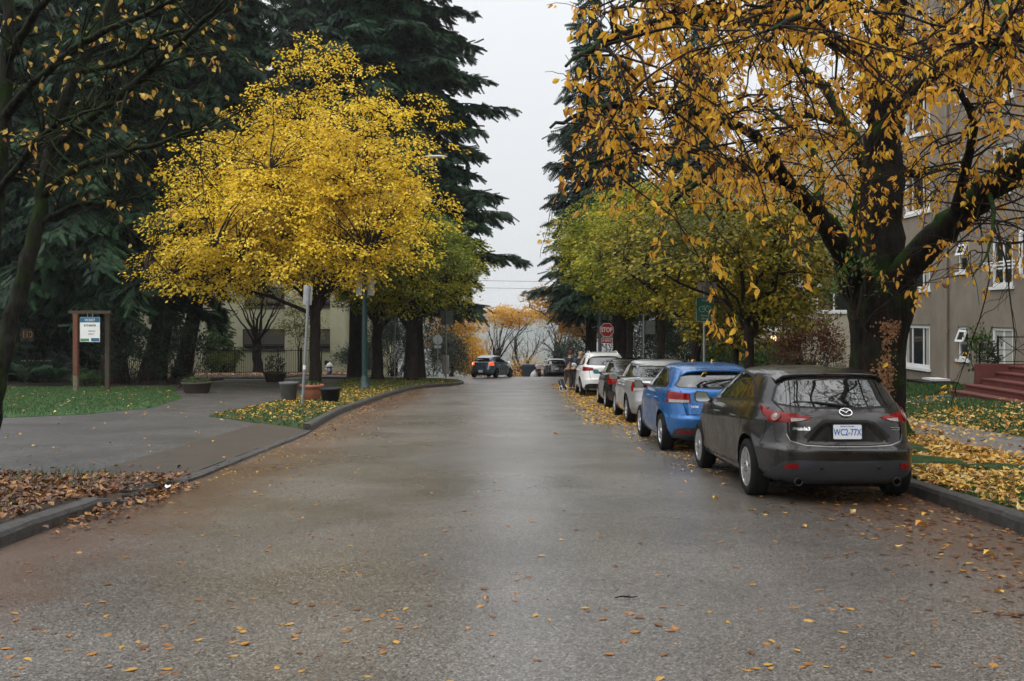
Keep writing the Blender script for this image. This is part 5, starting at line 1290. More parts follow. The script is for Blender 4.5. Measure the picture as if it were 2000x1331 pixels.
def leafy(name, label, X, Y, tr, fork, ells, ncl, nlf, lsize, m, seed, nlimb=11, bark=None, clr=(.6, 1.0), dens=None, group=None, base=None, vase=.6, twig=.011, tmpl=T_QUAD, cat='tree', shell=.5, thick=.12, trunk_n=12, stems=1, wl=.62):
    """broad-leaved tree: trunk, limbs, and sprays of leaves spread through the ellipsoids ells = [(cx, cy, cz, rx, ry, rz, weight)] given from the tree's base"""
    rg = np.random.default_rng(seed)
    zb = float(gz(X, Y)) if base is None else base
    root = empty(name, (X, Y, zb)); tag(root, label, cat, group)
    wd = Wood(); E = np.array(ells, float); wts = E[:, 6] / E[:, 6].sum()
    for s_ in range(stems):
        off = np.array([0, 0]) if stems == 1 else rg.normal(0, tr * 2.5, 2)
        tp = np.stack([np.linspace(off[0], off[0] * 1.5, 7) + rg.normal(0, tr * .12, 7), np.linspace(off[1], off[1] * 1.5, 7) + rg.normal(0, tr * .12, 7), np.linspace(-.15, fork, 7)], -1)
        wd.tube(tp, tr * np.array([1.45, 1.12, 1.0, .96, .95, .98, 1.0]), trunk_n)
    C = []
    while len(C) < ncl:
        e = E[rg.choice(len(E), p=wts)]
        v = unit(rg.normal(0, 1, 3)); r = (shell + (1 - shell) * rg.uniform(0, 1)) if rg.uniform() < .8 else rg.uniform(.15, 1)
        p = e[:3] + v * e[3:6] * r
        if p[2] < fork * .75: continue
        if dens is not None and rg.uniform() > dens(p): continue
        C.append(p)
    C = np.array(C)
    # limbs to spread-out targets
    T = [C[rg.integers(len(C))]]
    while len(T) < nlimb:
        d = np.min(np.linalg.norm(C[:, None] - np.array(T)[None], axis=-1), axis=1); T.append(C[int(np.argmax(d * rg.uniform(.6, 1, len(C))))])
    LP = []
    for tgt in T:
        st = tp[-1] + np.array([0, 0, -rg.uniform(0, fork * .22)]); s = np.linspace(0, 1, 9)[:, None]
        mid = st + (tgt - st) * np.array([.30, .30, vase]) + rg.normal(0, .15, 3)
        p = (1 - s) ** 2 * st + 2 * s * (1 - s) * mid + s ** 2 * tgt; p[1:-1] += rg.normal(0, .06, (7, 3))
        r0 = tr * wl * rg.uniform(.55, 1)
        wd.tube(p, np.linspace(r0, .02, 9), 7); LP.append(p)
    LPa = np.concatenate(LP)
    for c in C:
        d = LPa - c; dist = np.linalg.norm(d, axis=1) + np.where(LPa[:, 2] > c[2] + .2, 2.0, 0); k = int(np.argmin(dist)); a = LPa[k]
        wd.tube(curve_pts(a, c, .06 * np.linalg.norm(c - a), 5, .04, rg), np.linspace(twig * 2.4, twig * .7, 5), 4)
    # leaves in flat sprays
    n = np.full(len(C), nlf); ctr = np.repeat(C, n, axis=0); N = len(ctr)
    cen = np.average(E[:, :3], axis=0, weights=wts)
    rr = np.repeat(rg.uniform(clr[0], clr[1], len(C)), n)
    out = C - cen; out[:, 2] *= .25; out = unit(out + rg.normal(0, .25, out.shape)); outr = np.repeat(out, n, axis=0)
    up = unit(np.array([0, 0, 1.]) + out * rg.uniform(-.1, .45, (len(C), 1)) + rg.normal(0, .18, C.shape)); upr = np.repeat(up, n, axis=0)
    a1 = unit(outr - upr * (outr * upr).sum(-1, keepdims=True)); a2 = np.cross(upr, a1)
    ph = rg.uniform(0, 2 * np.pi, N); q = np.sqrt(rg.uniform(0, 1, N)) * rr
    pos = ctr + a1 * (np.cos(ph) * q * 1.25)[:, None] + a2 * (np.sin(ph) * q * .85)[:, None] + upr * rg.normal(0, thick, N)[:, None] - np.array([0, 0, 1.]) * (.22 * q ** 2 / np.maximum(rr, .1))[:, None]
    axd = unit(a1 * np.cos(ph)[:, None] + a2 * np.sin(ph)[:, None]) + outr * .6 + rg.normal(0, .5, (N, 3)) + np.array([0, 0, -.45])
    nr = upr + rg.normal(0, .55, (N, 3))
    L = rg.uniform(.7, 1.25, N) * lsize
    # bare sprigs inside the sprays
    for k in range(len(C)):
        for _ in range(2):
            b = rg.integers(k * nlf, (k + 1) * nlf); wd.tube(curve_pts(C[k], pos[b], .03, 3), [twig * .7, twig * .5, twig * .3], 3)
    wd.build('trunk', bark or M['bark_twig'], root)
    leaves('crown', pos, axd, nr, L, L * .62, tmpl, m, root)
    return root

def shrub(name, label, X, Y, rx, ry, h, n, ls, m, seed, base=None, cat='shrub', group=None, tmpl=T_QUAD, stems=6, low=.1, up=.0):
    rg = np.random.default_rng(seed); zb = float(gz(X, Y)) + .1 if base is None else base
    root = empty(name, (X, Y, zb)); tag(root, label, cat, group)
    wd = Wood(); ns = max(n // 60, 8)
    v = unit(rg.normal(0, 1, (ns, 3))); v[:, 2] = np.abs(v[:, 2]) * 1.1 - .15
    C = v * rg.uniform(.45, 1, (ns, 1)) ** .6 * np.array([rx, ry, h * .55]) + np.array([0, 0, h * .45])
    C[:, 2] = np.maximum(C[:, 2], low * h)
    for k in range(min(ns, stems * 4)): wd.tube(curve_pts((rg.normal(0, rx * .12), rg.normal(0, ry * .12), -.1), C[k], .1, 5, .03, rg), np.linspace(.022, .006, 5), 4)
    c = C[rg.integers(0, ns, n)]; pos = c + rg.normal(0, 1, (n, 3)) * np.array([rx, ry, h]) * .13
    pos[:, 2] = np.maximum(pos[:, 2], .03)
    o = unit(pos - np.array([0, 0, h * .35]))
    leaves('foliage', pos, o + rg.normal(0, .55, (n, 3)) + np.array([0, 0, up]), np.array([0, 0, 1.]) + o * .5 + rg.normal(0, .5, (n, 3)), rg.uniform(.7, 1.3, n) * ls, rg.uniform(.35, .6, n) * ls, tmpl, m, root)
    wd.build('stem', M['bark_twig'], root)
    return root

# --- tall conifers, left
conifer('conifer_tree', 'big dark cedar whose straight trunk rises behind the vacancy board', -19.6, 49, 27, 7.6, 5.2, 11, nb=120, up=.10, droop=.50, tr=.60, bark=M['bark_red'], rag=.2)
conifer('conifer_tree', 'dark cedar with a thick leaning trunk beside the fence', -19.6, 54.0, 29, 7.2, 8.2, 12, nb=120, up=.10, droop=.55, tr=.62, lean=(.20, 0), bark=M['bark_red'], rag=.2)
conifer('conifer_tree', 'dark cedar with a slimmer leaning trunk close against the thick leaning one', -18.2, 54.6, 26, 6.0, 8.6, 13, nb=90, up=.10, droop=.55, tr=.45, lean=(.19, .02), bark=M['bark_red'])
conifer('conifer_tree', 'dark drooping cedar at the left edge over the low dark building', -27, 53, 27, 7.8, 3.6, 14, nb=120, up=.08, droop=.52, tr=.55, rag=.2)
conifer('conifer_tree', 'dark cedar standing farther back between the low building and the fence', -32, 70, 34, 8.5, 3.5, 15, nb=110, tr=.6, frond=(.95, .5), rag=.2)
conifer('conifer_tree', 'tall dark cedar rising behind the left end of the olive cream block', -27, 92, 42, 9.5, 6, 16, nb=120, tr=.7, frond=(1.15, .6), rag=.2)
conifer('conifer_tree', 'tall dark cedar rising behind the right end of the olive cream block', -19, 93, 44, 9.0, 6, 17, nb=120, tr=.7, frond=(1.15, .6), rag=.2)
conifer('conifer_tree', 'broad green cedar with long drooping boughs behind the yellow tree', -9.6, 61.5, 28, 8.2, 8.5, 18, nb=125, up=.16, droop=.46, tr=.48, m=M['needles_blue'], frond=(.85, .42), pw=.6)
conifer('conifer_tree', 'tall ragged dark fir on the left corner of the junction', -6.2, 63.5, 40, 7.4, 4.8, 19, nb=135, up=.10, droop=.20, tr=.55, frond=(.85, .46), pw=.50, rag=.34)
# --- right
conifer('conifer_tree', 'pointed dark fir standing alone against the sky right of the street', 5.8, 73, 28.4, 4.9, 4.6, 20, nb=120, up=.12, droop=.20, tr=.45, frond=(.75, .40), rag=.30, pw=.62)
conifer('conifer_tree', 'dark fir with a thick trunk behind the stop sign', 6.4, 58.5, 19, 3.6, 5.0, 21, nb=80, tr=.50, frond=(.7, .36))
conifer('conifer_tree', 'dark fir rising over the cream block behind the orange tree', 15.5, 84, 30, 6.0, 4, 22, nb=90, tr=.5, frond=(1.0, .5))

# --- the big yellow tree
def dy(p):
    if p[1] < -3.4: return .95
    if p[2] > 11.8: return .50
    u = p[0] * .9 + (p[2] - 8.5) * .55
    if p[0] > 2.6 and p[2] < 7.0: return .10
    return 1.0 if u < 1.0 else max(.30, 1 - .17 * (u - 1.0))
leafy('yellow_tree', 'large round yellow hornbeam over the flower pots left of the road', -8.95, 45.2, .25, 3.9,
      [(-.1, 0, 7.6, 7.0, 6.2, 3.4, 1.15), (.9, 0, 10.7, 5.7, 4.6, 4.4, .95), (3.0, -5.0, 8.2, 2.6, 1.4, 4.0, .6), (-1.5, .2, 9.2, 5.4, 5.0, 3.5, .8), (.2, -4.2, 7.0, 4.6, 2.8, 2.6, .55), (-4.0, -1.5, 6.0, 3.6, 3.2, 2.0, .4), (.4, 0, 13.6, 2.6, 2.4, 2.6, .16)], 1080, 66, .145, M['lf_yellow'], 31, nlimb=24, clr=(.42, 1.0), dens=dy, shell=.55, vase=.62, twig=.015, thick=.10, bark=M['bark_twig'], wl=.55)
GH = 'green and yellow street hornbeams'
leafy('street_tree', 'yellow green hornbeam behind the lamp post on the left verge', -5.3, 53.0, .28, 3.4, [(0, 0, 6.5, 3.7, 3.4, 2.9, 1)], 330, 80, .15, M['lf_green'], 32, nlimb=12, group=GH, shell=.6, thick=.09)
leafy('street_tree', 'green hornbeam with a dark trunk just right of the lamp post', -7.5, 55.5, .30, 3.6, [(0, 0, 6.3, 3.3, 3.2, 2.5, 1)], 230, 80, .15, M['lf_green'], 33, nlimb=11, group=GH, shell=.6, thick=.09)
for (x, y, tr, fk, r, h, s, mm, lb) in ((6.0, 25.2, .13, 2.3, 2.9, 5.6, 34, 'lf_olive', 'olive gold hornbeam with a straight dark trunk beyond the grey hatchback'),
        (6.75, 30.0, .07, 1.8, 1.7, 4.2, 35, 'lf_olive', 'slender young hornbeam behind the olive gold one'),
        (6.1, 33.0, .16, 2.7, 3.0, 7.0, 36, 'lf_olive', 'olive hornbeam with a forked trunk beside the green route sign'),
        (6.2, 41.5, .17, 3.4, 3.5, 8.6, 37, 'lf_green', 'broad yellow green hornbeam beside the black sedan'),
        (5.9, 50.0, .18, 3.9, 4.0, 9.8, 38, 'lf_green', 'tallest yellow green hornbeam beyond the white crossover')):
    b = zl(x, y); leafy('street_tree', lb, x, y, tr, fk, [(0, 0, fk + (h - fk) * .48, r, r, (h - fk) * .55, 1)], int(48 * r * r / 2 + 50), 72, .11 + y * .0007, M[mm], s, nlimb=9, group=GH, base=b, dens=(lambda p: 0. if p[0] < -.1 and p[2] < 3.5 and p[1] < 1.4 else 1.) if s == 34 else None, shell=.55, clr=(.45, .8), thick=.08, vase=.45, twig=.009)

# --- far trees round the foot of the street
leafy('orange_tree', 'yellow orange tree left of the turning hatchback', -5.6, 93, .2, 2.6, [(0, 0, 6.0, 2.7, 2.6, 3.2, 1), (1.2, 0, 3.6, 2.0, 2.0, 1.8, .5)], 260, 60, .22, M['lf_orange'], 41, group='orange trees down the street', dens=None)
leafy('orange_tree', 'orange leaved cherry arching over the far crossover', 6.2, 79, .24, 3.4, [(-1.6, 0, 6.3, 3.6, 3.0, 1.6, 1), (-.2, 0, 4.8, 2.6, 2.6, 1.4, .6)], 230, 44, .22, M['lf_orange'], 42, group='orange trees down the street', vase=.5)
leafy('orange_tree', 'thin orange tree whose branches meet over the middle of the street', -1.8, 112, .16, 5, [(1.5, 0, 9.8, 4.2, 3, 1.3, 1)], 110, 40, .24, M['lf_orange'], 43, group='orange trees down the street')
shrub('orange_shrub', 'orange shrub at the foot of the bare tree', 1.6, 104, 2.2, 1.6, 4.2, 1500, .20, M['lf_orange'], 44, group='orange shrubs down the street')
shrub('orange_shrub', 'low rust orange shrub right of the turning hatchback', .6, 92, 1.4, 1.2, 2.4, 900, .18, M['lf_rust'], 45, group='orange shrubs down the street')
shrub('orange_shrub', 'orange brown shrub behind the turning hatchback', -3.2, 88, 1.5, 1.4, 5.0, 1300, .18, M['lf_orange'], 46, group='orange shrubs down the street')
def bare(name, label, X, Y, H, seed, spread=.5, tr=.22, m=None, n0=7, base=None, group='bare trees down the street'):
    rg = np.random.default_rng(seed); root = empty(name, (X, Y, float(gz(X, Y)) - .1 if base is None else base)); tag(root, label, 'tree', group); wd = Wood()
    def grow(p, d, L, r, lv):
        n = 6; pts = [p]
        for k in range(n): d = unit(d + rg.normal(0, .13, 3) + np.array([0, 0, .05])); pts.append(pts[-1] + d * L / n)
        wd.tube(pts, np.linspace(r, r * .55, n + 1), 6 if lv < 2 else 3)
        if lv >= 4: return
        for k in range(3 if lv else n0):
            a = pts[rg.integers(2, n + 1)]; dd = unit(d + rg.normal(0, spread, 3) + np.array([0, 0, .12])); grow(a, dd, L * rg.uniform(.55, .8), r * .5, lv + 1)
    grow(np.zeros(3), np.array([0, 0, 1.]), H * .38, tr, 0)
    wd.build('trunk', m or M['bark_twig'], root); return root
bare('bare_tree', 'leafless grey tree in the middle distance at the foot of the street', 1.0, 108, 12, 51)
bare('bare_tree', 'leafless tree with upright twigs behind the far crossover', 4.6, 100, 11, 52, .35)
bare('bare_tree', 'pale leafless tree behind the turning hatchback', -3.0, 118, 11, 53)

# --- trees behind the viewer: they close the street there and show mirrored in the car windows
for x, y, h, s, lb in ((-6.8, -8, 13, 54, 'leafless street tree behind the viewer on the left kerb'), (6.4, -5, 12, 55, 'leafless street tree behind the viewer on the right kerb'), (-7.2, -20, 15, 56, 'taller leafless street tree farther behind the viewer')):
    bare('bare_tree', lb, x, y, h, s, .45, .28, n0=9, group='bare trees behind the viewer')
for x, y, rz, lb in ((12.5, -16, 1.3, 'dark cedar behind the viewer on the right'), (-14, -6, 2.2, 'dark cedar behind the viewer on the left')):
    c_ = copy_tree(bpy.data.objects['conifer_tree']); c_.location = (x, y, float(gz(x, y))); c_.rotation_euler = (0, 0, rz); c_['label'] = lb; c_['group'] = 'cedars behind the viewer'

# --- shrubs
sb = lambda x, y: zl(x, y) - .02
shrub('rust_shrub', 'rust brown deciduous shrub between the hornbeam and the mossy tree', 10.9, 36.5, 1.25, 1.1, 2.7, 6500, .11, M['lf_rust'], 61, base=sb(10.9, 36.5))
shrub('rust_shrub', 'low pinkish heather mound against the mossy tree', 9.6, 30.5,   .8, .6, .75, 2600, .06, M['lf_rust'], 62, base=sb(9.6, 30.5))
GS = 'green shrubs before the cream block'
for (x, y, rx, h, mm, s, lb) in ((9.0, 51, 2.2, 2.5, 'lf_dark', 63, 'large glossy dark green shrub under the route sign'), (9.9, 46, 1.3, 1.6, 'lf_shrub', 64, 'mid green shrub left of the straight hornbeam trunk'), (10.4, 41, 1.1, 1.3, 'lf_shrub', 65, 'mid green shrub right of the straight hornbeam trunk'), (11.2, 39.5, .9, .9, 'lf_dark', 66, 'clipped dark green bush below the porch lamp'), (8.6, 62, 2.2, 2.6, 'lf_dark', 67, 'dark green shrub behind the white crossover')):
    shrub('green_shrub', lb, x, y, rx, rx * .8, h, int(2600 * rx), .12, M[mm], s, base=sb(x, min(y, 59)), group=GS)
for x, y, rx, h, s, lb in ((8.2, 65, 2.2, 6.0, 86, 'tall dark evergreen hedge behind the stop sign'), (10.2, 57, 1.6, 4.6, 87, 'dark evergreen against the cream wall behind the slim sign post'), (5.4, 90, 2.2, 4.5, 88, 'dark green bush past the white crossover beyond the junction')):
    shrub('dark_shrub', lb, x, y, rx, rx * .7, h, int(2600 * rx), .18, M['lf_dark'], s, base=float(gz(x, y)) + .1, group='dark evergreens on the right')
shrub('leafy_shrub', 'leggy rhododendron leaning on the iron railing by the red steps', 12.75, 27.3, .75, .6, 1.75, 420, .14, M['lf_shrub'], 68, base=sb(12.75, 27.3), low=.25)
shrub('dark_shrub', 'dark evergreen shrub between the two posts of the vacancy board', -17.8, 46.5, 2.0, 1.4, 2.7, 1900, .17, M['lf_dark'], 71, group='dark shrubs under the cedars')
shrub('dark_shrub', 'dark evergreen shrub right of the vacancy board', -15.9, 48.5, 1.3, 1.2, 3.0, 1300, .17, M['lf_dark'], 72, group='dark shrubs under the cedars')
shrub('dark_shrub', 'tall dark evergreen behind the number board', -24.0, 50, 2.4, 1.6, 4.6, 2600, .18, M['lf_dark'], 73, group='dark shrubs under the cedars')
shrub('dark_shrub', 'low dark tuft at the foot of the leaning cedar', -16.2, 47.2, .9, .7, .8, 600, .12, M['lf_dark'], 74, group='dark shrubs under the cedars')
shrub('dark_shrub', 'small bright green bush at the edge of the left lawn', -18.6, 43.6, .75, .6, .55, 600, .09, M['lf_shrub'], 75, group='dark shrubs under the cedars')
shrub('dark_shrub', 'dark green bush at the right end of the olive cream block', -12.2, 77, 1.7, 1.3, 1.9, 3600, .15, M['lf_dark'], 76)
shrub('dark_shrub', 'blue green bush beyond the left corner', -9.4, 80, 2.0, 1.6, 4.4, 4200, .18, M['lf_dark'], 77)
shrub('dark_shrub', 'rounded dark bush behind the left four way sign', -5.4, 84, 1.9, 1.5, 4.0, 4200, .18, M['lf_dark'], 78)
shrub('dark_shrub', 'tall dark evergreen screen behind the dark trunks on the left corner', -9.0, 74.5, 2.4, 1.4, 5.6, 5500, .19, M['lf_dark'], 84)
shrub('dark_shrub', 'dark evergreen screen filling the gap left of the far four way sign', -7.2, 88, 2.4, 1.5, 6.0, 4500, .20, M['lf_dark'], 85)
shrub('dark_shrub', 'variegated bush under the small cypress behind the fence', -21.8, 74.5, 1.6, 1.0, 1.7, 1200, .12, M['lf_lime'], 79)
conifer('cypress_tree', 'small bright green cypress in front of the olive cream wall', -22.4, 76.2, 5.0, 2.0, .4, 80, nb=70, up=.4, droop=.2, frond=(.5, .3), m=leaf_mat('cypress_green', [(.03, .07, .02), (.05, .11, .03), (.08, .15, .04)], trans=.2), tr=.1, group='shrubs before the olive cream wall')
leafy('lime_tree', 'thin lime leaved sapling against the olive cream wall', -16.3, 76.5, .05, 2.0, [(0, 0, 4.0, 1.8, 1.2, 1.8, 1)], 60, 26, .16, M['lf_lime'], 81, nlimb=6, stems=3, group='shrubs before the olive cream wall')
leafy('candelabra_tree', 'spreading dark limbed tree behind the iron fence', -19.3, 75.5, .36, 2.6, [(0, 0, 6.6, 4.4, 3.0, 1.9, 1)], 80, 40, .16, M['lf_olive'], 82, nlimb=12, vase=.28, wl=.42, group='shrubs before the olive cream wall')
shrub('tree_stump', 'dark ivy covered stump on the left verge', -6.05, 56.8, .28, .28, 1.05, 500, .08, M['lf_dark'], 83, cat='stump')

def fern(X, Y, R, n, seed, label, base=None):
    rg = np.random.default_rng(seed); root = empty('fern', (X, Y, float(gz(X, Y)) + .1)); tag(root, label, 'fern', 'sword ferns under the cedars')
    pos, ax, nr, L, W = [], [], [], [], []
    for k in range(n):
        a = rg.uniform(0, 2 * np.pi); d = np.array([math.cos(a), math.sin(a), 0]); l = R * rg.uniform(.7, 1.15); hgt = rg.uniform(.75, 1.15)
        for q in range(16):
            s = .12 + .88 * q / 16; p = d * l * s + np.array([0, 0, l * (hgt * 1.9 * s - 1.35 * hgt * s * s)]); sd = np.array([-d[1], d[0], 0])
            for sg in (-1, 1): pos.append(p); ax.append(sd * sg + d * .35 + np.array([0, 0, -.15])); nr.append(np.array([0, 0, 1.]) + d * .3); L.append(.24 * l * (1.05 - s) ** .6 * .75); W.append(.065 * l)
    leaves('frond', pos, ax, nr, L, W, T_QUAD, M['fern'], root)
for x, y, r, s, lb in ((-20.6, 44.8, 1.5, 91, 'large sword fern left of the vacancy board'), (-22.2, 45.6, 1.4, 92, 'sword fern in front of the number board'), (-18.9, 45.2, 1.1, 93, 'smaller sword fern behind the red sign post')): fern(x, y, r, 42, s, lb)

# --- the old cherry on the right
CHX, CHY = 6.15, 17.0
ch = empty('cherry_tree', (CHX, CHY, zl(CHX, CHY))); tag(ch, 'huge mossy old cherry tree with hanging orange leaves behind the dark grey hatchback', 'tree')
base = np.array(ch.location)
wd = Wood(); rg = np.random.default_rng(101)
# fluted trunk with root flare
nz_, nth = 40, 72; ths = np.linspace(0, 2 * np.pi, nth, endpoint=False); hs = np.linspace(-.25, 2.75, nz_)
ph = rg.uniform(0, 6.28, 8); V = np.zeros((nz_, nth, 3))
for i, h in enumerate(hs):
    r = .435 + .09 * np.exp(-((h - 2.5) / .7) ** 2) + .30 * np.exp(-max(h, 0) / .30)
    fl = 1 + .07 * np.cos(3 * ths + ph[0] + .3 * h) + .05 * np.cos(5 * ths + ph[1] - .5 * h) + .025 * np.cos(9 * ths + ph[2] + h) + .018 * np.cos(17 * ths + ph[3] + 2 * h)
    fl += .55 * np.exp(-max(h, 0) / .22) * np.maximum(0, np.cos(2.5 * ths + ph[4])) ** 3 * .8
    fl += .035 * np.sin(h * 5 + 4 * np.cos(ths + 1)) + rg.normal(0, .006, nth)
    V[i, :, 0] = r * fl * np.cos(ths) + .05 * h; V[i, :, 1] = r * fl * np.sin(ths); V[i, :, 2] = h
i, k = np.meshgrid(np.arange(nz_ - 1), np.arange(nth), indexing='ij'); k2 = (k + 1) % nth
wd.L.append(np.stack([i * nth + k, i * nth + k2, (i + 1) * nth + k2, (i + 1) * nth + k], -1).reshape(-1, 4) + wd.nv); wd.V.append(V.reshape(-1, 3)); wd.nv += nz_ * nth
trunkV = V
LIMBS = [  # (photo x, photo y, distance) points and end radii
 ([(1672, 575, 17), (1640, 480, 16.6), (1592, 415, 16.2), (1535, 355, 15.6), (1465, 322, 14.8), (1395, 335, 14), (1320, 390, 13.2)], .235, .03),
 ([(1715, 590, 17), (1722, 420, 17), (1728, 260, 17), (1722, 130, 16.8), (1745, -40, 16.4), (1760, -220, 16)], .40, .16),
 ([(1685, 560, 17.3), (1672, 450, 17.5), (1688, 330, 17.9), (1655, 255, 18.3), (1570, 225, 18.8), (1470, 240, 19.2)], .17, .03),
 ([(1735, 575, 16.9), (1795, 500, 16.3), (1860, 435, 15.7), (1930, 370, 15.1), (2010, 300, 14.5), (2110, 215, 13.8), (2250, 120, 13)], .26, .17),
 ([(1545, 362, 15.7), (1480, 270, 13.6), (1370, 225, 11.6), (1250, 205, 10.2), (1150, 215, 9.2), (1075, 250, 8.6)], .085, .012),
 ([(1724, 140, 16.8), (1610, 70, 14), (1470, 40, 11.4), (1320, 40, 9.6), (1190, 75, 8.4), (1105, 130, 7.8)], .13, .012),
 ([(1726, 260, 17), (1790, 170, 15.6), (1875, 115, 13.8), (1950, 75, 12), (2050, 60, 10.6)], .15, .03),
 ([(1690, 330, 17.9), (1600, 160, 18.6), (1470, 110, 19.4), (1340, 150, 20.2), (1260, 240, 20.6)], .12, .012),
 ([(1592, 415, 16.2), (1600, 330, 17.4), (1560, 260, 18.4), (1480, 200, 19.5)], .10, .02),
 ([(1862, 433, 15.7), (1885, 330, 14.4), (1900, 235, 13), (1850, 150, 11.4), (1760, 110, 10)], .09, .012),
 ([(1735, 60, 16.6), (1740, -30, 13.5), (1690, -40, 10.5), (1600, 10, 8.4), (1500, 60, 7.2)], .13, .012),
 ([(1745, -40, 16.4), (1850, -60, 13.5), (1930, -30, 10.6), (1960, 40, 8.8), (1930, 120, 7.8)], .13, .012),
 ([(1465, 322, 14.8), (1380, 300, 12.8), (1280, 290, 11.2), (1190, 310, 10.2), (1110, 330, 9.6)], .05, .010),
 ([(1930, 370, 15.1), (1940, 420, 14.2), (1930, 490, 13.4), (1900, 540, 12.8)], .04, .008),
 ([(1728, 300, 17), (1780, 340, 17.6), (1850, 330, 18.2), (1930, 350, 18.6)], .09, .02),
 ([(1740, 0, 16.5), (1600, -80, 14.5), (1420, -60, 12), (1290, -30, 10), (1220, 20, 8.8)], .13, .012),
]
limb_paths = []
for pts, r0, r1 in LIMBS:
    p = smooth_path([np.array(P(*q)) - base for q in pts], 5 * len(pts)); p[1:-1] += rg.normal(0, min(.03, .08 * r0), (len(p) - 2, 3))
    r = np.linspace(1, 0, len(p)) ** 1.05 * (r0 - r1) + r1; wd.tube(p, r * (1 + rg.normal(0, .03, len(p))), 12); limb_paths.append((p, r))
tw_ = Wood(); subs = []
for li, (p, r) in enumerate(limb_paths):
    seg = np.linalg.norm(np.diff(p, axis=0), axis=1).sum()
    n = int(seg * (5.2 if li not in (1, 3) else 2.6))
    for k in range(n):
        t = rg.uniform(.22 if li else .35, 1.0); i = min(int(t * (len(p) - 1)), len(p) - 2); o = p[i]
        d = unit(p[i + 1] - p[i]); a = rg.uniform(0, 2 * np.pi)
        v = unit(d * rg.uniform(.2, .9) + np.array([math.cos(a), math.sin(a), rg.uniform(-.25, .55)]))
        L = rg.uniform(.7, 2.3); q = [o]
        for s in range(7): v = unit(v + rg.normal(0, .17, 3) + np.array([0, 0, -.13 * s / 3])); q.append(q[-1] + v * L / 7)
        q = np.array(q)
        wq = q[-1] + base
        if wq[0] < .45 or wq[1] < 6.2 or rg.uniform() > np.clip((wq[0] / wq[1] - .03) / .16, .30, 1): continue
        tw_.tube(q, np.linspace(min(.017, r[i] * .6), .005, 8), 5); subs.append((q, .55 if li in (3, 13) else .16))
lp, la, ln_, ll = [], [], [], []
for q, bare_ in subs:
    for k in range(rg.integers(5, 10)):
        i = rg.integers(1, 8); v = unit(q[min(i + 1, 7)] - q[max(i - 1, 0)] + rg.normal(0, .6, 3)); L = rg.uniform(.2, .75); tw = [q[i]]
        for s in range(5): v = unit(v + rg.normal(0, .22, 3) + np.array([0, 0, -.05])); tw.append(tw[-1] + v * L / 5)
        tw = np.array(tw); wx = (tw[-1] + base)
        if wx[0] < .30 or wx[1] < 6: continue
        tw_.tube(tw, np.linspace(.006, .0028, 6), 3)
        if rg.uniform() < bare_: continue
        nl = rg.integers(3, 9); j = rg.integers(1, 6)
        for _ in range(nl):
            j = rg.integers(2, 6); lp.append(tw[j] + rg.normal(0, .02, 3)); la.append(np.array([0, 0, -1.]) + rg.normal(0, .48, 3)); ln_.append(np.array([rg.normal(), rg.normal(), .1])); ll.append(min(rg.uniform(.06, .145), (wx[1] - 1.0) * .0160))
# a fringe of bare hanging twigs under the right limb
for k in range(26):
    t = rg.uniform(.35, .95); p = limb_paths[3][0]; i = int(t * (len(p) - 1)); v = unit(np.array([rg.normal(0, .7), rg.normal(-.3, .6), -.5])); L = rg.uniform(.4, 1.2); q = [p[i]]
    for s in range(7): v = unit(v + rg.normal(0, .22, 3) + np.array([0, 0, -.10])); q.append(q[-1] + v * L / 7)
    q = np.array(q); tw_.tube(q, np.linspace(.013, .004, 8), 4)
    for _ in range(rg.integers(2, 5)):
        i = rg.integers(2, 8); v = unit(rg.normal(0, 1, 3) + np.array([0, 0, -.4])); tw = [q[i]]
        for s in range(4): v = unit(v + rg.normal(0, .3, 3)); tw.append(tw[-1] + v * .09)
        tw_.tube(tw, np.linspace(.005, .0025, 5), 3)
        if rg.uniform() < .30: lp.append(tw[-1]); la.append(np.array([0, 0, -1.]) + rg.normal(0, .3, 3)); ln_.append(np.array([rg.normal(), rg.normal(), .1])); ll.append(rg.uniform(.08, .13))
wd.build('trunk', M['bark_cherry'], ch); tw_.build('branches', M['bark_twig'], ch)
ll = np.array(ll); leaves('crown', lp, la, ln_, ll, ll * .43, T_LEAF, M['lf_cherry'], ch)
# crust of orange lichen on the side that faces the road
pos, ax, nr, L = [], [], [], []
for _ in range(1500):
    h = rg.uniform(.35, 2.05); th = rad(rg.normal(-88 + 7 * (h - 1.2), 13)); i = int((h + .25) / 3.0 * (nz_ - 1)); k = int((th % (2 * np.pi)) / (2 * np.pi) * nth) % nth
    if math.sin(h * 6.3 + 1.0) + math.sin(th * 11) + rg.normal(0, .5) < -.25: continue
    v = trunkV[i, k] + rg.normal(0, .022, 3) * np.array([1, .3, 1.6]); n_ = unit(np.array([v[0] - .05 * h, v[1], 0])); t1 = np.array([-n_[1], n_[0], 0]); a = rg.uniform(0, 6.28)
    pos.append(v + n_ * .012); ax.append(t1 * math.cos(a) + np.array([0, 0, 1]) * math.sin(a)); nr.append(n_ + rg.normal(0, .12, 3)); L.append(rg.uniform(.015, .055))
L = np.array(L); hexv = (np.array([(0, 0, 0), (.25, .45, .04), (.75, .40, .05), (1, 0, 0), (.72, -.45, .04), (.22, -.38, .03)]), [(0, 5, 4, 3, 2, 1)])
leaves('lichen', pos, ax, nr, L, L * .8, hexv, leaf_mat('orange_lichen', [(.13, .06, .025), (.24, .12, .055), (.32, .18, .085)], trans=0), ch)
# green suckers at the fork
su = shrub('ivy_sprig', 'bright green leafy sprig growing out of the fork of the mossy cherry', 5.62, 16.35, .55, .35, .9, 170, .11, leaf_mat('sucker_green', [(.06, .13, .03), (.10, .20, .05), (.22, .16, .04)], trans=.3), 104, base=CAMH + (610 - 612) / F * 16.4, cat='plant')

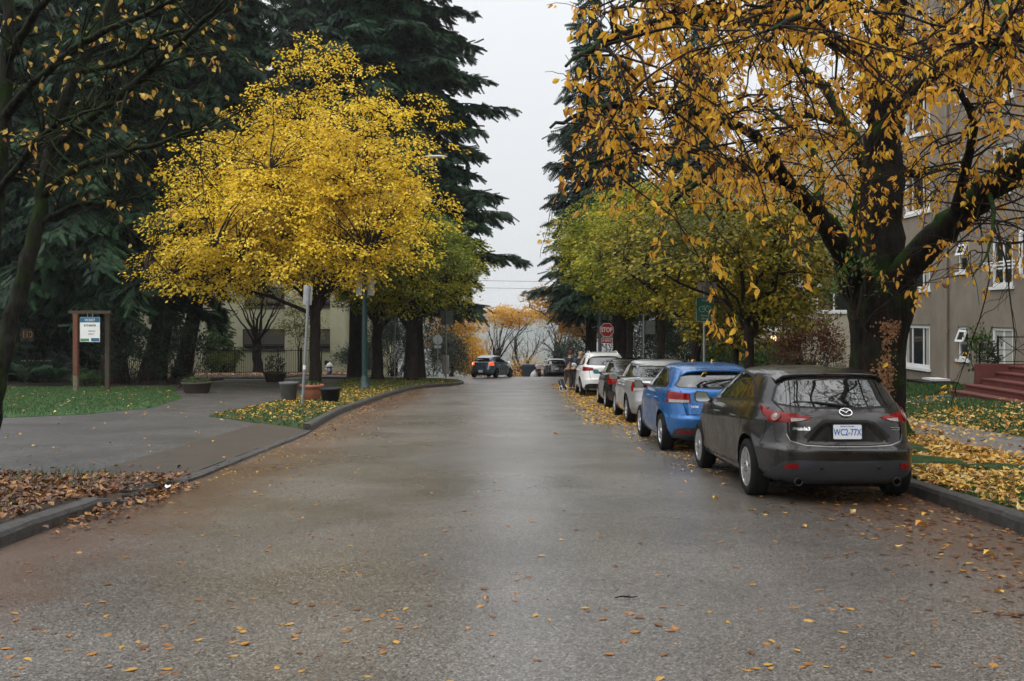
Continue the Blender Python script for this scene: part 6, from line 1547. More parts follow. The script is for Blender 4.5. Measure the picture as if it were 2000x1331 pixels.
# --- mossy tree at the left edge
LTX, LTY = -6.6, 12.5
lt = empty('mossy_tree', (LTX, LTY, float(gz(LTX, LTY)) + .1)); tag(lt, 'mossy grey tree at the left edge with thin bare branches and a few yellow leaves', 'tree')
base = np.array(lt.location); wd = Wood(); rg = np.random.default_rng(201)
LIMBS = [
 ([(-34, 945, 12.5), (-22, 860, 12.5), (-2, 740, 12.5), (24, 620, 12.6), (56, 500, 12.7), (78, 410, 12.8), (92, 330, 12.9), (110, 240, 13), (150, 140, 13), (200, 40, 13), (240, -60, 13)], .12, .05),
 ([(-25, 950, 12.6), (-30, 760, 12.8), (-22, 560, 13), (-6, 380, 13.1), (10, 200, 13.2), (18, 40, 13.2), (10, -80, 13.2)], .13, .06),
 ([(84, 385, 12.85), (150, 330, 12.3), (240, 300, 11.8), (340, 270, 11.4), (420, 235, 11)], .055, .008),
 ([(70, 440, 12.8), (150, 400, 12.6), (230, 395, 12.3), (310, 370, 12)], .040, .007),
 ([(100, 290, 12.9), (200, 215, 12.2), (300, 130, 11.6), (390, 50, 11), (450, -10, 10.6)], .06, .010),
 ([(8, 230, 13.2), (80, 150, 12.6), (170, 80, 12), (280, 30, 11.4), (380, -30, 11)], .07, .010),
 ([(112, 235, 13), (220, 190, 13.4), (330, 120, 13.8), (430, 100, 14)], .05, .008),
 ([(-5, 380, 13.1), (60, 290, 12.2), (120, 240, 11.4), (200, 210, 10.6)], .05, .008),
 ([(14, 120, 13.2), (60, 40, 12.8), (120, -40, 12.4)], .07, .03),
 ([(150, 140, 13), (240, 120, 12.4), (340, 60, 12), (400, 70, 11.6)], .045, .008)]
lps = []
for pts, r0, r1 in LIMBS:
    p = smooth_path([np.array(P(*q)) - base for q in pts], 4 * len(pts)); p[1:-1] += rg.normal(0, .010, (len(p) - 2, 3))
    r = np.linspace(1, 0, len(p)) ** .8 * (r0 - r1) + r1; wd.tube(p, r * (1 + rg.normal(0, .02, len(p))), 10); lps.append((p, r))
pos, ax, nr, L = [], [], [], []
for li, (p, r) in enumerate(lps):
    seg = np.linalg.norm(np.diff(p, axis=0), axis=1).sum()
    for k in range(int(seg * (7 if li > 1 else 2.6))):
        t = rg.uniform(.15 if li > 1 else .55, 1); i = min(int(t * (len(p) - 1)), len(p) - 2); d = unit(p[i + 1] - p[i]); v = unit(d * .7 + rg.normal(0, .55, 3) + np.array([.15, 0, .1])); Lb = rg.uniform(.4, 1.5); q = [p[i]]
        for s in range(6): v = unit(v + rg.normal(0, .13, 3)); q.append(q[-1] + v * Lb / 6)
        q = np.array(q); wd.tube(q, np.linspace(min(.016, r[i] * .6), .004, 7), 4)
        for _ in range(rg.integers(2, 6)):
            i2 = rg.integers(1, 7); v = unit(q[min(i2 + 1, 6)] - q[max(i2 - 1, 0)] + rg.normal(0, .5, 3)); tw = [q[i2]]; l2 = rg.uniform(.15, .5)
            for s in range(4): v = unit(v + rg.normal(0, .15, 3)); tw.append(tw[-1] + v * l2 / 4)
            wd.tube(tw, np.linspace(.005, .0025, 5), 3)
            if rg.uniform() < .30:
                for _ in range(rg.integers(1, 4)): pos.append(tw[rg.integers(1, 5)] + rg.normal(0, .02, 3)); ax.append(v * .6 + rg.normal(0, .4, 3) + np.array([0, 0, -.7])); nr.append(np.array([0, 0, 1.]) + rg.normal(0, .7, 3)); L.append(rg.uniform(.07, .115))
wd.build('trunk', M['bark_moss'], lt)
L = np.array(L); leaves('crown', pos, ax, nr, L, L * .62, T_LEAF, leaf_mat('pale_yellow_leaves', [(.16, .06, .02), (.45, .24, .04), (.58, .38, .07), (.60, .46, .14)], [0, .25, .6, 1], trans=.35), lt)

# ------------------------------------------------------------------ street furniture and small things
def gl(X, Y, off=.12): return float(gz(X, Y)) + off
def part(root, name, mb, m, bevel=0.0, parent=None): return mb.build(name, m, parent or root, bevel)
Fc = Matrix.Rotation(rad(90), 4, 'X')         # local xy plane turned to face the camera
def at(x, y, z): return Matrix.Translation((x, y, z)) @ Fc

# vacancy board on two posts
vx, vy = -16.6, 39.2
r = empty('sign_board', (vx - .0, vy, gl(vx, vy, .1))); tag(r, 'vacancy board with a blue header hung between two wooden posts on the left lawn', 'sign')
mb = MB(); mb.box(-.66, -.48, -.09, .09, .62, 3.05); p1 = part(r, 'post', mb, M['wood_post'], .012)
mb = MB(); mb.box(-.655, -.485, -.085, .085, -.2, .618); part(r, 'foot', mb, M['wood_pale'], .01, p1)
mb = MB(); mb.box(.46, .62, .25, .41, -.2, 3.1); part(r, 'post', mb, M['wood_dark'], .012)
mb = MB(); mb.box(-.85, .80, -.02, .12, 3.052, 3.17); part(r, 'crossbar', mb, M['wood_dark'], .012)
mb = MB(); mb.prism(rrect(.78, .97, .02), -.02, .0, 0, at(.0, -.05, 2.43)); bd = part(r, 'board', mb, M['white'])
mb = MB(); mb.prism(rrect(.77, .20, .01), .002, .004, 0, at(0, -.05, 2.81)); part(r, 'header', mb, mat('sign_blue', (.012, .115, .22), .5), 0, bd)
mb = MB(); mb.prism(rrect(.34, .11, .01), .002, .004, 0, at(-.20, -.05, 2.02)); part(r, 'footer', mb, mat('sign_lime', (.06, .24, .09), .5), 0, bd)
mb = MB(); mb.prism(rrect(.33, .13, .03), .002, .004, 0, at(.21, -.05, 2.03)); part(r, 'footer', mb, bpy.data.materials['sign_blue'], 0, bd)
text_mesh('VACANCY', .14, 'lettering', M['white'], at(0, -.0555, 2.80), bd, sx=.62)
text_mesh('BUTE MANOR', .115, 'lettering', M['black_ink'], at(0, -.0525, 2.585), bd, sx=.66, bold=.002)
text_mesh('1225 Bute Street', .075, 'lettering', M['black_ink'], at(.07, -.0525, 2.37), bd, sx=.55)
text_mesh('604-682-1111', .075, 'lettering', M['black_ink'], at(.06, -.0525, 2.25), bd, sx=.55)
mb = MB(); mb.box(-.10, -.085, -.05, -.03, 2.9, 3.06); mb.box(.10, .115, -.05, -.03, 2.9, 3.06); part(r, 'hanger', mb, M['galv'])

# number board by the dark low building
nx_, ny_ = -23.6, 48.5
r = empty('number_sign', (nx_, ny_, gl(nx_, ny_))); tag(r, 'small dark board with orange numerals 110 among the ferns', 'sign')
mb = MB(); mb.box(-.04, .04, -.03, .03, -.1, 2.4); part(r, 'post', mb, M['wood_dark'])
mb = MB(); mb.prism(rrect(.66, .62, .03), -.02, 0, 0, at(0, -.04, 2.35)); bd = part(r, 'board', mb, M['wood_dark'])
text_mesh('110', .46, 'lettering', mat('orange_numeral', (.42, .19, .015), .5), at(0, -.0425, 2.38), bd, sx=.75, bold=.006)

# grey pole with a narrow sign seen from the side, left verge
ex, ey = -5.98, 28.4
r = empty('sign_post', (ex, ey, gl(ex, ey))); tag(r, 'slightly leaning galvanised post with a small blank grey sign back behind the pots', 'signpost')
T = Matrix.Rotation(rad(3.2), 4, 'Y')
mb = MB(); mb.tube([T @ Vector((0, 0, -.2)), T @ Vector((0, 0, 3.42))], .042, 12); po = part(r, 'pole', mb, M['galv'])
mb = MB(); mb.box(-.16, .09, .05, .056, 2.86, 3.42, M=T); part(r, 'sign_panel', mb, M['signback'])
mb = MB(); mb.box(-.05, .05, -.05, .05, 2.93, 2.97, M=T); mb.box(-.05, .05, -.05, .05, 3.30, 3.34, M=T); mb.tube([T @ Vector((0, 0, 2.55)), T @ Vector((0, 0, 2.60))], .055, 12); part(r, 'clamp', mb, M['galv'])
mb = MB(); mb.tube([T @ Vector((0, 0, 1.02)), T @ Vector((0, 0, 1.14))], .0435, 12, cap=False); part(r, 'sticker', mb, M['white'], 0, po)

# green lamp post with sign backs
lx, ly = -6.1, 41.2
r = empty('street_lamp', (lx, ly, gl(lx, ly))); tag(r, 'dark green street lamp post with its arm reaching out of the yellow tree', 'street lamp')
mb = MB(); mb.lathe([(.24, -.1), (.24, .10), (.19, .14), (.175, .42), (.14, .50), (.125, .55)], 20); part(r, 'base', mb, M['lamp_green'])
mb = MB(); mb.lathe([(.125, .5), (.118, 3), (.095, 7), (.08, 8.7)], 18); mb.lathe([(.127, 4.02), (.127, 4.08)], 18); part(r, 'pole', mb, M['lamp_green'])
arm = smooth_path([(0, 0, 8.6), (.3, 0, 9.2), (1.2, 0, 9.52), (2.55, 0, 9.60)], 16)
mb = MB(); mb.tube([tuple(p) for p in arm], list(np.linspace(.06, .04, 16)), 10); part(r, 'arm', mb, M['lamp_green'])
mb = MB()
vs = []; n = 12
for k, (x, hw, hh) in enumerate(((2.5, .04, .04), (2.7, .11, .06), (3.05, .15, .07), (3.3, .12, .05), (3.42, .03, .02))):
    for t in range(n): a = 2 * math.pi * t / n; vs.append((x, hw * math.cos(a), 9.61 + hh * math.sin(a)))
mb.add(vs, [(i * n + k, i * n + (k + 1) % n, (i + 1) * n + (k + 1) % n, (i + 1) * n + k) for i in range(4) for k in range(n)] + [tuple(range(n)), tuple(range(5 * n - 1, 4 * n - 1, -1))], 0, True); part(r, 'lamp_head', mb, M['signback'])
mb = MB(); mb.prism(rrect(.76, .85, .05), -.004, 0, 0, at(.0, .16, 4.3)); part(r, 'sign_panel', mb, M['signback'])

# potted plants
def pot(label, name, X, Y, prof, m, soil_r, soil_z, plant=None, seed=0, n=120, group=None, sz=1.0, off=.12, lf=None, ph=.35, ls=.12):
    r = empty(name, (X, Y, gl(X, Y, off))); tag(r, label, 'planter', group)
    mb = MB(); mb.lathe(prof, 32); part(r, 'pot', mb, m)
    mb = MB(); mb.lathe([(soil_r, soil_z), (soil_r * .5, soil_z + .03), (.001, soil_z + .04)], 20); part(r, 'soil', mb, M['soil'])
    if plant:
        rg = np.random.default_rng(seed); a = rg.uniform(0, 6.28, n); q = np.sqrt(rg.uniform(0, 1, n)) * soil_r * .9
        pos = np.stack([q * np.cos(a), q * np.sin(a), soil_z + rg.uniform(0, ph, n) * (1 - q / soil_r * .5)], -1); ax = np.stack([np.cos(a) * .6, np.sin(a) * .6, rg.uniform(.1, 1.2, n)], -1)
        leaves('plant', pos, ax, rg.normal(0, .5, (n, 3)) + np.array([0, 0, 1.]), rg.uniform(.7, 1.3, n) * ls, rg.uniform(.3, .5, n) * ls, T_QUAD, lf or M['lf_shrub'], r)
    return r
GP = 'flower pots on the left verge'
bucket = [(.001, 0), (.20, 0), (.22, .02), (.275, .50), (.30, .52), (.305, .58), (.285, .58), (.27, .50), (.26, .40)]
terr = [(.001, 0), (.21, 0), (.235, .03), (.32, .30), (.335, .40), (.375, .42), (.38, .50), (.35, .50), (.32, .42), (.30, .38)]
blk = [(.001, 0), (.23, 0), (.25, .02), (.30, .34), (.335, .36), (.34, .42), (.31, .42), (.28, .33)]
pot('tall grey plastic bucket planter left of the terracotta pot', 'flower_pot', -6.95, 31.0, bucket, mat('grey_plastic_pot', (.085, .085, .088), .5, var=.2, scale=6), .27, .50, group=GP)
pot('terracotta pot with a few leaves behind the grey sign post', 'flower_pot', -6.28, 31.2, terr, mat('terracotta', (.26, .085, .045), .8, col2=(.33, .13, .075), scale=7), .31, .43, True, 1, 60, GP, ph=.15)
pot('low black plastic pot right of the terracotta pot', 'flower_pot', -5.55, 30.4, blk, M['black'], .29, .36, group=GP)
bowl = [(.001, 0), (.42, 0), (.47, .05), (.56, .36), (.60, .38), (.60, .44), (.56, .44), (.52, .36)]
pot('wide dark planter bowl at the right tip of the left lawn', 'planter', -12.35, 39.0, bowl, M['wood_dark'], .54, .40, True, 3, 160, 'wide dark planters on the paving', off=.035, ph=.25)
pot('wide dark planter bowl holding a bushy plant before the iron fence', 'planter', -13.0, 54.6, [(a * 1.05, b * 1.15) for a, b in bowl], M['wood_dark'], .56, .46, True, 4, 420, 'wide dark planters on the paving', off=.035, ph=1.3, ls=.16, lf=M['lf_dark'])

# fire hydrant
hx_, hy_ = -12.65, 69.0
r = empty('fire_hydrant', (hx_, hy_, gl(hx_, hy_, .1))); tag(r, 'blue fire hydrant with a white bonnet on the leaf strewn corner', 'hydrant')
mb = MB(); mb.lathe([(.24, 0), (.24, .05), (.17, .07), (.17, .50), (.20, .52), (.20, .56)], 20, cap=True); part(r, 'barrel', mb, mat('hydrant_blue', (.012, .05, .20), .45))
mb = MB(); mb.lathe([(.26, .56), (.26, .60), (.21, .70), (.12, .80), (.05, .83), (.05, .90), (.001, .90)], 20); part(r, 'bonnet', mb, M['white'])
for sg in (-1, 1): mb = MB(); mb.tube([(sg * .15, 0, .38), (sg * .29, 0, .38)], [.085, .095], 14); part(r, 'outlet_cap', mb, M['white'])
mb = MB(); mb.tube([(0, -.15, .36), (0, -.27, .36)], [.11, .12], 14); part(r, 'outlet_cap', mb, M['white'])

# four-way stop sign, and the backs of the ones across the junction
def octo(rr): return [(rr * math.cos(rad(22.5 + 45 * k)), rr * math.sin(rad(22.5 + 45 * k))) for k in range(8)]
def stop(label, X, Y, z0, top, back=False, base=None, sc=1.0):
    r = empty('stop_sign', (X, Y, z0)); tag(r, label, 'stop sign')
    mb = MB(); mb.tube([(0, .03, -.1), (0, .03, top + .2)], .03, 8); part(r, 'pole', mb, M['galv'])
    s = sc; T = at(0, 0, top)
    if back:
        mb = MB(); mb.prism(octo(.41 * s), -.0, .006, 0, at(0, .07, top)); part(r, 'sign_face', mb, M['signback'])
        mb = MB(); mb.prism(rrect(.58 * s, .24 * s, .03), 0, .006, 0, at(0, .07, top - .58 * s)); part(r, 'plate', mb, M['signback'])
        return r
    mb = MB(); mb.prism(octo(.41 * s), -.006, 0, 0, T); f = part(r, 'sign_face', mb, M['white'])
    mb = MB(); mb.prism(octo(.385 * s), .001, .003, 0, T); part(r, 'red_field', mb, M['signred'], 0, f)
    text_mesh('STOP', .36 * s, 'lettering', M['white'], T @ Matrix.Translation((0, 0, .0045)), f, sx=.72, bold=.007)
    T2 = at(0, 0, top - .60 * s); mb = MB(); mb.prism(rrect(.62 * s, .30 * s, .03), -.006, 0, 0, T2); f = part(r, 'plate', mb, M['white'])
    mb = MB(); mb.prism(rrect(.58 * s, .26 * s, .02), .001, .003, 0, T2); part(r, 'red_field', mb, M['signred'], 0, f)
    text_mesh('4 WAY', .19 * s, 'lettering', M['white'], T2 @ Matrix.Translation((0, 0, .0045)), f, sx=.85, bold=.004)
    return r
sy = 55.5; sx_ = 185 / F * sy
stop('red octagonal stop sign with a 4 WAY plate above the white crossover', sx_, sy, zl(sx_, sy), P(0, 645, sy).z - zl(sx_, sy))
sy = 80; sx_ = -145 / F * sy; stop('grey back of an octagonal stop sign with its plate on the left far corner', sx_, sy, gl(sx_, sy), P(0, 664, sy).z - gl(sx_, sy), True, sc=.98)

# sign backs on a post with a wrapped box
qy = 56.3; qx = -131 / F * qy
r = empty('sign_post', (qx, qy, gl(qx, qy))); tag(r, 'thin post at the left kerb corner with a dark square sign back', 'signpost')
mb = MB(); mb.tube([(.06, 0, -.1), (.10, 0, 4.1)], .035, 8); part(r, 'pole', mb, M['galv'])
mb = MB(); mb.prism(rrect(.72, .80, .05), 0, .006, 0, at(.12, .06, P(0, 621, qy).z - gl(qx, qy))); part(r, 'sign_panel', mb, mat('weathered_sign_back', (.10, .115, .10), .6, var=.2, scale=5))
mb = MB(); mb.lathe([(.001, .30), (.19, .31), (.20, .36), (.20, 1.28), (.19, 1.33), (.001, 1.34)], 20, M=Matrix.Translation((.02, .25, 0))); mb.box(-.03, .07, .03, .07, .35, 1.3); part(r, 'box', mb, mat('pale_wrap', (.22, .215, .19), .6, var=.15, scale=6))
# thin bare posts
qy = 54.5; qx = -229 / F * qy
r = empty('sign_post', (qx, qy, gl(qx, qy))); tag(r, 'thin bare grey post between the two dark trunks on the left verge', 'signpost')
mb = MB(); mb.tube([(0, 0, -.1), (.03, 0, 3.6)], .032, 8); part(r, 'pole', mb, M['galv']); mb = MB(); mb.prism(rrect(.3, .45, .03), 0, .006, 0, at(.03, .05, 3.4)); part(r, 'sign_panel', mb, bpy.data.materials['weathered_sign_back'])
qy = 46.5; qx = 256 / F * qy
r = empty('sign_post', (qx, qy, zl(qx, qy))); tag(r, 'slim grey post with a dark blank sign between the right hornbeams', 'signpost')
mb = MB(); mb.tube([(0, 0, -.1), (.03, 0, 3.3)], .035, 8); part(r, 'pole', mb, M['galv']); mb = MB(); mb.prism(rrect(.62, .62, .05), 0, .006, 0, at(.26, .05, P(0, 640, qy).z - zl(qx, qy))); part(r, 'sign_panel', mb, bpy.data.materials['weathered_sign_back'])
qy = 50.5; qx = 145 / F * qy
r = empty('lamp_post', (qx, qy, zl(qx, qy) - .12)); tag(r, 'slate blue steel post just left of the stop sign', 'post'); r.location = (5.05, 57.2, zl(5.05, 57.2) - .1); 
mb = MB(); mb.lathe([(.16, 0), (.16, .3), (.11, .36), (.10, 5.6)], 14); part(r, 'pole', mb, mat('slate_post_paint', (.035, .042, .055), .5)); mb = MB(); mb.lathe([(.20, -.1), (.20, .04), (.165, .06)], 14); part(r, 'base', mb, M['black'])
# two thin posts by the fence
r = empty('sign_post', (-22.9, 68.5, gl(-22.9, 68.5, .1))); tag(r, 'pair of thin posts with a small white notice before the iron fence', 'signpost')
for dx in (0, .32): mb = MB(); mb.tube([(dx, 0, -.1), (dx, 0, 2.9)], .028, 8); part(r, 'pole', mb, M['galv'])
mb = MB(); mb.prism(rrect(.26, .56, .02), 0, .006, 0, at(.40, -.04, 2.2)); part(r, 'notice', mb, M['white'])

# green route sign
gy = 26.0; gx_ = 377 / F * gy
r = empty('route_sign', (gx_, gy, zl(gx_, gy))); tag(r, 'green street route sign with a bicycle roundel and a double arrow', 'sign')
mb = MB(); mb.tube([(-.02, .04, -.1), (-.01, .04, 3.15)], .034, 10); part(r, 'pole', mb, M['galv'])
zc = P(0, 604.5, gy).z - zl(gx_, gy); T = at(.0, 0, zc)
mb = MB(); mb.prism(rrect(.465, .64, .04), -.005, 0, 0, T); f = part(r, 'sign_face', mb, M['signback'])
mb = MB(); mb.prism(rrect(.445, .62, .035), .001, .003, 0, T); part(r, 'green_field', mb, M['signgreen'], 0, f)
palegreen = mat('pale_sign_legend', (.30, .42, .36), .5)
text_mesh('BUTE', .085, 'lettering', palegreen, T @ Matrix.Translation((0, .235, .0045)), f, sx=.8)
text_mesh('Bikeway', .075, 'lettering', palegreen, T @ Matrix.Translation((0, -.165, .0045)), f, sx=.9)
mb = MB()
def ringp(cx, cy, rr, th=.008): mb.tube([T @ Vector((cx + rr * math.cos(a), cy + rr * math.sin(a), .004)) for a in np.linspace(0, 2 * math.pi, 25)], th, 5)
ringp(-.08, .005, .075); ringp(.09, .005, .075)
for a, b in (((-.08, .005), (-.03, .10)), ((-.03, .10), (.06, .10)), ((.06, .10), (.09, .005)), ((-.08, .005), (.01, .0)), ((.01, .0), (.06, .10)), ((-.03, .10), (.01, 0))): mb.tube([T @ Vector((*a, .004)), T @ Vector((*b, .004))], .006, 5)
mb.tube([T @ Vector((-.06, -.25, .004)), T @ Vector((.06, -.25, .004))], .010, 5)
for sg in (-1, 1): mb.prism([(sg * .10, -.25), (sg * .055, -.222), (sg * .055, -.278)][::sg], .002, .005, 0, T)
part(r, 'pictogram', mb, palegreen, 0, f)
r2 = empty('plate_sign', (gx_ + .02, gy + .12, zl(gx_, gy))); tag(r2, 'weathered white RD plate half hidden by leaves above the green route sign', 'sign')
mb = MB(); mb.prism(rrect(.50, .30, .03), -.005, 0, 0, at(.06, 0, zc + .56)); f = part(r2, 'sign_face', mb, mat('grimy_white', (.30, .26, .23), .6, var=.3, scale=8)); text_mesh('Rd', .2, 'lettering', mat('faded_red', (.12, .04, .03), .6), at(.02, -.0015, zc + .52), f)
mb = MB(); mb.tube([(.03, .02, 2.9), (.03, .02, zc + .8)], .03, 8); part(r2, 'pole', mb, M['galv'])

# bin, white sack, motorcycle past the junction
bx_, bY = 1.35, 77.5
r = empty('wheelie_bin', (bx_, bY, gl(bx_, bY, 0))); tag(r, 'blue grey lidded bin standing beyond the crest of the road', 'bin')
mb = MB(); mb.add([(-.5, -.32, .1), (.5, -.32, .1), (.5, .32, .1), (-.5, .32, .1), (-.60, -.42, 1.15), (.60, -.42, 1.15), (.60, .42, 1.15), (-.60, .42, 1.15)], [(3, 2, 1, 0), (4, 5, 6, 7), (0, 1, 5, 4), (1, 2, 6, 5), (2, 3, 7, 6), (3, 0, 4, 7)]); mb.box(-.61, .61, -.45, -.40, 1.0, 1.12); part(r, 'tub', mb, mat('bin_blue_grey', (.06, .085, .10), .5), .03)
mb = MB(); mb.box(-.64, .64, -.46, .46, 1.155, 1.24); mb.box(-.55, .55, -.36, .36, 1.24, 1.30); part(r, 'lid', mb, mat('bin_lid', (.075, .10, .12), .5), .02)
for sg in (-1, 1): mb = MB(); mb.tube([(sg * .46, -.2, .1), (sg * .54, -.2, .1)], .10, 12); part(r, 'wheel', mb, M['black'])
r = empty('sack', (1.66, 76.0, gl(1.66, 76.0, 0))); tag(r, 'white bag slumped beside the bin on the crest', 'bag')
mb = MB(); mb.lathe([(.001, 0), (.24, .0), (.31, .12), (.29, .38), (.20, .56), (.07, .66), (.09, .74), (.001, .72)], 12, M=Matrix.Rotation(.12, 4, 'Y')); part(r, 'sack_body', mb, M['white'])

r = empty('motorcycle', (2.15, 76.6, gl(2.15, 76.6, 0)), (0, rad(-9), rad(8))); tag(r, 'red and white motorcycle leaning on its stand beside the dark crossover', 'motorcycle')
for y in (-.62, .66):
    mb = MB(); a_ = np.linspace(0, 2 * math.pi, 25); mb.tube([(0, y + .26 * math.cos(a), .31 + .26 * math.sin(a)) for a in a_], .055, 8); w_ = part(r, 'wheel', mb, M['rubber'])
    mb = MB(); mb.tube([(-.03, y, .31), (.03, y, .31)], .18, 16); mb.tube([(-.05, y, .31), (.05, y, .31)], .05, 10); part(r, 'rim', mb, M['dalloy'], 0, w_)
red = mat('motorcycle_red', (.30, .012, .012), .2, coat=.8)
mb = MB(); mb.tube([(0, .62, .35), (0, .45, .80), (0, .38, 1.0)], [.045, .05, .05], 8); mb.tube([(-.34, .30, 1.03), (0, .40, 1.0), (.34, .30, 1.03)], .022, 6); part(r, 'handlebar', mb, M['black'])
mb = MB(); mb.tube([(0, -.62, .55), (0, -.3, .72), (0, .05, .78), (0, .32, .86), (0, .48, .72)], [.08, .15, .17, .17, .08], 12); part(r, 'fairing', mb, red)
mb = MB(); mb.tube([(0, -.75, .92), (0, -.45, .84), (0, -.1, .84)], [.06, .13, .12], 10); part(r, 'seat', mb, M['black'])
mb = MB(); mb.box(-.12, .12, -.2, .25, .28, .62); mb.tube([(.14, .2, .3), (.16, -.7, .42)], [.04, .06], 8); part(r, 'engine', mb, M['dalloy'], .03)
mb = MB(); mb.tube([(0, .62, .84), (0, .44, 1.12)], [.10, .12], 10); part(r, 'headlight', mb, M['white'])
mb = MB(); mb.box(-.08, .08, -.86, -.80, .78, .86); part(r, 'tail_lamp', mb, M['red_lens'])
mb = MB(); mb.box(-.22, .22, -.80, -.50, .92, 1.22); part(r, 'top_box', mb, M['white'], .04)

# ------------------------------------------------------------------ people by the white crossover
def skin_mesh(name, verts, edges, rads, m, parent, sub=2, root=0):
    me = bpy.data.meshes.new(name); me.from_pydata(verts, edges, []); o = bpy.data.objects.new(name, me); COL.objects.link(o)
    md = o.modifiers.new('s', 'SKIN'); md.use_smooth_shade = True
    for i, r_ in enumerate(rads): me.skin_vertices[0].data[i].radius = (r_, r_) if not hasattr(r_, '__len__') else r_
    for i in range(len(verts)): me.skin_vertices[0].data[i].use_root = (i == root)
    s2 = o.modifiers.new('u', 'SUBSURF'); s2.levels = sub; s2.render_levels = sub
    dg = bpy.context.evaluated_depsgraph_get(); m2 = bpy.data.meshes.new_from_object(o.evaluated_get(dg), depsgraph=dg); bpy.data.objects.remove(o); bpy.data.meshes.remove(me)
    m2.name = name; m2.materials.clear(); m2.materials.append(m)
    for p in m2.polygons: p.use_smooth = True
    return link(bpy.data.objects.new(name, m2), parent)
M['skin'] = mat('skin', (.42, .25, .18), .5)
def person(label, X, Y, rz, bend, coat, trouser, hair, seed, hgt=1.0, stride=.0, group=None, shoe=None):
    r = empty('person', (X, Y, gl(X, Y, .0)), (0, 0, rad(rz))); tag(r, label, 'person', group); r.scale = (hgt,) * 3
    b = rad(bend); fw = math.sin(b); upv = math.cos(b)                      # faces +y, bends forward
    hip = Vector((0, 0, .92)); sp = lambda d, x=0, dy=0: Vector((x, d * fw + dy, .92 + d * upv))
    neck = sp(.52); hd = sp(.70, 0, .03)
    V = [hip, sp(.22), sp(.42), neck, hd - Vector((0, 0, .04)), hd + Vector((0, .01, .06))]
    E = [(0, 1), (1, 2), (2, 3), (3, 4), (4, 5)]; R_ = [(.15, .11), (.145, .105), (.165, .11), (.06, .06), (.082, .09), (.075, .085)]
    for sg in (-1, 1):                                                        # arms
        n0 = len(V); sh = sp(.46, sg * .19); el = sp(.22, sg * .24, .12 + .10 * fw); wr = el + Vector((-sg * .03, .20, .10 - .15 * fw))
        V += [sh, el, wr, wr + Vector((-sg * .01, .09, 0))]; R_ += [(.068, .068), (.047, .047), (.032, .034), (.040, .018)]; E += [(2, n0), (n0, n0 + 1), (n0 + 1, n0 + 2), (n0 + 2, n0 + 3)]
        for q in range(5):                                                    # fingers
            k = len(V); bx = wr + Vector((-sg * .01 + (q - 2) * .018, .10, 0)); tip = bx + Vector(((q - 2) * .004, .07 - .008 * abs(q - 2), -.02)) if q else wr + Vector((-sg * .05, .08, -.01)); V += [tip]; R_ += [(.009, .009)]; E += [(n0 + 3, k)]
        n1 = len(V); kn = Vector((sg * .10, .05 + stride * sg * .16, .50)); an = Vector((sg * .10, stride * sg * .28 - .02, .09)); V += [Vector((sg * .095, 0, .86)), kn, an, an + Vector((0, .15, -.05))]; R_ += [(.10, .10), (.062, .066), (.045, .045), (.04, .035)]; E += [(0, n1), (n1, n1 + 1), (n1 + 1, n1 + 2), (n1 + 2, n1 + 3)]
    skin_mesh('body', [tuple(v) for v in V], E, R_, M['skin'], r, 2)
    # clothes follow the body
    V2 = [hip + Vector((0, 0, -.06)), sp(.22), sp(.43), sp(.50)]; E2 = [(0, 1), (1, 2), (2, 3)]; R2 = [(.175, .135), (.168, .13), (.185, .13), (.085, .08)]
    for sg in (-1, 1):
        n0 = len(V2); sh = sp(.46, sg * .19); el = sp(.22, sg * .24, .12 + .10 * fw); wr = el + Vector((-sg * .028, .18, .09 - .13 * fw)); V2 += [sh, el, wr]; R2 += [(.085, .085), (.064, .064), (.048, .05)]; E2 += [(2, n0), (n0, n0 + 1), (n0 + 1, n0 + 2)]
    skin_mesh('jacket', [tuple(v) for v in V2], E2, R2, coat, r, 2)
    V3 = [hip + Vector((0, 0, .02))]; E3 = []; R3 = [(.165, .125)]
    for sg in (-1, 1):
        n1 = len(V3); V3 += [Vector((sg * .095, 0, .84)), Vector((sg * .10, .05 + stride * sg * .16, .50)), Vector((sg * .10, stride * sg * .28 - .02, .10))]; R3 += [(.115, .115), (.08, .082), (.068, .07)]; E3 += [(0, n1), (n1, n1 + 1), (n1 + 1, n1 + 2)]
    skin_mesh('trousers', [tuple(v) for v in V3], E3, R3, trouser, r, 2)
    for sg in (-1, 1):
        an = Vector((sg * .10, stride * sg * .28 - .02, .05)); skin_mesh('shoe', [tuple(an + Vector((0, -.05, 0))), tuple(an + Vector((0, .06, 0))), tuple(an + Vector((0, .19, -.01)))], [(0, 1), (1, 2)], [(.055, .05), (.055, .05), (.05, .04)], shoe or M['black'], r, 1)
    c_ = hd + Vector((0, -.012, .035)); f_ = Vector((0, math.cos(b * .6), -math.sin(b * .6)))
    bm = bmesh.new(); bmesh.ops.create_uvsphere(bm, u_segments=18, v_segments=12, radius=1)
    for v in bm.verts:
        v.co = Vector((v.co.x * .098, v.co.y * .115, v.co.z * .122))
        if v.co.y > .045 and v.co.z < .06: v.co.y = .045
        v.co += c_
    me = bpy.data.meshes.new('hair'); bm.to_mesh(me); bm.free(); me.materials.append(hair); [setattr(p, 'use_smooth', True) for p in me.polygons]; link(bpy.data.objects.new('hair', me), r)
    mb = MB()
    for sg in (-1, 1): mb.lathe([(.001, -.006), (.011, 0), (.001, .006)], 8, 0, Matrix.Translation(hd + Vector((sg * .032, .098, .03))))
    part(r, 'eye', mb, M['black_ink'])
    mb = MB(); mb.add([hd + Vector(q) for q in ((0, .10, .035), (-.015, .098, -.005), (.015, .098, -.005), (0, .122, -.002))], [(0, 1, 3), (0, 3, 2), (1, 2, 3)]); part(r, 'nose', mb, M['skin'])
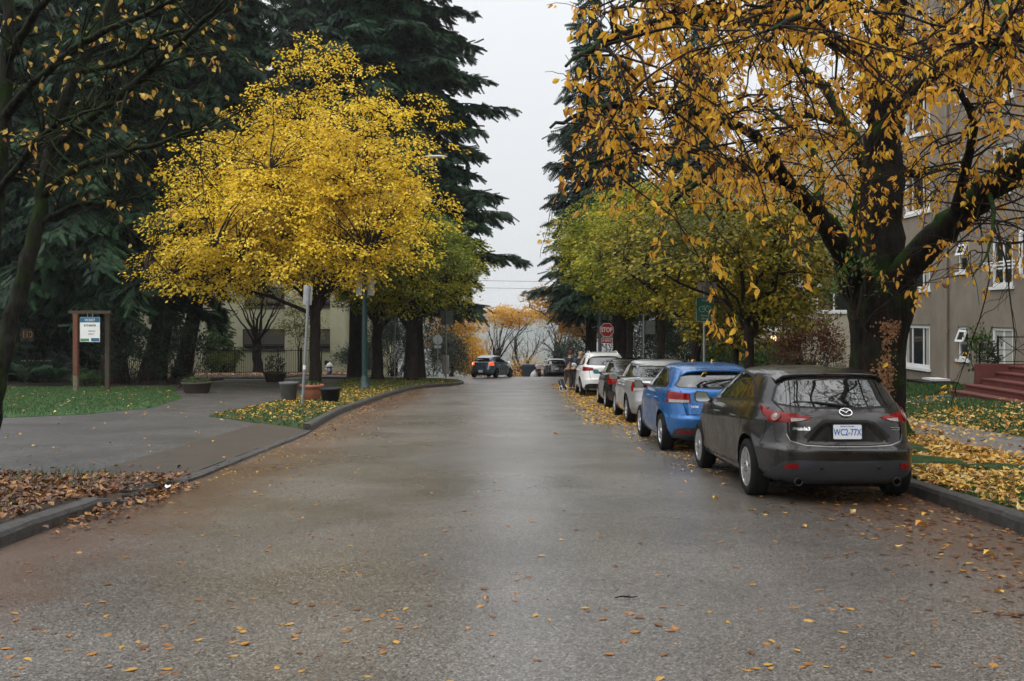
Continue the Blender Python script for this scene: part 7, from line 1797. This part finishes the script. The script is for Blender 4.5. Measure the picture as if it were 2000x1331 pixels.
    mb = MB(); mb.box(-.024, .024, .088, .101, -.045, -.036, M=Matrix.Translation(hd)); part(r, 'mouth', mb, mat('lips', (.25, .09, .08), .5))
    return r
navy = mat('navy_coat', (.012, .016, .030), .8, var=.3, scale=9); dkc = mat('dark_teal_jacket', (.016, .026, .032), .8, var=.3, scale=9); brn = mat('brown_trousers', (.075, .045, .026), .85, var=.25, scale=9); dkt = mat('charcoal_trousers', (.02, .019, .019), .85)
person('person in a navy coat and brown trousers standing farther from the white crossover', 2.42, 43.6, -70, 12, navy, brn, mat('dark_red_cap', (.10, .018, .018), .8), 1, .98, .5, 'people beside the white crossover', M['white'])
person('fair haired person in a dark jacket bending towards the white crossover', 2.62, 42.9, -78, 30, dkc, dkt, mat('fair_hair', (.36, .24, .14), .7, var=.3, scale=30), 2, 1.0, .2, 'people beside the white crossover')
r = empty('folding_trolley', (2.15, 41.6, gl(2.15, 41.6, 0)), (0, 0, rad(25))); r.scale = (.72,) * 3; tag(r, 'small dark shopping trolley with pale wheels tilted beside the white crossover', 'trolley')
for sg in (-1, 1):
    mb = MB(); mb.tube([(sg * .16, .16 * math.cos(a), .17 + .16 * math.sin(a)) for a in np.linspace(0, 2 * math.pi, 21)], .022, 6); w_ = part(r, 'wheel', mb, M['white']); mb = MB(); mb.tube([(sg * .15, 0, .17), (sg * .17, 0, .17)], .11, 12); part(r, 'rim', mb, M['dalloy'], 0, w_)
mb = MB(); T = Matrix.Translation((0, 0, .2)) @ Matrix.Rotation(rad(-38), 4, 'X'); mb.box(-.15, .15, -.09, .09, .02, .55, M=T); part(r, 'bag', mb, dkt, .03)
mb = MB(); mb.tube([T @ Vector(p) for p in ((-.13, -.1, 0), (-.13, -.1, .62), (.13, -.1, .62), (.13, -.1, 0))], .014, 6); part(r, 'handle', mb, M['galv'])

# ------------------------------------------------------------------ fallen leaves, grass, litter
M['fl_yellow'] = leaf_mat('fallen_yellow_leaves', [(.10, .04, .015), (.30, .12, .02), (.52, .26, .03), (.64, .38, .05), (.66, .46, .14), (.55, .42, .22)], [0, .12, .4, .65, .88, 1], trans=.12, rough=.35, spec=.5)
M['fl_brown'] = leaf_mat('fallen_brown_leaves', [(.030, .012, .006), (.080, .030, .011), (.16, .060, .016), (.30, .13, .030), (.48, .27, .07)], [0, .3, .65, .9, 1], trans=.1, rough=.4, spec=.5)
M['fl_small'] = leaf_mat('small_fallen_leaves', [(.12, .05, .015), (.34, .16, .022), (.55, .32, .035), (.60, .40, .08)], [0, .3, .75, 1], trans=.1, rough=.45)
M['blade'] = leaf_mat('grass_blades', [(.028, .070, .020), (.045, .105, .030), (.070, .135, .042), (.13, .15, .06)], [0, .4, .85, 1], trans=.3)
def inpoly(x, y, poly): return poly_sd(np.asarray(x), np.asarray(y), poly) > 0
def scatter(name, pts, zf, L, m, seed, tilt=.35, tmpl=T_LEAF, lift=.012, wr=.52, curl=True):
    rg = np.random.default_rng(seed); x, y = pts; n = len(x); a = rg.uniform(0, 2 * np.pi, n)
    ax = np.stack([np.cos(a), np.sin(a), rg.normal(0, tilt * .6, n)], -1); nr = np.stack([rg.normal(0, tilt, n), rg.normal(0, tilt, n), np.where(rg.uniform(0, 1, n) < .6, 1., -1.)], -1)
    Ls = rg.uniform(.65, 1.2, n) * L
    pos = np.stack([x, y, zf(x, y) + lift + np.abs(rg.normal(0, lift, n)) + np.abs(ax[:, 2]) * Ls * .35], -1)
    pos -= ax * (Ls * .5)[:, None]
    o = leaves(name, pos, ax, nr, Ls, Ls * rg.uniform(wr * .75, wr * 1.2, n), tmpl, m); tag(o, kind='stuff'); return o
rg = np.random.default_rng(301)
def rnd(n, x0, x1, y0, y1): return rg.uniform(x0, x1, n), rg.uniform(y0, y1, n)
zr_ = lambda x, y: gz(x, y) + rise(x)
# right verge and lawn: thick by the kerb and the cherry, thinning up the lawn
x, y = rnd(12000, 4.66, 6.9, 6.5, 19); k = rg.uniform(0, 1, len(x)) < .30 + .70 * sstep(9.4, 12.2, y + rg.normal(0, .6, len(x))); scatter('fallen_leaves', (x[k], y[k]), zr_, .115, M['fl_yellow'], 1, .42, lift=.022)
x, y = rnd(10000, 6.6, 14, 11, 24); k = rg.uniform(0, 1, len(x)) < np.exp(-np.abs(y - 18.2 + rg.normal(0, 1.0, len(x))) / 2.2) * np.where((x > 6.75) & (x < 8.25), .75, 1); scatter('fallen_leaves', (x[k], y[k]), zr_, .115, M['fl_yellow'], 2, .42, lift=.02)
x, y = rnd(1500, 6.8, 16, 19, 40); k = rg.uniform(0, 1, len(x)) < np.exp(-(y - 19) / 5.5); scatter('fallen_leaves', (x[k], y[k]), zr_, .11, M['fl_yellow'], 3, .35, lift=.02, tmpl=T_FOLD)
x, y = rnd(2600, 4.7, 8.8, 19, 56); scatter('fallen_leaves', (x, y), zr_, .10, M['fl_small'], 4, .35, tmpl=T_FOLD)
# right gutter: yellow carpet under the far parked cars, brown mush near
x, y = rnd(10000, 1.2, 4.5, 22, 52); k = rg.uniform(0, 1, len(x)) < sstep(-.1, 1.0, (x - 1.55 - .008 * (y - 24)) / .9) * .97; scatter('fallen_leaves', (x[k], y[k]), gz, .105, M['fl_small'], 5, .3, tmpl=T_FOLD, lift=.006)
x, y = rnd(8000, 1.9, 4.5, 6.0, 26); k = rg.uniform(0, 1, len(x)) < sstep(2.2, 4.4, x + .04 * (y - 8)) ** 1.5 * .9; scatter('fallen_leaves', (x[k], y[k]), gz, .075, M['fl_brown'], 6, .14, lift=.003, tmpl=T_FLAT)
x, y = rnd(60, 2.0, 4.5, 6.5, 24); scatter('fallen_leaves', (x, y), gz, .10, M['fl_yellow'], 7, .16, lift=.005)
x, y = rnd(3600, 1.9, 4.5, 10, 24); k = rg.uniform(0, 1, len(x)) < .9 * sstep(2.0, 3.6, x + .05 * (y - 14)) * sstep(9, 20, y); scatter('fallen_leaves', (x[k], y[k]), gz, .085, M['fl_small'], 27, .14, lift=.003)
x, y = rnd(6000, -4.6, -1.8, 12, 50); kx = np.interp(y, [12, 20, 30, 40, 46, 49, 50], [-4.0, -4.1, -4.55, -4.5, -4.0, -2.9, -2.5]); k = (x > kx + .04) & (rg.uniform(0, 1, len(x)) < np.exp(-(x - kx) / .55)); scatter('leaf_crumbs', (x[k], y[k]), gz, .05, M['fl_small'], 28, .12, lift=.002, tmpl=T_FOLD)
# left: brown heap by the kerb end, orange gutter line, verge leaves, paving leaves
x, y = rnd(9000, -9.5, -4.0, 8.2, 13); k = inpoly(x, y, [(-10, 5), (-4.36, 5), (-4.34, 9.6), (-4.2, 10.7), (-3.75, 11.4), (-4.0, 12.3), (-4.9, 12.1), (-5.6, 12.3), (-7, 12.9), (-10, 13.1)])
heap = lambda x, y: gz(x, y) + .045 + .08 * (1 - sstep(9.7, 10.6, y)) + 0 * (1 - sstep(10.3, 11.4, y) * sstep(-4.9, -4.1, x)) + .05 * np.exp(-((x + 4.35) ** 2 + (y - 11.3) ** 2) / .5)
scatter('fallen_leaves', (x[k], y[k]), heap, .10, M['fl_brown'], 8, .55, lift=.028)
x, y = rnd(800, -4.15, -3.55, 8.6, 12); k = rg.uniform(0, 1, len(x)) < sstep(-3.55, -4.1, x) * sstep(8.2, 10.5, y); scatter('fallen_leaves', (x[k], y[k]), gz, .09, M['fl_brown'], 9, .45, lift=.02)
x, y = rnd(700, -10, -3.9, 11.5, 15.5); k = rg.uniform(0, 1, len(x)) < np.exp(-(y - 11.6) / 1.1); scatter('fallen_leaves', (x[k], y[k]), lambda x, y: gz(x, y) + .05, .09, M['fl_brown'], 10, .3, lift=.006)
x, y = rnd(15000, -9.5, -2.5, 21, 60); k = inpoly(x, y, verge_poly); dd = np.abs(y - 34) / 14; k &= rg.uniform(0, 1, len(x)) < np.clip(1.15 - dd, .28, 1); scatter('fallen_leaves', (x[k], y[k]), lambda x, y: gz(x, y) + verge_off_v(x, y), .115, M['fl_small'], 11, .35, tmpl=T_FOLD)
x, y = rnd(2600, -4.6, -2.2, 18, 52); kx = np.interp(y, [20, 30, 40, 46, 49, 52], [-4.1, -4.55, -4.5, -4.0, -2.9, -2.5]); k = (x > kx + .05) & (rg.uniform(0, 1, len(x)) < np.exp(-(x - kx) / .45)); scatter('fallen_leaves', (x[k], y[k]), gz, .085, M['fl_brown'], 12, .25, tmpl=T_FOLD, lift=.004)
x, y = rnd(520, -22, -4.5, 14, 60); scatter('fallen_leaves', (x, y), lambda x, y: gz(x, y) + .05, .095, M['fl_small'], 13, .25, lift=.004)
x, y = rnd(420, -28, -10, 24.5, 45); k = inpoly(x, y, lawn_poly); x, y = x[k], y[k]; scatter('fallen_leaves', (x, y), lambda x, y: gz(x, y) + lawn_off_v(x, y) + .02, .11, M['fl_yellow'], 14, .3, lift=.015)
x, y = rnd(5200, -34, -11.5, 66, 79.5); k = (y > 70.1) | (rg.uniform(0, 1, len(x)) < .22); scatter('fallen_leaves', (x[k], y[k]), lambda x, y: gz(x, y) + .11, .20, leaf_mat('pale_orange_leaves', [(.22, .09, .04), (.48, .26, .12), (.62, .42, .24), (.66, .50, .32)], trans=.1), 15, .3, tmpl=T_FOLD)
x, y = rnd(1800, -34, -13.5, 60, 66.5); scatter('fallen_leaves', (x, y), lambda x, y: gz(x, y) + .11, .12, M['fl_brown'], 16, .3, tmpl=T_FOLD)
# flattened leaves on the road
x, y = rnd(620, -4.0, 3.6, 3.6, 30); x2, y2 = rnd(260, -3, 3, 3.4, 6.5); x, y = np.r_[x, x2], np.r_[y, y2]; scatter('fallen_leaves', (x, y), gz, .075, leaf_mat('wet_flat_leaves', [(.10, .045, .022), (.20, .085, .028), (.34, .15, .032), (.42, .25, .05)], trans=0, rough=.35), 17, .03, lift=.002, wr=.55, tmpl=T_FLAT)
x, y = rnd(6000, -4.0, 4.4, 2.8, 24); k = rg.uniform(0, 1, len(x)) < .10 + .7 * np.clip((np.abs(x - .1) - 1.6) / 2.6, 0, 1) + .5 * sstep(6, 3.2, y); scatter('leaf_crumbs', (x[k], y[k]), gz, .030, M['fl_brown'], 18, .08, lift=.002, tmpl=T_QUAD)

# grass
def grass(n, x0, x1, y0, y1, zf, h, seed, keep=None, w_=.010):
    rg = np.random.default_rng(seed); x = rg.uniform(x0, x1, n); y = rg.uniform(y0, y1, n)
    if keep is not None: k = keep(x, y); x, y = x[k], y[k]
    n = len(x); H_ = rg.uniform(.5, 1.2, n) * h; a = rg.uniform(0, 6.28, n); ln_ = rg.uniform(.1, .6, n)
    b = np.stack([x, y, zf(x, y)], -1); sd_ = np.stack([np.cos(a), np.sin(a), 0 * a], -1) * (w_ * rg.uniform(.6, 1.3, n))[:, None]
    lean = np.stack([-np.sin(a), np.cos(a), 0 * a], -1) * (H_ * ln_)[:, None]
    V = np.stack([b - sd_, b + sd_, b + lean * .45 + sd_ * .7 + np.array([0, 0, .6]) * H_[:, None], b + lean + np.array([0, 0, 1.]) * H_[:, None]], 1)
    i = np.arange(n) * 4; o = np_mesh('grass', V.reshape(-1, 3), np.stack([i, i + 1, i + 2, i, i + 2, i + 3], -1).ravel(), np.arange(2 * n) * 3, M['blade']); tag(o, kind='stuff')
nopath = lambda x, y: ~((x > 6.8) & (x < 8.2)) & (((x - 6.15) ** 2 + (y - 17) ** 2) > .35)
grass(42000, 4.7, 6.8, 7, 17, zr_, .07, 1, nopath, .006); grass(26000, 8.2, 16, 14, 26, zr_, .075, 2, lambda x, y: nopath(x, y) & ~((x > 11.4) & (y > 20)), .010)
grass(22000, 8.2, 14.6, 26, 40, zr_, .09, 3, lambda x, y: ~((y < 26.8) & (x > 11)), .016)
grass(60000, -28, -10, 24, 45, lambda x, y: gz(x, y) + lawn_off_v(x, y), .060, 4, lambda x, y: inpoly(x, y, lawn_poly), .013)
grass(36000, -10, -2.5, 20.5, 60, lambda x, y: gz(x, y) + verge_off_v(x, y), .065, 5, lambda x, y: inpoly(x, y, verge_poly), .018)
grass(1800, -9, -4.4, 8.5, 12.5, lambda x, y: gz(x, y) + .11, .10, 6, lambda x, y: (np.sin(x * 2.1) + np.sin(y * 2.7 + x) > .75), .006)

# a few leaves one notices singly
def single(label, X, Y, z, L, m, seed, yaw, grp=None, roll=.0):
    a = rad(yaw); o = leaves('fallen_leaf', [(0, 0, 0)], [(math.cos(a), math.sin(a), .06)], [(roll, 0, 1.)], L, L * .55, (T_LEAF[0] * np.array([1, 1, 2.4]), T_LEAF[1]), m); o.location = (X, Y, z); tag(o, label, 'leaf', grp); return o
def lm1(n, c): return mat(n, c, .4, var=.25, scale=25)
yl_, og_, cr_ = lm1('leaf_yellow', (.60, .34, .035)), lm1('leaf_orange', (.58, .25, .025)), lm1('leaf_cream', (.56, .40, .20))
for (px, py, L, m_, yw, lb) in ((1783, 1030, .155, og_, 10, 'large orange leaf lying on the road behind the dark grey hatchback by the kerb'), (1916, 1087, .12, yl_, 5, 'yellow leaf on the road near the right frame edge below the kerb'),
        (1390, 977, .10, yl_, 30, 'yellow leaf on the road left of the dark grey hatchback rear wheel'), (1078, 849, .13, og_, 0, 'orange leaf alone on the open road left of the blue hatchback'), (945, 1175, .055, og_, 60, 'small orange leaf alone in the middle of the near road')):
    X, Y = G(px, py, .0); single(lb, X, Y, float(gz(X, Y)) + .012, L, m_, 0, yw)
single('pale cream leaf curled on top of the right kerb', 4.58, 8.95, float(gz(4.58, 8.95)) + .165, .15, cr_, 0, -15)
for c_, x_, y_, m_, lb in ((mz, -.18, .05, yl_, 'yellow leaf stuck on the roof of the dark grey hatchback'), (bl, -.05, -.30, og_, 'orange leaf on the middle of the blue roof'), (bl, .22, -.55, yl_, 'yellow leaf on the right side of the blue roof'), (bl, -.20, .1, yl_, 'yellow leaf on the left side of the blue roof'), (bl, -.12, -1.68, yl_, 'yellow leaf caught at the foot of the blue hatchback rear window')):
    h = c_.bvh.ray_cast(Vector((x_, y_, 3)), Vector((0, 0, -1)))[0]
    mw = Matrix.Translation(c_.root.location) @ c_.root.rotation_euler.to_matrix().to_4x4(); w3 = mw @ h; single(lb, w3.x, w3.y, w3.z + .012, .12, m_, 0, random.uniform(0, 360), 'leaves on the car roofs')
X, Y = G(327, 958, .06)
o = MB().add([(-.05, 0, .02), (.0, -.03, .0), (.055, 0, .025), (.05, .035, .05), (0, .02, .035), (-.045, .04, .055)], [(0, 1, 4, 5), (1, 2, 3, 4)]).build('paper_scrap', M['white']); o.location = (X, Y, float(gz(X, Y)) + .09); tag(o, 'crumpled white paper scrap on the brown leaf heap by the kerb end', 'paper')
o.scale = (.62,) * 3; sod = o.modifiers.new('thick', 'SOLIDIFY'); sod.thickness = .003
X, Y = G(1222, 1170)
o = MB().tube([(-.07, 0, .008), (-.02, .012, .012), (.03, 0, .01), (.08, .02, .008)], [.004, .006, .005, .002], 5).tube([(.0, .005, .011), (.03, .04, .01)], [.004, .002], 5).build('fallen_twig', M['bark_twig']); o.location = (X, Y, float(gz(X, Y)) + .002); tag(o, 'short dark twig lying alone on the near road', 'twig')
# moss cushions on the roots by the kerb
for (X, Y, a, b, h, lb) in ((5.35, 12.9, .75, .35, .12, 'long mossy root hump behind the dark grey hatchback'), (6.0, 12.2, .45, .3, .09, 'short mossy root hump nearer the footpath'), (5.75, 14.6, .5, .5, .13, 'round mossy root hump close to the cherry trunk')):
    bm = bmesh.new(); bmesh.ops.create_icosphere(bm, subdivisions=4, radius=1)
    for v in bm.verts:
        n_ = .12 * math.sin(v.co.x * 7 + v.co.y * 5) + .08 * math.sin(v.co.y * 13 + 1)
        v.co = Vector((v.co.x * a * (1 + n_), v.co.y * b * (1 + n_), v.co.z * h * (1 + n_)))
    me = bpy.data.meshes.new('mossy_root'); bm.to_mesh(me); bm.free(); me.materials.append(mat('moss', (.014, .042, .008), .95, col2=(.032, .075, .014), scale=14, bump=1.0, bscale=120)); [setattr(p, 'use_smooth', True) for p in me.polygons]
    o = link(bpy.data.objects.new('mossy_root', me)); o.location = (X, Y, zl(X, Y)); o.rotation_euler = (0, 0, rad(-25)); tag(o, lb, 'root', 'mossy roots of the cherry')

# overhead cables beyond the junction
for (za, zb, sag, lb) in ((6.4, 5.6, .5, 'upper thin overhead cable crossing beyond the junction'), (5.6, 5.0, .45, 'lower thin overhead cable crossing beyond the junction')):
    pts = [(-26 + 52 * t, 88 + 4 * t, za + (zb - za) * t - sag * 4 * t * (1 - t) - 1.1) for t in np.linspace(0, 1, 24)]
    tag(MB().tube(pts, .016, 5).build('overhead_cable', M['black']), lb, 'cable', 'overhead cables')

# ------------------------------------------------------------------ damp air
m, N, L_, b = new_mat('damp_air'); N.remove(b)
pv = N.new('ShaderNodeVolumePrincipled'); pv.inputs['Color'].default_value = (.93, .95, .97, 1); pv.inputs['Density'].default_value = .00024; pv.inputs['Anisotropy'].default_value = .2
L_.new(pv.outputs[0], N['Material Output'].inputs['Volume'])
hz = MB().box(-2650, 2650, -90, 3250, -190, 62).build('haze', m); hz['kind'] = 'stuff'
